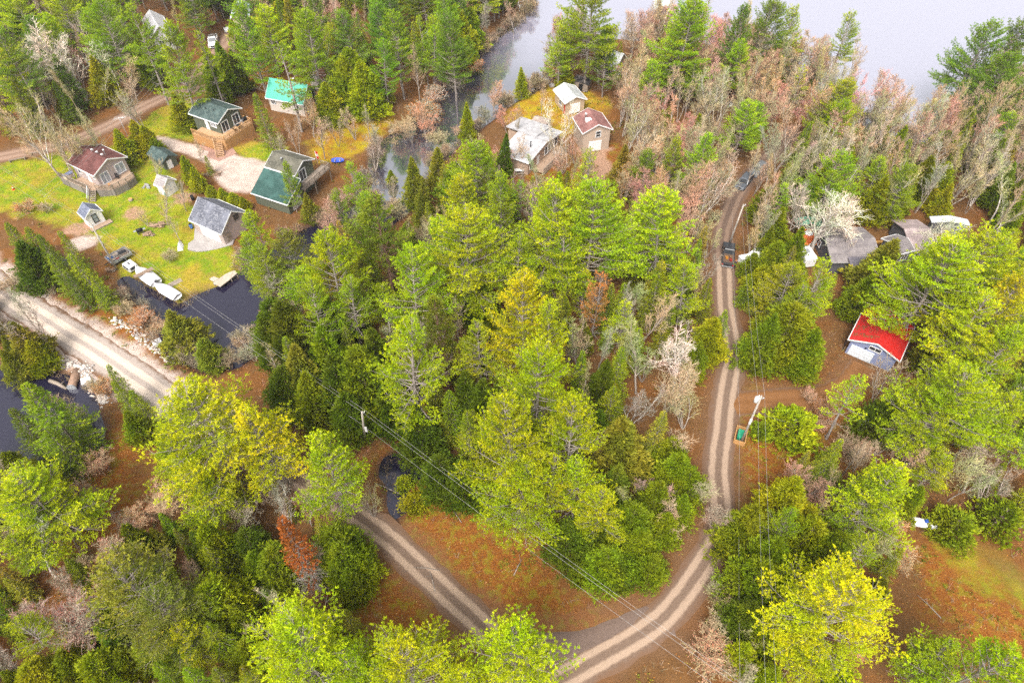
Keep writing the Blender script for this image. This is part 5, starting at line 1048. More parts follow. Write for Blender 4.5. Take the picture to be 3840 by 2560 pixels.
def blades(pos, dr, n, ln, wd, rg, spread=.9, upb=.25, vbase=None):
    """n thin needles round every tuft"""
    m = len(pos); d = unit(dr[:, None]*1.0+rg.normal(0, spread*.6, (m, n, 3))+np.array([0, 0, upb])); L = rg.uniform(ln*.7, ln*1.25, (m, n, 1)); W = rg.uniform(wd*.7, wd*1.3, (m, n, 1))
    side = unit(np.cross(d, unit(rg.normal(0, 1, (m, n, 3))))); p = pos[:, None]+rg.normal(0, ln*.11, (m, n, 3))
    V = np.stack([p-side*W*.35, p+d*L*.55-side*W*.5, p+d*L, p+d*L*.55+side*W*.5], 2).reshape(-1, 3)
    Q = np.arange(len(V)).reshape(-1, 4); v = np.repeat((rg.random(m) if vbase is None else vbase), n)*.86+rg.random(m*n)*.14
    return V, Q, v
BARK = {}
def bark(name, c1, c2, sc=6):
    t = NT(name); o = t.obj(); mp = t.n('ShaderNodeMapping'); mp.inputs['Scale'].default_value = (1, 1, .25); t.put(mp.inputs[0], o)
    n = t.noise(sc, 4, mp.outputs[0], .7); c = t.mix(t.step(n, .35, .65), c1, c2); c = t.mix(t.step(t.noise(1.2, 3, o), .55, .7), c, scl(c2, 1.15))
    return t.done(t.bsdf(c, .9, .1, 0, t.bump(n, .4, .04)))
B_PINE = bark('pine_bark', (.20, .165, .145), (.36, .31, .275)); B_GREY = bark('grey_bark', (.26, .21, .17), (.40, .34, .29)); B_WHITE = bark('white_bark', (.42, .36, .31), (.66, .60, .54)); B_TAN = bark('tan_bark', (.28, .21, .15), (.42, .33, .25))
B_RED = bark('red_pine_bark', (.17, .09, .06), (.28, .17, .13)); B_BIRCH = bark('birch_bark', (.55, .48, .42), (.72, .66, .6), 3)
FOL = rand_tint('needles', trans=.30, lo=.48, hi=1.42); FOLC = rand_tint('cedar_sprays', trans=.25, lo=.55, hi=1.35); TWIG = rand_tint('twigs', trans=0., rough=.8, lo=.7, hi=1.25, warm=(1.1, 1., .92))
def budmat(name, c): return rand_tint(name, c, trans=.3, lo=.7, hi=1.3)
BUD = {'red': budmat('red_buds', (.50, .13, .10)), 'pink': budmat('pink_buds', (.58, .31, .23)), 'tan': budmat('tan_buds', (.50, .40, .25)), 'green': budmat('green_buds', (.40, .37, .09)), 'orange': budmat('orange_buds', (.62, .26, .07)), 'grey': budmat('grey_buds', (.50, .42, .35))}
# ---- white pine: plumed, irregular whorls
def pine(seed, H=20., R=5., z0=.30, nb=68, bw=.072, bl=.32, ntuft=10, asc=(0, 58), flat=0., dead=9, top=1.0, gapf=.10, clump=False):
    rg = np.random.default_rng(seed); ph = rg.uniform(0, 6.28); bend = rg.uniform(-.5, .5, 2)
    def tp(z): t = z/H; return np.array([bend[0]*t*t*1.6+.12*math.sin(t*5+ph), bend[1]*t*t*1.6+.12*math.cos(t*4+ph), z])
    r0 = .26*H/20; seg = []; zs = np.linspace(-.3, H*.985, 15)
    for a, b in zip(zs, zs[1:]): seg.append((*tp(a), *tp(b), r0*(1-max(a, 0)/H)**.8+.02, r0*(1-b/H)**.8+.02))
    br = []; tpos = []; tdir = []; tv = []
    gaps = [(rg.uniform(0, 6.28), rg.uniform(z0, .85)) for _ in range(3)]
    for i in range(nb):
        u = (i+rg.random()*.9)/nb; zf = z0+(.985-z0)*u**.92; t = (zf-z0)/(1-z0)
        az = i*2.39996+rg.normal(0, .35)
        if rg.random() < gapf or any(abs((az-g+3.14) % 6.28-3.14) < .5 and abs(zf-gz_) < .10 for g, gz_ in gaps): continue
        prof = (1-t)**.62*(.55+.45*min(1, t*4+.25))*top+.05+.03*(1-t)
        L = R*prof*rg.uniform(.62, 1.22)
        el = R_(asc[0]+(asc[1]-asc[0])*t**1.15+rg.normal(0, 7)); d = np.array([math.cos(az)*math.cos(el), math.sin(az)*math.cos(el), math.sin(el)])
        b = tp(zf*H); up = rg.uniform(.10, .30); sag = rg.uniform(.0, .12)*(1-t)
        f = lambda s: b+d*L*s+np.array([0, 0, 1])*L*(up*s*s-sag*s)
        pr = .018+.05*L/R*H/20; ss = np.linspace(0, 1, 6)
        for a, c in zip(ss, ss[1:]): seg.append((*f(a), *f(c), pr*(1-a)+.012, pr*(1-c)+.012))
        nt = int(3+L*2.6); vb = rg.uniform(0, 1)
        for j in range(nt):
            s = .28+.72*(j+rg.random())/nt; side = 1 if j % 2 else -1
            pd = unit(f(min(1, s+.05))-f(s-.05)); pp = unit(np.cross(pd, [0, 0, 1]))*side
            tl = min(1.7, L*(.42-.26*s))+.25; td = unit(pd*.75+pp*.85*(1-.4*(s > .9))+np.array([0, 0, rg.uniform(0, .35)]))
            q = f(s); e = q+td*tl
            if rg.random() < .5: seg.append((*q, *e, .016, .008))
            k = max(1, int(tl/.30))
            for g in range(k):
                w = (g+.6+rg.random()*.5)/k
                if w < .25 and rg.random() < .6: continue
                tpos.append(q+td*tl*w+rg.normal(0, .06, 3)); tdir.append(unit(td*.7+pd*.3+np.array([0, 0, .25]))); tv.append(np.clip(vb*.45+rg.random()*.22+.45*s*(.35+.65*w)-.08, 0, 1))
        tpos.append(f(1.0)); tdir.append(pd); tv.append(.9)
    for i in range(dead):                                # bare dead branches under the crown
        zf = rg.uniform(z0*.45, z0*1.15); az = rg.uniform(0, 6.28); L = R*rg.uniform(.3, .75); d = np.array([math.cos(az), math.sin(az), rg.uniform(-.25, .15)]); b = tp(zf*H); p = b; r = .05
        for j in range(4):
            q = p+unit(d+rg.normal(0, .22, 3))*L/4; seg.append((*p, *q, r, r*.7)); r *= .7
            for _ in range(3): e = q+unit(d+rg.normal(0, .8, 3))*L*.2; seg.append((*q, *e, r*.6, .008))
            p = q
    tpos, tdir, tv = np.array(tpos), np.array(tdir), np.array(tv)
    V, Q = tubes(seg, 5); trunk = npmesh('trunk', [(V, Q, 0, None, True)], [B_RED if clump else B_PINE])
    if clump: tpos = tpos+rg.normal(0, .05, tpos.shape)
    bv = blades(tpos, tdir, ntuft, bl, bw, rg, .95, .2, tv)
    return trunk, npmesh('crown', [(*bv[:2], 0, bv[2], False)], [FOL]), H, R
# ---- cedar: dense column of upright sprays
def cedar(seed, H=10., R=2.4, n=3000, rnd=.75, base=.04, lump=.36, sw=.11, sl=.48):
    rg = np.random.default_rng(seed); u = rg.random(n*3); t = u; prof = np.clip(1.12*(1-t)**rnd, .02, 1)*np.clip(.55+t*5, 0, 1)
    keep = rg.random(n*3) < prof+.08; t = t[keep][:n]; prof = prof[keep][:n]; n = len(t); az = rg.uniform(0, 6.283, n)
    k = rg.uniform(0, 6.28, 6); lm = 1+lump*(np.sin(az*3+k[0]+t*7)*.5+np.sin(az*5+k[1]-t*13)*.35+np.sin(az*2+k[2]+t*23)*.4+np.sin(az*9+k[3]+t*41)*.3+np.sin(az*7+k[4]-t*57)*.3)
    q = np.where(rg.random(n) < .78, rg.uniform(.68, 1.2, n), rg.uniform(.3, .8, n)); r = R*prof*lm*q
    pos = np.stack([r*np.cos(az), r*np.sin(az), H*(base+(1-base)*t)+rg.normal(0, .1, n)], 1)
    dr = unit(np.stack([np.cos(az)*.8, np.sin(az)*.8, np.full(n, .55)+t*.5], 1)+rg.normal(0, .2, (n, 3)))
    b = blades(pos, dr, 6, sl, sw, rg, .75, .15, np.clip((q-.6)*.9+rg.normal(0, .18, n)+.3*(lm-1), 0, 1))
    tip = np.stack([rg.normal(0, .05, 30), rg.normal(0, .05, 30), H*rg.uniform(.95, 1.03, 30)], 1); b2 = blades(tip, np.tile([0, 0, 1.], (30, 1)), 4, .3, .08, rg, .6)
    seg = [(0, 0, -.3, 0, 0, H*.5, .13, .09), (0, 0, H*.5, 0, 0, H*.97, .09, .02)]
    for i in range(26): z = H*rg.uniform(.08, .9); a = rg.uniform(0, 6.28); L = R*.7*(1-z/H)+.1; seg.append((0, 0, z, L*math.cos(a), L*math.sin(a), z+L*.5, .03, .01))
    V, Q = tubes(seg, 5)
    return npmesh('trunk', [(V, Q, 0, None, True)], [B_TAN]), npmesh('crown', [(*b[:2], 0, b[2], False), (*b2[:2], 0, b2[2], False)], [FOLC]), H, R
# ---- spruce / fir: layered drooping branches with flat sprays, sharp tip
def spruce(seed, H=12., R=2.7, nb=120, droop=-12, bare_low=0., sw=.07, sl=.30, ntuft=5, z0=.05):
    rg = np.random.default_rng(seed); seg = [(0, 0, -.3, 0, 0, H*.5, .16, .09), (0, 0, H*.5, 0, 0, H, .09, .012)]; tp_, td_, tv_ = [], [], []
    for i in range(nb):
        u = (i+rg.random())/nb; zf = z0+(1-z0)*u**.95; t = (zf-z0)/(1-z0); az = i*2.39996+rg.normal(0, .3); L = R*((1-t)**.85)*rg.uniform(.72, 1.15)+.12
        el = R_(droop+45*t+rg.normal(0, 6)); d = np.array([math.cos(az)*math.cos(el), math.sin(az)*math.cos(el), math.sin(el)]); b = np.array([0, 0, zf*H]); f = lambda s: b+d*L*s+np.array([0, 0, .16*L*s*s])
        seg.append((*f(0), *f(.5), .03, .02)); seg.append((*f(.5), *f(1), .02, .006)); bare = zf < bare_low and rg.random() < .9
        n = int(4+L*6); vb = rg.random()
        for j in range(n):
            s = .12+.88*(j+rg.random())/n; side = 1 if j % 2 else -1; pp = unit(np.cross(d, [0, 0, 1]))*side; wl = .34*L*(1-s)+.16
            dd = unit(d*.8+pp*.8+np.array([0, 0, rg.uniform(-.1, .2)]))
            if bare: e = f(s)+dd*wl; seg.append((*f(s), *e, .012, .006)); continue
            for g in range(max(1, int(wl/.28))):
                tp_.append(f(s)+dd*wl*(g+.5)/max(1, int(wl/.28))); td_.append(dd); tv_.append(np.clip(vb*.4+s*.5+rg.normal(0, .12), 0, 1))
    tp_, td_, tv_ = map(np.array, (tp_, td_, tv_)); b = blades(tp_, td_, ntuft, sl, sw, rg, .7, .05, tv_); V, Q = tubes(seg, 4)
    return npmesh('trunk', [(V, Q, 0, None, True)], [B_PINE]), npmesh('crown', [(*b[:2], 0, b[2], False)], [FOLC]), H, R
# ---- leafless hardwoods
def bare(seed, H=15., R=3.5, stems=1, limbs=13, subs=7, twigs=6, fine=3, up=.75, z0=.25, r0=.17, barkm=None, tw=.017, budn=1, budsz=.10, wob=.16, bend=0.):
    rg = np.random.default_rng(seed); T, C = [], []; bp, bd = [], []
    def path(p, d, L, r, n, lvl, upk):
        pts = [p]; d = np.array(d)
        for i in range(n):
            d = unit(d+rg.normal(0, wob*(.5 if lvl == 0 else 1), 3)+np.array([bend*.04 if lvl == 0 else 0, 0, upk])); q = pts[-1]+d*L/n
            ra, rb = r*(1-i/n*.75), r*(1-(i+1)/n*.75); (T if lvl <= 1 else C).append((*pts[-1], *q, max(ra, tw*.8), max(rb, tw*.7))); pts.append(q)
        return np.array(pts), d
    def at(pts, s): x = s*(len(pts)-1); i = min(int(x), len(pts)-2); return pts[i]+(pts[i+1]-pts[i])*(x-i), unit(pts[i+1]-pts[i])
    def side(d, sp, az):
        x = unit(np.cross(d, [.3, .2, 1.])); y = np.cross(d, x); return unit(d*math.cos(sp)+(x*math.cos(az)+y*math.sin(az))*math.sin(sp))
    for st in range(stems):
        a = rg.uniform(0, 6.28); lean = 0 if stems == 1 else rg.uniform(.15, .42); Hs = H*(1 if st == 0 else rg.uniform(.7, 1))
        p, _ = path(np.array([0, 0, -.2])+np.array([math.cos(a), math.sin(a), 0])*(.05 if stems > 1 else 0), (math.cos(a)*lean, math.sin(a)*lean, 1), Hs*.86, r0*(1 if stems == 1 else .75), 9, 0, .04)
        nl = max(4, limbs//stems if stems > 1 else limbs)
        for i in range(nl):
            s = z0+(1-z0)*(i+.6*rg.random())/nl; q, d = at(p, min(s, .99)); az = i*2.4+rg.normal(0, .4); sp = R_(rg.uniform(28, 62))*(1.1-up*.45)
            L = R*(1.25-s*.75)*rg.uniform(.65, 1.15); lp, _ = path(q, side(d, sp, az), L*1.15, r0*.46*(1.1-s*.6), 5, 1, .13*up)
            for j in range(subs):
                s2 = .25+.75*(j+rg.random())/subs; q2, d2 = at(lp, min(s2, .99)); L2 = L*.50*(1.15-s2*.6)*rg.uniform(.6, 1.2)
                sp_, _ = path(q2, side(d2, R_(rg.uniform(22, 55)), j*2.4+rg.normal(0, .5)), L2*1.15, r0*.15+.010, 3, 2, .12*up)
                for k in range(twigs):
                    s3 = .2+.8*(k+rg.random())/twigs; q3, d3 = at(sp_, min(s3, .99)); L3 = L2*.5*rg.uniform(.5, 1.2)+.2
                    tp_, td = path(q3, side(d3, R_(rg.uniform(18, 50)), k*2.4+rg.normal(0, .6)), L3, .022, 2, 3, .06)
                    for g in range(fine):
                        s4 = .3+.7*(g+rg.random())/fine; q4, d4 = at(tp_, min(s4, .99)); e = q4+side(d4, R_(rg.uniform(15, 45)), rg.uniform(0, 6.28))*L3*.45*rg.uniform(.5, 1.2)
                        C.append((*q4, *e, tw, tw*.55)); 
                        for _ in range(budn): bp.append(e+rg.normal(0, .04, 3)); bd.append(unit(e-q4))
    V, Q = tubes(T, 6); Cs = np.array(C); V2, Q2 = tubes(Cs, 3); bp, bd = np.array(bp), np.array(bd)
    vv = np.repeat(rg.random(len(Cs)), 3); b = blades(bp, bd, 1, budsz, budsz*.7, rg, .8, .1)
    return npmesh('trunk', [(V, Q, 0, None, True)], [barkm or B_GREY]), npmesh('crown', [(V2, Q2, 0, vv, False), (*b[:2], 1, b[2], False)], [TWIG, BUD['tan']]), H, R
LIB = {
 'P': [pine(1, 20, 5.2, .26, 104), pine(2, 20, 4.6, .34, 88, asc=(-4, 55), bl=.40, ntuft=9, bw=.08), pine(3, 20, 5.8, .22, 122, asc=(2, 52), gapf=.06), pine(4, 20, 4.2, .38, 76, gapf=.14, dead=16), pine(5, 20, 5.0, .18, 112, asc=(5, 62), bl=.27, ntuft=12), pine(6, 20, 6.2, .28, 124, asc=(-6, 50), gapf=.10, dead=14)],
 'N': [pine(11, 20, 3.2, .38, 46, gapf=.2, dead=12), pine(12, 20, 3.6, .28, 52, gapf=.15, asc=(-15, 50))],
 'R': [pine(21, 20, 4.2, .48, 60, bw=.10, bl=.42, ntuft=9, asc=(10, 60), clump=True, dead=26, gapf=.04), pine(22, 20, 3.6, .45, 52, bw=.10, bl=.42, ntuft=9, asc=(10, 60), clump=True, dead=22)],
 'D': [spruce(31, 12, 1.8, 120, -10, .40, ntuft=6, sl=.26), pine(32, 13, 3.0, .28, 60, gapf=.22, dead=10, bl=.28, ntuft=9)],
 'C': [cedar(41), cedar(42, 10, 2.1, 2000, .85), cedar(43, 10, 2.8, 2500, .6, lump=.3), cedar(44, 10, 2.3, 2100, .95, lump=.34), cedar(45, 10, 2.0, 1700, .7, .02, .4)],
 'S': [spruce(51), spruce(52, 12, 2.3, 110, -18), spruce(53, 12, 3.1, 130, -8), spruce(54, 12, 2.6, 140, -4, sl=.34, ntuft=6)],
 'U': [cedar(61, 3, 1.7, 900, .45, .0, .3, .13, .34), cedar(62, 3, 1.4, 700, .55, .0, .4, .12, .3)],
 'B': [bare(71, 15, 3.6, 1, 15, 6, 5, 3, 1.35, .25, tw=.014, budsz=.035), bare(72, 15, 3.2, 2, 22, 5, 5, 3, 1.5, .25, tw=.014, budsz=.035), bare(73, 15, 4.2, 1, 14, 7, 5, 3, 1.1, .3, tw=.014, budsz=.035), bare(74, 14, 3.2, 4, 28, 5, 4, 3, 1.5, .2, .15, tw=.014, budsz=.035), bare(75, 16, 2.9, 1, 14, 6, 4, 3, 1.7, .3, tw=.014, budsz=.035), bare(76, 15, 3.2, 3, 24, 5, 5, 3, 1.6, .25, .16, B_WHITE, tw=.014, budsz=.035)],
 'A': [bare(121, 15, 2.4, 1, 18, 5, 4, 3, 1.7, .35, .14, B_WHITE, .014, 2, .05), bare(122, 14, 2.7, 2, 24, 5, 4, 3, 1.6, .3, .13, B_GREY, .014, 2, .05), bare(123, 16, 2.2, 1, 16, 5, 5, 3, 1.8, .45, .15, B_TAN, .014, 2, .05)],
 'W': [bare(81, 13, 5.2, 1, 17, 7, 6, 2, .85, .22, .30, B_WHITE, .016, 1, .025), bare(82, 13, 4.6, 2, 22, 6, 5, 2, .9, .2, .26, B_WHITE, .016, 1, .025)],
 'M': [bare(91, 12, 3.8, 1, 16, 8, 6, 3, .8, .22, .15, B_GREY, .013, 2, .055), bare(92, 12, 3.4, 3, 24, 7, 7, 4, .9, .2, .13, B_GREY, .013, 2, .055)],
 'K': [bare(101, 15, 2.2, 1, 10, 4, 4, 2, .6, .5, .16, B_BIRCH, .015, 1, .06, .2, 2.)],
 'H': [bare(111, 3.2, 1.8, 5, 30, 4, 5, 3, .8, .15, .05, B_TAN, .012, 1, .07), bare(112, 2.4, 1.8, 6, 30, 4, 5, 3, .6, .1, .05, B_TAN, .012, 2, .08)],
}
NAMES = {'P': 'pine_tree', 'N': 'pine_tree', 'R': 'red_pine_tree', 'D': 'dead_conifer', 'C': 'cedar_tree', 'S': 'spruce_tree', 'U': 'evergreen_bush', 'B': 'bare_tree', 'A': 'aspen_tree', 'W': 'pale_bare_tree', 'M': 'budding_maple', 'K': 'birch_tree', 'H': 'bare_shrub'}
TREES = []
trg = np.random.default_rng(5)
def plant(kind, x, y, h, rs=1., tint=None, bud=None, var=None, lean=(0, 0), label=None):
    tr, cr, H, R = LIB[kind][(trg.integers(len(LIB[kind])) if var is None else var)]
    t = bpy.data.objects.new(NAMES[kind], None); COL.objects.link(t); t.empty_display_size = .5
    z = max(-.55, gz1(x, y)); t.location = (x, y, z-.05); s = h/H
    t.rotation_euler = (lean[0]+trg.normal(0, .025), lean[1]+trg.normal(0, .025), trg.uniform(0, 6.28))
    k = s*(1 if kind in 'PNRDCSU' else 1); t.scale = (s*rs, s*rs, s)
    a = bpy.data.objects.new('trunk', tr); b = bpy.data.objects.new('crown', cr)
    for o in (a, b): COL.objects.link(o); o.parent = t
    if tint: b.color = (*tint, 1)
    if bud and len(cr.materials) > 1: b.material_slots[1].link = 'OBJECT'; b.material_slots[1].material = BUD[bud]
    TREES.append(dict(o=t, k=kind, x=x, y=y, h=h, r=R*s*rs, tint=tint, bud=bud, label=label)); return t
def tip(fx, fy, h): p = F(fx, fy, h); return p.x, p.y
def jit(c, a=.12): f = 1+trg.normal(0, a*.5); return tuple(max(.003, x*f*(1+trg.normal(0, a*.4))) for x in c)
G_BRIGHT, G_YEL, G_MID, G_DEEP = (.42, .52, .007), (.55, .58, .007), (.33, .46, .012), (.20, .33, .022)
C_MID, C_DARK, C_YEL, C_OLV = (.25, .32, .008), (.15, .21, .009), (.38, .42, .008), (.32, .33, .026)
T_TAN, T_GREY, T_WHT, T_OLV, T_PINK = (.44, .36, .235), (.38, .33, .27), (.74, .66, .56), (.40, .38, .18), (.50, .32, .24)
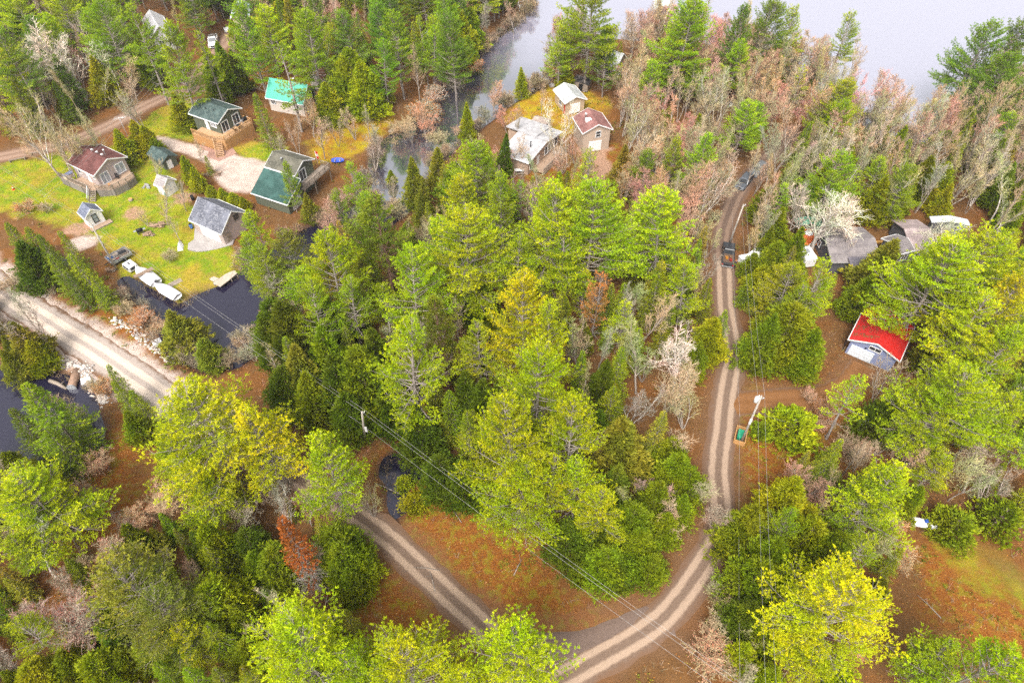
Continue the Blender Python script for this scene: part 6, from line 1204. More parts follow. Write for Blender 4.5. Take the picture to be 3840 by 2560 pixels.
# ------------------------------------------------------------------ trees seen one by one in the photograph: kind, tip (2352-wide view), height, width factor, tint
L_ = [
 # big bright pines, foreground and centre
 ('P', 445, 905, 19, 1.35, G_YEL, 2), ('P', 575, 935, 17, 1.25, G_YEL, 4), ('P', 360, 975, 15, 1.0, G_BRIGHT, 0), ('P', 735, 1005, 17, 1.0, G_BRIGHT, 4), ('P', 915, 735, 23, 1.0, G_BRIGHT, 3), ('P', 935, 578, 19, 1.03, G_BRIGHT, 0),
 ('P', 1205, 655, 21, .85, G_YEL, 2), ('P', 1270, 705, 19, .85, G_BRIGHT, 4), ('P', 1238, 815, 22, .85, G_BRIGHT, 5), ('P', 1180, 945, 21, .92, G_BRIGHT, 2), ('P', 1312, 935, 20, .88, G_BRIGHT, 0), ('P', 1335, 1060, 14, 1.15, G_BRIGHT, 4), ('P', 1200, 1060, 15, 1.15, G_BRIGHT, 2), ('P', 1395, 1130, 12, 1.05, G_BRIGHT, 1),
 ('P', 745, 548, 19, 1.09, G_BRIGHT, 1), ('P', 790, 640, 15, 1.0, G_MID, 3), ('P', 700, 650, 16, .8, G_MID, 0), ('P', 1068, 492, 20, 1.15, G_BRIGHT, 5), ('P', 1095, 335, 18, 1.1, G_MID, 2), ('P', 1060, 400, 16, 1.0, G_BRIGHT, 0), ('P', 1150, 400, 17, .9, G_MID, 4), ('N', 1365, 338, 16, 1.0, G_MID, 1),
 ('P', 1255, 440, 21, 1.09, G_BRIGHT, 5), ('P', 1370, 430, 22, 1.1, G_MID, 2), ('P', 1545, 452, 20, 1.21, G_BRIGHT, 1), ('P', 1188, 535, 16, 1.0, G_BRIGHT, 3), ('P', 1305, 520, 17, .9, G_BRIGHT, 3), ('P', 1590, 610, 13, 1.0, G_BRIGHT, 0),
 ('R', 870, 470, 19, 1.15, (.20, .24, .014), 0), ('R', 1010, 690, 19, .85, (.22, .25, .016), 1),
 ('P', 655, 1465, 17, 1.35, G_BRIGHT, 2), ('P', 775, 1505, 14, 1.1, G_BRIGHT, 0), ('P', 1185, 1440, 19, 1.15, G_BRIGHT, 4), ('P', 930, 1515, 15, 1.15, G_BRIGHT, 5), ('P', 1075, 1535, 13, 1.0, G_BRIGHT, 0),
 ('P', 1975, 1335, 18, 1.05, G_YEL, 5), ('P', 1890, 1440, 12, .85, G_YEL, 1), ('P', 2300, 1495, 16, 1.2, G_BRIGHT, 0), ('P', 2200, 1490, 12, 1.1, G_MID, 4), ('P', 1900, 1500, 9, 1.2, G_YEL, 3),
 ('P', 2065, 1085, 15, 1.25, G_BRIGHT, 4), ('P', 2010, 1130, 12, 1.0, G_MID, 0), ('N', 1985, 862, 13, 1.15, G_BRIGHT, 0), ('P', 2240, 850, 17, 1.25, G_BRIGHT, 2), ('P', 2330, 900, 14, 1.1, G_BRIGHT, 0), ('P', 2180, 900, 14, 1.0, G_BRIGHT, 4),
 ('P', 2200, 560, 19, 1.3, G_BRIGHT, 2), ('P', 2290, 545, 19, 1.2, G_BRIGHT, 5), ('P', 2215, 660, 13, 1.1, G_BRIGHT, 0), ('P', 2270, 690, 17, 1.2, G_YEL, 3), ('P', 2345, 640, 18, 1.1, G_YEL, 4), ('P', 2340, 760, 15, 1.1, G_BRIGHT, 1), ('P', 2230, 760, 12, 1.0, G_BRIGHT, 4),
 ('P', 1895, 600, 15, .95, G_BRIGHT, 3), ('P', 1850, 660, 12, 1.0, G_MID, 3), ('P', 40, 1100, 14, 1.35, G_BRIGHT, 2), ('P', 95, 1110, 11, 1.2, G_BRIGHT, 4), ('P', 15, 1120, 12, 1.2, G_BRIGHT, 0), ('P', 270, 1310, 15, 1.4, (.27, .29, .03), 0), ('P', 350, 1370, 12, 1.2, (.25, .27, .035), 5), ('P', 30, 1230, 9, 1.0, G_MID, 1),
 ('D', 652, 1200, 16, .95, (.34, .12, .025), 0), ('D', 1380, 625, 14, .8, (.60, .27, .075), 1),
 # top band and peninsula conifers
 ('N', 640, 88, 19, 1.2, G_MID, 1), ('N', 458, 70, 18, .9, G_BRIGHT, 0), ('P', 375, 60, 21, .95, G_MID, 0), ('P', 300, 20, 20, .95, G_MID, 3), ('P', 215, 5, 19, 1.0, G_MID, 5), ('P', 700, 25, 19, 1.0, G_MID, 2), ('P', 550, 5, 20, 1.0, G_MID, 4), ('P', 905, 30, 18, 1.0, G_MID, 0), ('P', 1035, 30, 18, 1.0, G_DEEP, 2), ('P', 985, 60, 14, 1.0, G_MID, 1),
 ('P', 1365, -60, 24, 1.05, G_MID, 5), ('P', 1290, 60, 14, 1.0, G_MID, 0), ('P', 1400, 60, 15, .9, G_DEEP, 4), ('P', 1590, 0, 21, 1.25, G_MID, 2), ('P', 1560, 60, 16, 1.0, G_BRIGHT, 0), ('P', 1500, 140, 13, 1.2, G_MID, 4), ('P', 1770, 10, 18, 1.1, G_DEEP, 5), ('P', 1830, 20, 17, 1.0, G_MID, 3), ('P', 1965, 22, 17, 1.0, G_MID, 3), ('P', 2280, 50, 19, 1.05, G_DEEP, 5), ('P', 2345, 35, 20, 1.0, G_DEEP, 0), ('P', 2325, 120, 17, 1.1, G_DEEP, 2), ('N', 1850, 150, 10, 1.0, G_YEL, 1), ('P', 1710, 15, 19, .9, G_DEEP, 4), ('C', 1300, 145, 6, 1.2, C_YEL, 0), ('C', 1200, 152, 7, .9, C_YEL, 1), ('N', 1600, 140, 12, 1.2, G_MID, 0), ('S', 1430, 95, 8, .8, C_YEL, 1),
 # cedars and spruces
 ('C', 395, 218, 8, 1.15, C_YEL, 1), ('S', 592, 218, 11, 1.2, C_MID, 1), ('C', 742, 190, 9, 1.2, C_YEL, 0), ('C', 500, 100, 11, 1.0, C_MID, 3), ('C', 530, 120, 9, 1.0, C_DARK, 0), ('C', 476, 135, 10, 1.0, C_MID, 1), ('C', 795, 110, 13, 1.1, C_YEL, 2), ('C', 830, 140, 12, 1.1, C_YEL, 0), ('C', 880, 175, 6, 1.2, C_YEL, 1), ('C', 1050, 70, 9, 1.3, C_YEL, 2), ('C', 1075, 80, 8, 1.2, C_MID, 1),
 ('C', 1830, 700, 11, 1.35, C_MID, 2), ('C', 1780, 720, 11, 1.0, C_MID, 3), ('C', 1875, 760, 9, 1.1, C_MID, 0), ('C', 1835, 610, 11, 1.25, C_MID, 0), ('C', 1800, 480, 8, 1.2, C_MID, 3), ('C', 1770, 430, 7, 1.1, C_MID, 2), ('C', 1840, 530, 8, 1.1, C_MID, 1), ('C', 1790, 560, 7, 1.1, C_MID, 2), ('C', 2055, 555, 11, 1.35, C_OLV, 3), ('C', 2000, 640, 8, 1.1, C_MID, 0), ('U', 1830, 955, 4.6, 1.2, C_YEL, 0), ('U', 2208, 1192, 3.6, 1.1, C_MID, 0), ('U', 2325, 1165, 4.4, 1.1, C_MID, 1), ('C', 2050, 925, 7, 1.3, C_DARK, 2), ('U', 1755, 975, 2.4, 1.1, C_MID, 1),
 ('C', 1740, 1165, 10, 1.1, C_MID, 3), ('C', 1835, 1105, 11, 1.1, C_YEL, 3), ('C', 1752, 1290, 9, 1.1, C_MID, 2), ('C', 1730, 1390, 8, 1.0, C_DARK, 0), ('C', 1790, 1240, 10, 1.0, C_MID, 0), ('C', 1720, 1480, 6, 1.1, C_YEL, 1), ('C', 1790, 1420, 8, 1.0, C_MID, 3), ('C', 1780, 1530, 6, 1.1, C_YEL, 0), ('C', 1870, 1200, 9, 1.0, C_YEL, 2), ('C', 1710, 1200, 7, 1.0, C_DARK, 1),
 ('C', 1640, 735, 8, 1.3, C_YEL, 0), ('S', 1672, 712, 9, .9, C_MID, 0), ('C', 1610, 790, 7, 1.1, C_MID, 1), ('S', 1545, 690, 8, .9, C_MID, 1), ('S', 1425, 800, 11, .9, C_MID, 0), ('C', 1395, 830, 9, 1.0, C_DARK, 3), ('C', 1440, 958, 12, 1.2, C_OLV, 3), ('C', 1375, 950, 9, 1.0, C_DARK, 1), ('S', 1410, 890, 9, 1.1, C_MID, 2), ('C', 1565, 1050, 8, 1.2, C_MID, 0), ('C', 1595, 1080, 7, 1.1, C_MID, 2), ('C', 1515, 1110, 7, 1.2, C_MID, 0), ('C', 1460, 1170, 7, 1.3, C_MID, 2), ('C', 1400, 1268, 6, 1.4, C_MID, 2), ('C', 1480, 1215, 6, 1.3, C_MID, 0), ('C', 1500, 1280, 5, 1.3, C_MID, 2), ('U', 1342, 1305, 2.4, 1.0, C_MID, 0), ('C', 1540, 1180, 6, 1.2, C_MID, 1), ('C', 1380, 1180, 7, 1.2, C_DARK, 0), ('C', 1310, 1210, 7, 1.2, C_DARK, 2), ('C', 1430, 1300, 5, 1.2, C_DARK, 1), ('C', 1575, 1140, 6, 1.1, C_MID, 3),
 ('C', 735, 760, 12, 1.1, C_MID, 3), ('C', 650, 700, 12, 1.1, C_DARK, 0), ('C', 618, 690, 10, 1.1, C_DARK, 2), ('C', 700, 860, 10, 1.2, C_MID, 3), ('C', 762, 820, 12, 1.1, C_DARK, 1), ('C', 820, 800, 13, 1.1, C_MID, 2), ('C', 602, 740, 9, 1.1, C_DARK, 1), ('C', 790, 900, 9, 1.1, C_DARK, 0), ('C', 670, 800, 11, 1.1, C_OLV, 3), ('S', 1072, 940, 13, .9, C_MID, 0), ('C', 1112, 880, 11, 1.0, C_DARK, 1), ('C', 1060, 1070, 8, 1.1, C_DARK, 2), ('C', 955, 930, 11, 1.1, C_DARK, 3), ('C', 885, 890, 9, 1.1, C_DARK, 0), ('C', 1010, 1050, 8, 1.1, C_DARK, 2), ('C', 1120, 1080, 8, 1.1, C_DARK, 0), ('C', 1070, 860, 11, 1.0, C_DARK, 3), ('C', 850, 760, 12, 1.0, C_DARK, 1), ('C', 640, 850, 8, 1.2, C_DARK, 2), ('C', 740, 690, 11, 1., C_DARK, 0),
 ('C', 785, 1255, 8, 1.1, C_MID, 2), ('C', 822, 1275, 6, 1.0, C_YEL, 0), ('C', 620, 1265, 7, 1.3, C_MID, 2), ('C', 575, 1270, 6, 1.2, C_MID, 0), ('C', 765, 1225, 8, 1.2, C_MID, 2), ('C', 800, 1310, 6, 1.2, C_MID, 0), ('C', 555, 1225, 6, 1.2, C_DARK, 2), ('C', 470, 1350, 9, 1.2, C_YEL, 2), ('C', 425, 1390, 8, 1.1, C_MID, 3), ('S', 345, 1450, 9, 1.2, C_MID, 2), ('S', 305, 1480, 7, 1.2, C_MID, 0), ('S', 475, 1440, 8, 1.2, C_MID, 2), ('C', 530, 1400, 7, 1.1, C_MID, 1), ('C', 205, 1520, 7, 1.3, C_YEL, 2), ('C', 60, 1530, 6, 1.4, C_YEL, 2), ('C', 130, 1500, 6, 1.3, C_MID, 0), ('C', 270, 1500, 6, 1.2, C_MID, 0), ('C', 560, 1480, 6, 1.2, C_MID, 2), ('U', 950, 1140, 2.2, 1.2, C_YEL, 0), ('U', 925, 1095, 1.8, 1.2, C_YEL, 1),
 ('S', 55, 878, 14, 1.25, C_MID, 2), ('S', 105, 985, 9, 1.2, C_MID, 0), ('S', 10, 930, 10, 1.1, C_DARK, 0), ('C', 392, 710, 8, 1.5, C_OLV, 3), ('C', 460, 770, 6, 1.3, C_OLV, 0), ('S', 248, 845, 9, .9, C_MID, 1), ('S', 302, 905, 8, 1.0, C_MID, 0), ('S', 262, 880, 8, .9, C_MID, 1), ('C', 25, 740, 8, 1.3, C_OLV, 3), ('C', 55, 780, 6, 1.2, C_YEL, 0), ('C', 0, 800, 6, 1.2, C_OLV, 3), ('C', 290, 950, 6, 1.2, C_MID, 1),
 ('S', 18, 515, 9, 1.1, C_MID, 0), ('S', 60, 525, 10, 1.1, C_MID, 2), ('S', 85, 540, 10, 1.0, C_DARK, 0), ('S', 135, 530, 11, .9, C_MID, 1), ('S', 115, 585, 9, 1.1, C_MID, 0), ('S', 170, 580, 10, 1.1, C_MID, 1), ('S', 215, 635, 7, 1.1, C_MID, 2), ('C', 40, 560, 9, 1.2, C_DARK, 0), ('S', 150, 620, 8, 1.1, C_DARK, 1),
 ('C', 265, 300, 7, 1.3, C_YEL, 1), ('C', 300, 280, 7, 1.2, C_YEL, 3), ('C', 325, 292, 6, 1.3, C_YEL, 0), ('C', 350, 320, 4, 1.2, C_MID, 2), ('S', 470, 360, 4, 1.1, C_MID, 1), ('C', 420, 360, 6, 1.1, C_YEL, 4), ('C', 440, 385, 5, 1.2, C_YEL, 3),
 ('C', 480, 425, 3, 1.3, C_YEL, 2), ('C', 505, 430, 3, 1.3, C_YEL, 0), ('C', 530, 440, 3, 1.3, C_YEL, 2), ('C', 555, 450, 3, 1.3, C_YEL, 0), ('P', 580, 480, 10, 1.0, G_BRIGHT, 1), ('P', 560, 540, 11, 1.0, G_MID, 0), ('P', 600, 560, 12, .9, G_MID, 5), ('P', 650, 375, 10, .75, G_MID, 4), ('P', 805, 365, 12, 1.0, G_MID, 3), ('P', 840, 440, 11, .9, G_MID, 0), ('P', 770, 430, 10, 1.0, G_MID, 3), ('P', 650, 530, 13, .9, (.26, .28, .03), 5), ('C', 945, 365, 10, .9, C_OLV, 3), ('C', 1000, 340, 9, 1.0, C_OLV, 4), ('C', 965, 420, 9, .9, C_OLV, 3), ('C', 1070, 235, 8, .8, C_YEL, 1), ('C', 1155, 310, 9, .7, C_DARK, 1), ('C', 895, 385, 3, 1.2, C_YEL, 0), ('C', 700, 440, 6, 1.1, C_OLV, 3),
 ('C', 1490, 345, 8, 1.0, C_MID, 1), ('C', 1600, 290, 8, 1.0, C_MID, 0),
 # leafless trees
 ('W', 118, 60, 16, 1.25, T_WHT, 0), ('W', 140, 75, 14, 1.0, T_WHT, 1), ('B', 20, 215, 14, 1.1, T_TAN, 5), ('B', 70, 235, 14, 1.1, T_TAN, 5), ('B', 20, 90, 15, 1.1, T_GREY, 2), ('B', 50, 250, 15, 1.15, T_TAN, 2), ('B', 95, 275, 13, 1.0, T_TAN, 1), ('B', 165, 265, 12, 1.1, T_OLV, 3), ('B', 185, 250, 12, 1.0, T_OLV, 0), ('B', 255, 185, 10, 1.3, T_TAN, 2), ('B', 285, 190, 10, 1.2, T_TAN, 3), ('W', 205, 15, 15, .7, T_GREY, 1),
 ('W', 1580, 780, 11, 1.0, T_WHT, 0), ('M', 1545, 850, 11, 1.2, T_TAN, 0), ('B', 1490, 770, 12, 1.2, T_OLV, 2), ('B', 1600, 890, 9, 1.3, T_OLV, 3), ('B', 1570, 960, 8, 1.5, T_TAN, 2), ('B', 1640, 1080, 7, 1.6, T_TAN, 2), ('M', 1660, 1150, 6, 1.5, T_GREY, 0), ('B', 1560, 1190, 6, 1.6, T_TAN, 2), ('M', 1510, 1100, 6, 1.3, T_GREY, 1), ('B', 1530, 700, 8, 1.1, T_GREY, 0),
 ('W', 1925, 430, 13, 1.15, T_WHT, 0), ('W', 1900, 450, 11, 1.0, T_WHT, 1), ('W', 2180, 495, 10, 1.0, T_WHT, 0), ('W', 1990, 470, 10, .8, T_WHT, 1), ('B', 2075, 830, 11, 1.1, T_TAN, 3), ('B', 2100, 870, 8, 1.3, T_TAN, 2), ('B', 2105, 1000, 8, 1.5, T_TAN, 2), ('B', 2010, 1010, 7, 1.3, T_TAN, 0), ('B', 2060, 970, 7, 1.3, T_OLV, 1), ('M', 1880, 1070, 7, 1.3, T_PINK, 1), ('B', 1990, 1010, 8, 1.0, T_TAN, 0), ('B', 2290, 1050, 8, 1.6, T_GREY, 2), ('B', 2240, 1000, 10, 1.4, T_OLV, 2), ('B', 2330, 1090, 8, 1.4, T_GREY, 3),
 ('M', 660, 660, 9, .9, T_TAN, 1), ('K', 640, 655, 11, 1.0, T_TAN, 0), ('M', 745, 465, 9, 1.1, T_PINK, 0), ('B', 830, 460, 8, 1.0, T_TAN, 3), ('M', 970, 230, 8, 1.2, T_PINK, 1), ('B', 940, 260, 6, 1.2, T_TAN, 3), ('M', 1130, 180, 8, 1.0, T_PINK, 0), ('B', 1105, 290, 8, 1.0, T_OLV, 3), ('M', 1165, 235, 7, 1.0, T_PINK, 1), ('B', 1190, 240, 9, .7, T_GREY, 0), ('B', 1245, 190, 8, .7, T_TAN, 0),
 ('B', 860, 480, 5, 1.4, T_TAN, 2), ('B', 890, 410, 6, 1.3, T_GREY, 2), ('B', 720, 255, 10, 1.1, T_TAN, 2), ('B', 660, 260, 9, 1.1, T_TAN, 1), ('M', 700, 230, 8, 1.2, T_TAN, 0), ('B', 800, 235, 8, 1.0, T_TAN, 3), ('B', 760, 250, 8, 1.0, T_TAN, 1), ('B', 640, 290, 7, 1.3, T_TAN, 3), ('B', 400, 420, 6, 1.1, T_GREY, 2), ('B', 350, 440, 7, 1.3, T_TAN, 2), ('B', 385, 490, 6, 1.2, T_TAN, 2), ('B', 335, 355, 6, 1.0, T_TAN, 3), ('B', 440, 320, 5, 1.1, T_TAN, 3), ('B', 320, 480, 3.5, 1.3, T_OLV, 3),
 ('B', 1180, 300, 8, 1.1, T_TAN, 3), ('W', 1285, 230, 12, .6, T_WHT, 1), ('M', 1150, 330, 7, 1.0, T_PINK, 1), ('M', 1290, 340, 7, 1.2, T_PINK, 0), ('B', 1265, 380, 8, 1.2, T_TAN, 2), ('B', 1330, 300, 8, 1.0, T_PINK, 3), 
 ('M', 390, 1110, 7, 1.7, T_TAN, 0), ('M', 330, 1130, 6, 1.6, T_TAN, 1), ('B', 440, 1130, 6, 1.7, T_TAN, 2), ('B', 560, 1140, 7, 1.5, T_GREY, 2), ('B', 520, 1190, 6, 1.5, T_GREY, 2), ('M', 210, 1270, 9, 1.2, T_TAN, 1), ('M', 130, 1400, 9, 1.5, T_GREY, 0), ('K', 20, 1230, 11, 1.3, T_GREY, 0), ('K', 0, 1350, 9, 1.0, T_GREY, 0), ('M', 80, 1380, 8, 1.3, T_GREY, 1), ('B', 345, 745, 4, 1.3, T_GREY, 3), ('B', 385, 760, 4, 1.2, T_GREY, 2), ('B', 30, 700, 11, 1.2, T_GREY, 1), ('B', 10, 660, 9, 1.0, T_GREY, 0), ('B', 165, 905, 5, 1.0, T_GREY, 3), ('B', 130, 880, 6, 1.0, T_TAN, 2), ('B', 210, 650, 4, 1.2, T_TAN, 3),
 ('B', 1690, 1400, 5, 1.6, T_TAN, 3), ('B', 1710, 1450, 6, 1.5, T_OLV, 3), ('B', 1660, 1340, 4, 1.3, T_TAN, 3),
 ('B', 620, 600, 9, 1.2, T_GREY, 2), ('B', 960, 480, 8, 1.0, T_TAN, 3), ('B', 1130, 770, 11, 1.0, T_OLV, 1), ('B', 1440, 640, 13, .9, T_GREY, 1), ('B', 1600, 470, 10, 1.0, T_OLV, 3), ('B', 1650, 500, 8, 1.0, T_OLV, 1), ('B', 1120, 890, 10, 1.1, T_TAN, 2), ('B', 840, 1130, 6, 1.2, T_OLV, 3), ('B', 690, 1150, 6, 1.5, T_OLV, 2), ('W', 1610, 720, 7, 1.0, T_GREY, 1),
 ('C', 1735, 585, 5, 1.2, C_MID, 2), ('C', 1755, 610, 7, 1.2, C_YEL, 0), ('S', 1725, 640, 6, 1.1, C_MID, 3), ('B', 1540, 95, 8, 1.2, T_TAN, 3), ('B', 1500, 110, 8, 1.2, T_PINK, 1), ('B', 1745, 330, 9, 1.2, T_TAN, 0), ('B', 1760, 350, 9, 1.2, T_PINK, 1), ('M', 1345, 350, 7, 1.1, T_PINK, 0), ('B', 1300, 300, 9, 1.2, T_TAN, 5), ('P', 1440, 700, 11, 1.0, G_BRIGHT, 3), ('C', 1340, 740, 6, 1.1, C_MID, 3), ('S', 1400, 740, 6, 1.0, C_MID, 3),
 # shrubs
 ('H', 270, 665, 2.2, 1.3, T_GREY, 0), ('H', 320, 725, 2.2, 1.3, T_GREY, 1), ('H', 575, 800, 3, 1.2, T_GREY, 0), ('H', 560, 760, 2.6, 1.2, T_GREY, 1), ('H', 1000, 300, 3, 1.4, T_TAN, 0), ('H', 925, 280, 3, 1.4, T_TAN, 1), ('H', 1000, 200, 4, 1.6, T_GREY, 0), ('H', 970, 240, 3.5, 1.5, T_GREY, 1), ('H', 1040, 170, 3, 1.5, T_GREY, 0), ('H', 1080, 140, 3, 1.4, T_GREY, 1), ('H', 385, 580, 1.6, 1.2, T_TAN, 1), ('H', 95, 470, 2, 1.3, T_TAN, 0), ('H', 50, 470, 2, 1.3, T_TAN, 1), ('H', 20, 640, 3, 1.4, T_TAN, 0), ('H', 1660, 1420, 3, 1.4, T_TAN, 0), ('H', 1640, 1500, 2.4, 1.4, T_TAN, 1), ('H', 1700, 1520, 3, 1.4, T_TAN, 0), ('H', 1680, 1380, 2.4, 1.4, T_OLV, 1), ('H', 1860, 900, 1.8, 1.4, T_PINK, 0), ('H', 1900, 930, 1.8, 1.4, T_PINK, 1), ('H', 1880, 960, 2, 1.4, T_PINK, 0), ('H', 1960, 1020, 2.4, 1.4, T_PINK, 1), ('H', 2090, 1270, 2.4, 1.4, T_TAN, 0), ('H', 2020, 1180, 2.5, 1.4, T_TAN, 1), ('H', 110, 640, 2.4, 1.4, T_TAN, 0), ('H', 70, 620, 2.4, 1.3, T_TAN, 1), ('H', 360, 740, 2.4, 1.3, T_TAN, 0), ('H', 280, 700, 1.6, 1.4, T_TAN, 1), ('H', 240, 690, 1.6, 1.3, T_TAN, 0), ('H', 230, 880, 2, 1.2, T_TAN, 1), ('H', 205, 870, 2, 1.2, T_TAN, 0), ('H', 210, 1060, 2.2, 1.3, T_TAN, 1), ('H', 180, 1110, 2.4, 1.3, T_GREY, 0), ('H', 610, 1120, 2.4, 1.3, T_GREY, 1), ('H', 820, 490, 2.4, 1.4, T_TAN, 0), ('H', 900, 470, 2.6, 1.4, T_TAN, 1), ('H', 850, 430, 2.4, 1.4, T_GREY, 0), ('H', 1540, 530, 3, 1.4, T_TAN, 0),
]
BUDS = {'A': ['green', 'tan', 'green'], 'M': ['pink', 'red', 'red', 'pink', 'orange'], 'B': ['tan', 'tan', 'green', 'pink', 'tan'], 'H': ['tan', 'pink', 'orange', 'tan'], 'W': ['grey'], 'K': ['pink']}
for k, fx, fy, h, rs, tn, va in L_:
    x, y = tip(fx, fy, h)
    plant(k, x, y, h, rs*trg.uniform(.95, 1.06), jit(tn), trg.choice(BUDS[k]) if k in BUDS else None, va)
for k, fx, fy, h, rs, tn, va in [('P', 1028, 152, 17, .8, G_MID, 2), ('C', 1048, 140, 12, 1.3, C_YEL, 2), ('P', 1066, 128, 16, .8, G_DEEP, 4), ('C', 1084, 116, 10, 1.2, C_MID, 0), ('B', 1105, 104, 12, 1.0, T_GREY, 2), ('P', 985, 200, 15, .7, G_MID, 3), ('B', 965, 232, 13, 1.0, T_TAN, 0), ('B', 1000, 190, 13, 1.0, T_OLV, 1), ('B', 858, 352, 8, 1.1, T_GREY, 2), ('B', 862, 385, 8, 1.1, T_GREY, 3), ('B', 850, 322, 8, 1.0, T_TAN, 0), ('P', 1005, 185, 14, .7, G_MID, 0), ('B', 1180, 75, 9, 1.0, T_TAN, 2)]:
    p_ = F(fx, fy); plant(k, p_.x, p_.y, h, rs, jit(tn), trg.choice(BUDS[k]) if k in BUDS else None, va)
N_HAND = len(TREES)

# ------------------------------------------------------------------ the rest of the wood, kept clear of what the photograph shows open
CLEAR = [poly_ for poly_ in [
 [(0, 365), (140, 345), (330, 335), (440, 470), (560, 590), (620, 700), (600, 800), (560, 840), (440, 700), (330, 720), (240, 640), (60, 510), (0, 480)],
 [(135, 330), (345, 330), (345, 480), (135, 470)], [(290, 290), (430, 225), (570, 230), (570, 350), (700, 380), (640, 470), (560, 470), (440, 400)], [(600, 172), (755, 158), (760, 250), (610, 260)],
 [(575, 345), (775, 345), (775, 480), (575, 480)], [(740, 300), (900, 245), (1000, 190), (1220, 0), (1300, 0), (1260, 190), (1130, 270), (1000, 390), (950, 460), (880, 460), (830, 360)],
 [(1160, 190), (1420, 190), (1420, 390), (1160, 390)], [(1425, 0), (1530, 0), (1520, 60), (1430, 70)], [(1370, 90), (1450, 90), (1430, 170), (1370, 160)], [(1890, 0), (2200, 0), (2180, 120), (2120, 260), (2000, 250), (1960, 120)],
 [(1640, 660), (1720, 560), (1710, 420), (1650, 420), (1640, 520)], [(1630, 820), (1720, 820), (1760, 920), (1960, 850), (1960, 960), (1760, 1080), (1760, 1180), (1690, 1270), (1560, 1440), (1350, 1568), (1290, 1500), (1500, 1400), (1620, 1200)], [(1640, 380), (1770, 350), (1740, 440), (1660, 440)],
 [(1820, 520), (2060, 520), (2000, 640), (1840, 600)], [(2020, 520), (2240, 490), (2240, 590), (2040, 580)], [(1920, 695), (2100, 695), (2100, 870), (1920, 870)], [(1960, 940), (2010, 940), (2010, 990), (1960, 990)], [(2080, 1170), (2260, 1180), (2400, 1440), (2300, 1430), (2140, 1300)], [(2240, 1200), (2352, 1250), (2352, 1400), (2160, 1350)],
 [(0, 630), (120, 700), (400, 830), (360, 900), (230, 860), (0, 740)], [(0, 830), (220, 870), (320, 960), (310, 1150), (200, 1160), (180, 1060), (0, 1010)], [(840, 1130), (1130, 1380), (1040, 1430), (860, 1280)], [(870, 1020), (980, 1030), (1080, 1130), (1260, 1290), (1420, 1420), (1300, 1490), (1150, 1380), (960, 1200)], [(830, 1290), (1000, 1380), (1080, 1430), (960, 1450), (820, 1400)],
 [(820, 940), (860, 940), (860, 1010), (820, 1010)], [(1800, 880), (1960, 870), (1960, 1000), (1840, 960)], [(480, 85), (520, 85), (520, 120), (480, 120)], [(345, 20), (400, 20), (400, 80), (345, 80)], [(985, 85), (1010, 85), (1010, 125), (985, 125)], [(380, 200), (460, 170), (470, 215), (330, 265)], [(0, 340), (240, 280), (380, 215), (400, 235), (250, 310), (0, 380)], [(1080, 70), (1190, 70), (1180, 110), (1080, 110)], [(700, 155), (755, 155), (755, 195), (700, 195)]]]
def inpoly(x, y, pg):
    c = False; j = len(pg)-1
    for i in range(len(pg)):
        if (pg[i][1] > y) != (pg[j][1] > y) and x < (pg[j][0]-pg[i][0])*(y-pg[i][1])/(pg[j][1]-pg[i][1]+1e-9)+pg[i][0]: c = not c
        j = i
    return c
HOUSES = [h for h in (h1, h2, h3, h4, h5, h6, h7, h8, h9, h10, h11, h12, h12b, h13, h14, h15, h16, h17, h18, h19, h20, h21, h22, h23, h24)]
def blocked(x, y, h, r, kind, soft=False):
    for H_ in HOUSES:
        a = -H_['r'].rotation_euler.z; dx, dy = x-H_['r'].location.x, y-H_['r'].location.y; lx, ly = dx*math.cos(a)-dy*math.sin(a), dx*math.sin(a)+dy*math.cos(a)
        if -1.4 < lx < H_['w']+1.4 and -1.4 < ly < H_['d']+1.4: return True
    A = np.array([x]), np.array([y])
    if wsd(*A)[0] < .6 or min(dline(*A, l)[0]-w for l, w in ROADS) < .6: return True
    if kind in 'ABMH':                                   # leafless crowns may veil things, as they do in the photograph
        for f in ((0, .3, .6, .95) if not (y > 95 and (x > 0 or x < -60)) else (0, .12)):
            px, py = PJ(x, y, h*f)
            if any(inpoly(px, py, c) for c in CLEAR): return True
        return False
    for f, q in ((.12, .6), (.4, .9), (.7, .6), (.98, .0)):
        for s in (-1, 0, 1):
            px, py = PJ(x+s*r*q, y, h*f)
            if any(inpoly(px, py, c) for c in CLEAR): return True
    return False
pts = [(t['x'], t['y'], min(t['r'], 2.2) if t['k'] != 'H' else .8) for t in TREES]
def scatter(pgF, mix, n, sp, hk=1., seed=0):
    rg = np.random.default_rng(seed); pg = poly(pgF); xs = [p[0] for p in pg]; ys = [p[1] for p in pg]; ks = list(mix); pr = np.array([mix[k][0] for k in ks]); pr = pr/pr.sum(); got = 0
    for _ in range(n*14):
        if got >= n: break
        x, y = rg.uniform(min(xs), max(xs)), rg.uniform(min(ys), max(ys))
        if not inpoly(x, y, pg): continue
        if any((x-a)**2+(y-b)**2 < (sp*.5+c*.5)**2 for a, b, c in pts): continue
        k = ks[rg.choice(len(ks), p=pr)]; _, h0, h1_, tints = mix[k]; h = rg.uniform(h0, h1_)*hk; H_, R_0 = LIB[k][0][2:]; rs = rg.uniform(.85, 1.2); r = R_0*h/H_*rs; kk = k[0]
        if blocked(x, y, h, r*.8, kk): continue
        plant(kk, x, y, h, rs, jit(tints[rg.integers(len(tints))], .2), rg.choice(BUDS[kk]) if kk in BUDS else None); pts.append((x, y, min(r*.55, 1.5))); got += 1
    return got
cnt = []
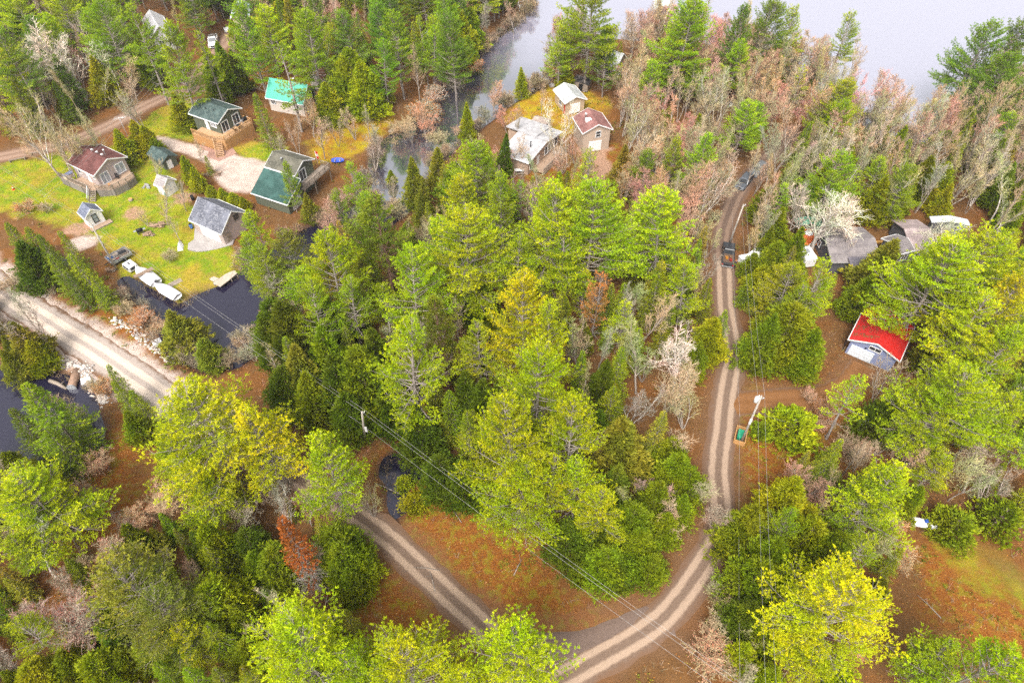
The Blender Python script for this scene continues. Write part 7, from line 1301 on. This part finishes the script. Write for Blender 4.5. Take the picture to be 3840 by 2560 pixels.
cnt.append(scatter([(-60, -20), (520, -20), (560, 60), (440, 170), (330, 235), (180, 305), (-60, 350)], {'P': (.30, 13, 20, [G_MID, G_DEEP, G_BRIGHT]), 'C': (.12, 7, 12, [C_MID, C_DARK, C_YEL]), 'S': (.16, 7, 13, [C_MID, C_OLV, C_DARK]), 'B': (.22, 9, 15, [T_TAN, T_GREY, T_PINK]), 'A': (.14, 9, 14, [T_OLV, T_TAN]), 'H': (.06, 2, 3.5, [T_TAN])}, 165, 2.3, 1, 1))
cnt.append(scatter([(440, -20), (1240, -20), (1190, 60), (1100, 110), (990, 230), (900, 260), (760, 260), (600, 180), (450, 180)], {'P': (.30, 12, 19, [G_MID, G_BRIGHT, G_DEEP]), 'C': (.14, 6, 12, [C_MID, C_YEL]), 'S': (.14, 7, 12, [C_MID, C_OLV]), 'B': (.2, 9, 14, [T_TAN, T_PINK]), 'A': (.16, 9, 14, [T_OLV, T_TAN]), 'H': (.06, 2, 3.5, [T_TAN])}, 150, 2.6, 1, 2))
cnt.append(scatter([(1240, 190), (1330, 90), (1640, 90), (1860, 190), (2010, 310), (2130, 330), (2200, 260), (2420, 130), (2420, 420), (2352, 420), (1760, 420), (1640, 560), (1430, 560), (1420, 330), (1300, 240)], {'B': (.24, 10, 16, [T_TAN, T_PINK, T_TAN]), 'A': (.2, 10, 16, [T_OLV, T_TAN]), 'M': (.27, 9, 14, [T_PINK, T_TAN]), 'C': (.07, 4, 8, [C_MID, C_YEL]), 'S': (.08, 4, 9, [C_MID, C_OLV]), 'P': (.05, 10, 15, [G_MID, G_DEEP]), 'H': (.09, 2, 4, [T_TAN])}, 330, 1.9, 1, 3))
cnt.append(scatter([(1720, 380), (2420, 330), (2420, 620), (2200, 560), (1840, 560), (1720, 640)], {'C': (.26, 6, 10, [C_MID, C_YEL, C_MID]), 'S': (.26, 6, 11, [C_MID, C_OLV]), 'B': (.24, 9, 15, [T_TAN, T_GREY, T_PINK]), 'A': (.2, 10, 15, [T_OLV, T_GREY]), 'P': (.06, 9, 15, [G_MID])}, 120, 2.2, 1, 4))
cnt.append(scatter([(1720, 600), (2420, 620), (2420, 900), (2100, 880), (1900, 700), (1720, 880)], {'C': (.3, 6, 11, [C_MID, C_DARK]), 'S': (.3, 6, 11, [C_MID, C_OLV]), 'P': (.25, 8, 14, [G_MID, G_BRIGHT]), 'B': (.15, 7, 11, [T_TAN, T_OLV])}, 60, 2.6, 1, 5))
cnt.append(scatter([(640, 700), (940, 480), (1160, 420), (1420, 420), (1640, 560), (1660, 900), (1600, 1240), (1400, 1330), (1250, 1250), (1050, 1060), (860, 960), (640, 900)], {'C': (.12, 5, 10, [C_MID, C_DARK, C_OLV]), 'P': (.16, 9, 17, [G_MID, G_BRIGHT]), 'S': (.36, 6, 11, [C_MID, C_OLV, C_MID]), 'A': (.12, 8, 12, [T_OLV]), 'B': (.24, 7, 12, [T_TAN, T_OLV, T_GREY])}, 185, 2.4, 1, 6))
cnt.append(scatter([(1680, 1080), (1950, 1020), (2420, 900), (2420, 1240), (2120, 1220), (2060, 1300), (1850, 1700), (1690, 1700), (1660, 1500)], {'C': (.14, 4, 9, [C_MID, C_YEL]), 'S': (.34, 4, 8, [C_MID, C_OLV]), 'P': (.12, 7, 12, [G_MID, G_BRIGHT]), 'B': (.22, 5, 9, [T_TAN, T_OLV]), 'H': (.16, 1.6, 3, [T_TAN])}, 85, 2.4, 1, 7))
cnt.append(scatter([(-80, 1080), (180, 1120), (420, 1080), (700, 1130), (860, 1230), (800, 1700), (-120, 1700)], {'C': (.14, 4, 9, [C_MID, C_YEL]), 'S': (.42, 4, 8, [C_MID, C_OLV]), 'P': (.06, 8, 12, [G_MID, G_BRIGHT]), 'B': (.2, 5, 9, [T_TAN, T_GREY]), 'M': (.08, 5, 9, [T_GREY]), 'H': (.08, 1.6, 3, [T_TAN])}, 110, 2.4, 1, 8))
cnt.append(scatter([(-60, 1080), (60, 1100), (150, 1130), (60, 1200), (-60, 1200)], {'C': (1, 4, 7, [C_MID])}, 6, 3, 1, 9))
cnt.append(scatter([(-60, 660), (20, 700), (90, 830), (0, 850), (-60, 840)], {'C': (.6, 4, 8, [C_OLV, C_MID]), 'B': (.4, 5, 9, [T_GREY])}, 8, 2.6, 1, 10))
cnt.append(scatter([(840, 960), (1060, 1080), (1400, 1400), (1300, 1470), (1060, 1370), (860, 1180)], {'U': (.5, .5, 1.2, [C_MID, C_YEL]), 'H': (.5, .8, 1.6, [T_TAN, T_PINK])}, 0, 2.6, 1, 11))

bank = 0; brg = np.random.default_rng(99)
for (ax, ay), (bx, by) in zip(LAKE[:62], LAKE[1:63]):
    Ls = math.hypot(bx-ax, by-ay)
    for _ in range(int(Ls/1.7)):
        s_ = brg.random(); x, y = ax+(bx-ax)*s_+brg.normal(0, .5), ay+(by-ay)*s_+brg.normal(0, .5); px, py = PJ(x, y, 0)
        if not (-40 < px < 2400 and -20 < py < 860) or any((x-a)**2+(y-b)**2 < 1.2 for a, b, c in pts): continue
        if inpoly(px, py, [(395, 640), (520, 600), (600, 680), (470, 720)]) or inpoly(px, py, [(240, 560), (430, 560), (445, 725), (380, 725), (250, 650)]) or min(dline(np.array([x]), np.array([y]), ROAD_L)[0], 9) < 4 or inpoly(px, py, [(890, 270), (960, 280), (950, 330), (880, 330)]): continue
        h = brg.uniform(1.2, 3.2) if py > 60 else brg.uniform(1.5, 4); plant('H', x, y, h, brg.uniform(.9, 1.3), jit([(.27, .20, .14), (.24, .2, .16), (.33, .24, .17)][brg.integers(3)], .2), 'grey' if brg.random() < .6 else 'tan'); pts.append((x, y, .6)); bank += 1


# ------------------------------------------------------------------ labels: look, then the order of nearness to something one can find
MARKS = [('the red roofed garage', (2010, 790)), ('the black pickup', (1668, 590)), ('the transformer pole', (1705, 1010)), ('the road bend', (1500, 1440)), ('the workshop roof', (1960, 580)), ('the brown roofed house', (225, 420)), ('the new timber deck', (500, 330)), ('the turquoise roof', (655, 240)), ('the balcony house', (690, 430)), ('the speckled roof garage', (500, 540)), ('the tiny white shed', (215, 520)), ('the covered boats', (345, 650)), ('the dark pond', (530, 760)), ('the pale plank dock', (512, 640)),
 ('the grey river dock', (925, 298)), ('the white roofed cottage', (1215, 370)), ('the faded red roof', (1375, 330)), ('the tan garage', (1310, 250)), ('the dark silver car', (1708, 425)), ('the upper propane tank', (1985, 970)), ('the lower propane tank', (2120, 1205)), ('the middle pole', (840, 1012)), ('the woodland pool', (915, 1110)), ('the straight gravel road', (960, 1300)), ('the causeway', (230, 810)), ('the culvert pool', (90, 930)), ('the lamp pole', (420, 235)), ('the white pickup', (490, 110)), ('the top white house', (365, 100)), ('the blue roofed cabin', (1000, 130)), ('the boathouse', (1525, 80)), ('the yellow walled cottage', (1810, 270)), ('the lake bay', (2100, 320)), ('the mossy river lawn', (840, 310)), ('the orange dead pine', (1380, 760)), ('the rusty dead spruce', (705, 1400)), ('the rusty roofed shed', (735, 190)), ('the dirt track', (130, 336)), ('the mauve-grey cottage', (2130, 560)), ('the top right corner', (2352, 60)), ('the bottom left corner', (0, 1560)), ('the bottom right corner', (2352, 1560)), ('the top left corner', (0, 60)), ('the left edge middle', (10, 780)), ('the right edge middle', (2345, 900)), ('the lower-right clearing', (2250, 1340)), ('the amber clearing', (1150, 1260)), ('the low driveway shed', (360, 355)), ('the blue tarp heap', (1720, 215)), ('the white box hut', (1620, 420)), ('the service driveway', (1850, 915)), ('the point shore boulders', (1230, 195)), ('the wood centre', (1200, 640)), ('the far bank lawn', (1130, 100)), ('the riverside jetty', (1100, 105))]
MARKS = [(n, F(*p).xy) for n, p in MARKS]
def look(t):
    k, h, c = t['k'], t['h'], t['tint'] or (.3, .3, .3)
    sz = 'tall' if h > 14 else 'young' if h < 8 else 'mid-height'
    if k in 'PN':
        col = 'golden' if c[0] > c[1]*1.02 and c[0] > .36 else 'bright yellow-green' if c[1] > .33 else 'dark green' if c[1] < .265 and c[0] < .2 else 'green'
        return f'{sz} {col} pine', 'pine'
    if k == 'R': return 'clumpy red pine', 'pine'
    if k == 'D': return ('rusty brown dead spruce, narrow and pointed beside green cedars' if h < 13 else 'bright orange dead pine with gappy branches in the wood centre'), 'dead tree'
    if k in 'CS':
        col = 'yellowish' if c[0] > .22 and c[2] < .02 else 'olive' if c[2] >= .02 else 'dark' if c[1] < .17 else 'green'
        return f'{sz} {col} {"cedar" if k == "C" else "spruce"}', 'cedar' if k == 'C' else 'spruce'
    if k == 'U': return 'round green bush', 'bush'
    if k == 'H': return 'leafless low shrub', 'shrub'
    if k == 'K': return 'white trunked birch', 'birch'
    if k == 'A': return f'{sz} slender upright aspen', 'bare tree'
    if k == 'W': return ('pale' if c[0] > .58 else 'grey')+' spreading leafless tree', 'bare tree'
    b = {'red': 'red-budded', 'pink': 'pinkish', 'orange': 'orange-budded', 'tan': 'tan', 'green': 'greenish', 'grey': 'grey'}[t['bud'] or 'tan']
    return (f'{sz} {b} bare maple' if k == 'M' else f'{sz} {b} leafless tree'), 'bare tree'
GRP = {'P': 'pines in the wood', 'N': 'pines in the wood', 'R': 'red pines', 'D': 'dead conifers', 'C': 'cedars in the wood', 'S': 'spruces in the wood', 'U': 'evergreen bushes', 'B': 'leafless trees', 'A': 'slender aspens', 'W': 'pale leafless trees', 'M': 'budding maples', 'K': 'birches', 'H': 'leafless shrubs'}
ORD = ['nearest', 'second nearest', 'third nearest', 'fourth nearest', 'fifth nearest', 'sixth nearest', 'seventh nearest', 'eighth nearest', 'ninth nearest', 'tenth nearest', 'eleventh nearest', 'twelfth nearest']
byl = {}
for t in TREES: byl.setdefault(look(t)[0], []).append(t)
for lk, ts in byl.items():
    free = list(ts); rank = {}
    dist = np.array([[math.hypot(t['x']-m[1][0], t['y']-m[1][1]) for m in MARKS] for t in ts]); order = np.argsort(np.argsort(dist, axis=0), axis=0)
    for i, t in enumerate(ts):
        cat = look(t)[1]
        if len(ts) == 1 or t['k'] == 'D': lab = lk if len(lk.split()) > 3 else lk+' in the wood'
        else:
            sc_ = order[i]*14+dist[i]; m = int(np.argmin(sc_)); r = int(order[i][m])
            lab = f"{lk}, {ORD[r] if r < 12 else str(r+1)+'th nearest'} {'of its kind' if cat in ('bush', 'shrub') else 'such tree'} to {MARKS[m][0]}"
        tag(t['o'], lab, cat, GRP[t['k']])
# ------------------------------------------------------------------ forest floor: fallen leaves, twigs and low growth nobody could count
rg = np.random.default_rng(77)
def floor_pts(n, region, cond):
    pg = poly(region); xs = [p[0] for p in pg]; ys = [p[1] for p in pg]; out = []
    x = rg.uniform(min(xs), max(xs), n*4); y = rg.uniform(min(ys), max(ys), n*4)
    ok = (sdf(x, y, pg) < 0); x, y = x[ok][:n], y[ok][:n]; sd = wsd(x, y); rd = np.minimum.reduce([dline(x, y, l)-w for l, w in ROADS]); lw = np.minimum.reduce([sdf(x, y, p) for p in LAWNS+[YARD]])
    k = cond(sd, rd, lw); x, y = x[k], y[k]; hk = np.ones(len(x), bool)
    for H_ in HOUSES:
        a = -H_['r'].rotation_euler.z; dx, dy = x-H_['r'].location.x, y-H_['r'].location.y; lx, ly = dx*math.cos(a)-dy*math.sin(a), dx*math.sin(a)+dy*math.cos(a); hk &= ~((lx > -.3) & (lx < H_['w']+.3) & (ly > -.3) & (ly < H_['d']+.3))
    x, y = x[hk], y[hk]; return x, y, gz(x, y)
ALL = [(-60, 0), (2412, 0), (2412, 1600), (-60, 1600)]
NEAR = [(-60, 600), (2412, 600), (2412, 1620), (-60, 1620)]
def vcol(name, stops, trans=.2):
    t = NT(name); v = t.n('ShaderNodeAttribute', attribute_name='v').outputs['Fac']; rp = t.n('ShaderNodeValToRGB'); rp.color_ramp.interpolation = 'CONSTANT'; e = rp.color_ramp.elements
    e[0].position, e[0].color = 0, (*stops[0], 1); e[1].position, e[1].color = 1/len(stops), (*stops[1], 1)
    for i in range(2, len(stops)): q = e.new(i/len(stops)); q.color = (*stops[i], 1)
    t.put(rp.inputs[0], v); return t.done(t.bsdf(rp.outputs[0], .8, .15))
x, y, z = floor_pts(60000, NEAR, lambda s, r, l: (s > .6) & (r > .5) & (l > .3)); n = len(x)
pos = np.stack([x, y, z+.03], 1); d = unit(np.stack([rg.normal(0, 1, n), rg.normal(0, 1, n), rg.normal(.1, .25, n)], 1)); b = blades(pos, d, 1, .17, .13, rg, .3, .05)
o = bpy.data.objects.new('leaf_litter', npmesh('leaf_litter', [(*b[:2], 0, rg.random(n), False)], [vcol('dead_leaves', [(.34, .13, .03), (.22, .08, .025), (.48, .26, .10), (.13, .06, .03), (.42, .17, .03), (.3, .24, .05)])])); COL.objects.link(o); stuff(o, 'orange and brown fallen leaves over the forest floor', 'leaf litter')
# low brush: little fans of stems
x, y, z = floor_pts(15000, ALL, lambda s, r, l: (s > .3) & (r > .9) & (l > .6) & (vn := vnoise(np.zeros(1), np.zeros(1), 1)[0] < 9)); keep = vnoise(x, y, 5, 31) > .42; x, y, z = x[keep], y[keep], z[keep]; n = len(x); k = 5
az = rg.uniform(0, 6.28, (n, k)); el = rg.uniform(.5, 1.4, (n, k)); L = rg.uniform(.35, 1.25, (n, 1))*rg.uniform(.6, 1.1, (n, k))
p0 = np.repeat(np.stack([x, y, z], 1)[:, None], k, 1)+rg.normal(0, .12, (n, k, 3))*np.array([1, 1, 0]); p1 = p0+np.stack([np.cos(az)*np.cos(el), np.sin(az)*np.cos(el), np.sin(el)], -1)*L[..., None]
seg = np.concatenate([p0.reshape(-1, 3), p1.reshape(-1, 3), np.full((n*k, 1), .017), np.full((n*k, 1), .008)], 1); V, Q = tubes(seg, 3); vv = np.repeat(np.repeat(rg.random(n), k), 3)
o = bpy.data.objects.new('undergrowth', npmesh('undergrowth', [(V, Q, 0, vv, False)], [vcol('brush_stems', [(.34, .2, .12), (.42, .3, .2), (.25, .13, .08), (.45, .22, .14), (.3, .24, .14)])])); COL.objects.link(o); stuff(o, 'dry leafless brush stems between the trees', 'undergrowth')
x, y, z = floor_pts(5200, ALL, lambda s, r, l: (s > .5) & (r > .6) & (l > .8)); keep = vnoise(x, y, 6, 33) > .55; x, y, z = x[keep], y[keep], z[keep]; n = len(x)
pos = np.repeat(np.stack([x, y, z+.05], 1), 5, 0)+rg.normal(0, .28, (n*5, 3))*np.array([1, 1, .35]); pos[:, 2] = np.maximum(pos[:, 2], np.repeat(z, 5)); b = blades(pos, np.tile([0, 0, 1.], (len(pos), 1)), 4, .34, .12, rg, 1.3, .2)
o = bpy.data.objects.new('ground_plants', npmesh('ground_plants', [(*b[:2], 0, b[2], False)], [vcol('low_greens', [(.12, .16, .012), (.2, .22, .014), (.28, .2, .03), (.09, .13, .012), (.3, .26, .03)])])); COL.objects.link(o); stuff(o, 'low green and ochre plants on the forest floor', 'ground plants')
# short grass on the lawns
x, y, z = floor_pts(46000, [(-60, 200), (720, 200), (720, 720), (-60, 720)], lambda s, r, l: (s > .4) & (r > .6) & (l < .2)); n = len(x); ky = sdf(x, y, YARD) > .2; x, y, z = x[ky], y[ky], z[ky]; n = len(x)
b = blades(np.stack([x, y, z], 1), np.tile([0, 0, 1.], (n, 1)), 3, .16, .05, rg, 1.2, .3)
o = bpy.data.objects.new('grass', npmesh('grass', [(*b[:2], 0, b[2], False)], [vcol('lawn_blades', [(.26, .32, .012), (.38, .38, .02), (.46, .38, .05), (.2, .27, .012)])])); COL.objects.link(o); stuff(o, 'short patchy lawn grass around the cottages', 'grass')
# fallen branches
for i, (fx, fy, L) in enumerate(((1010, 1310, 3), (1060, 1200, 2.5), (1180, 1320, 2.2), (1880, 980, 3), (1000, 1360, 2.5), (2160, 1420, 3), (1770, 960, 2.5), (920, 1130, 5), (250, 1180, 3), (1900, 1040, 3))):
    p = F(fx, fy); a = rg.uniform(0, 3.1); d = Vector((math.cos(a), math.sin(a), .06))*L; m = MB(); m.tube([(0, 0, .05), d*.5+Vector((0, .1, .1)), d+Vector((0, 0, .05))], [.06, .045, .02], 6)
    for s_ in (.35, .55, .75): q = d*s_+Vector((0, .05, .08)); m.tube([q, q+Vector((rg.normal(0, .5), rg.normal(0, .5), .3))], [.025, .01], 4)
    o = m.build('fallen_branch', B_GREY); o.location = (p.x, p.y, max(gz1(p.x, p.y), -.6)); nm = ['on the ochre ground left of the straight road', 'below the woodland pool', 'in the middle of the amber clearing', 'below the upper propane tank', 'left of the straight gravel road', 'in the lower right clearing', 'below the service driveway', 'across the woodland pool', 'on the slope under the culvert pool', 'right of the transformer pole'][i]
    tag(o, 'grey fallen branch lying '+nm, 'branch', 'fallen branches')

# reeds and dead stems standing in the shallow edges of the water
ex, ey, ez = [], [], []
for W_, m_ in ((LAKE[:62], 900), (PONDL, 260), (BROOK, 170)):
    q = np.array(W_+[W_[0]] if W_ is not LAKE[:62] else W_)
    for (ax, ay), (bx, by) in zip(q, q[1:]):
        L_e = math.hypot(bx-ax, by-ay)
        if L_e > 60: continue
        n = int(L_e*7); s_ = rg.random(n); ex += list(ax+(bx-ax)*s_+rg.normal(0, .45, n)); ey += list(ay+(by-ay)*s_+rg.normal(0, .45, n))
ex, ey = np.array(ex), np.array(ey); sd = wsd(ex, ey); k_ = (sd > -1.3) & (sd < .7) & (vnoise(ex, ey, 2.3, 51) > .35); ex, ey = ex[k_], ey[k_]; ez = np.minimum(gz(ex, ey), -.3); n = len(ex)
az = rg.uniform(0, 6.28, (n, 3)); el = rg.uniform(.4, 1.5, (n, 3)); L = rg.uniform(.4, 1.3, (n, 3)); p0 = np.repeat(np.stack([ex, ey, ez], 1)[:, None], 3, 1); p1 = p0+np.stack([np.cos(az)*np.cos(el), np.sin(az)*np.cos(el), np.sin(el)], -1)*L[..., None]
V, Q = tubes(np.concatenate([p0.reshape(-1, 3), p1.reshape(-1, 3), np.full((n*3, 1), .02), np.full((n*3, 1), .01)], 1), 3)
o = bpy.data.objects.new('reeds', npmesh('reeds', [(V, Q, 0, np.repeat(np.repeat(rg.random(n), 3), 3), False)], [vcol('reed_stems', [(.2, .14, .08), (.3, .22, .13), (.12, .08, .05), (.36, .26, .14), (.22, .2, .08)])])); COL.objects.link(o); stuff(o, 'brown reeds and dead stems along the water edges', 'reeds')
# ------------------------------------------------------------------ thin damp air
t = NT('haze_air'); pv = t.n('ShaderNodeVolumePrincipled'); pv.inputs['Density'].default_value = .0002; pv.inputs['Color'].default_value = (.93, .94, 1, 1); pv.inputs['Anisotropy'].default_value = .2
t.t.links.new(pv.outputs[0], t.out.inputs['Volume'])
hz = MB().box(-160, 160, 5, 240, -3.5, 78).build('haze', t.m); hz['kind'] = 'stuff'; hz['label'] = 'thin pale haze over the wood and lake'; hz['category'] = 'haze'
SC.cycles.volume_bounces = 0
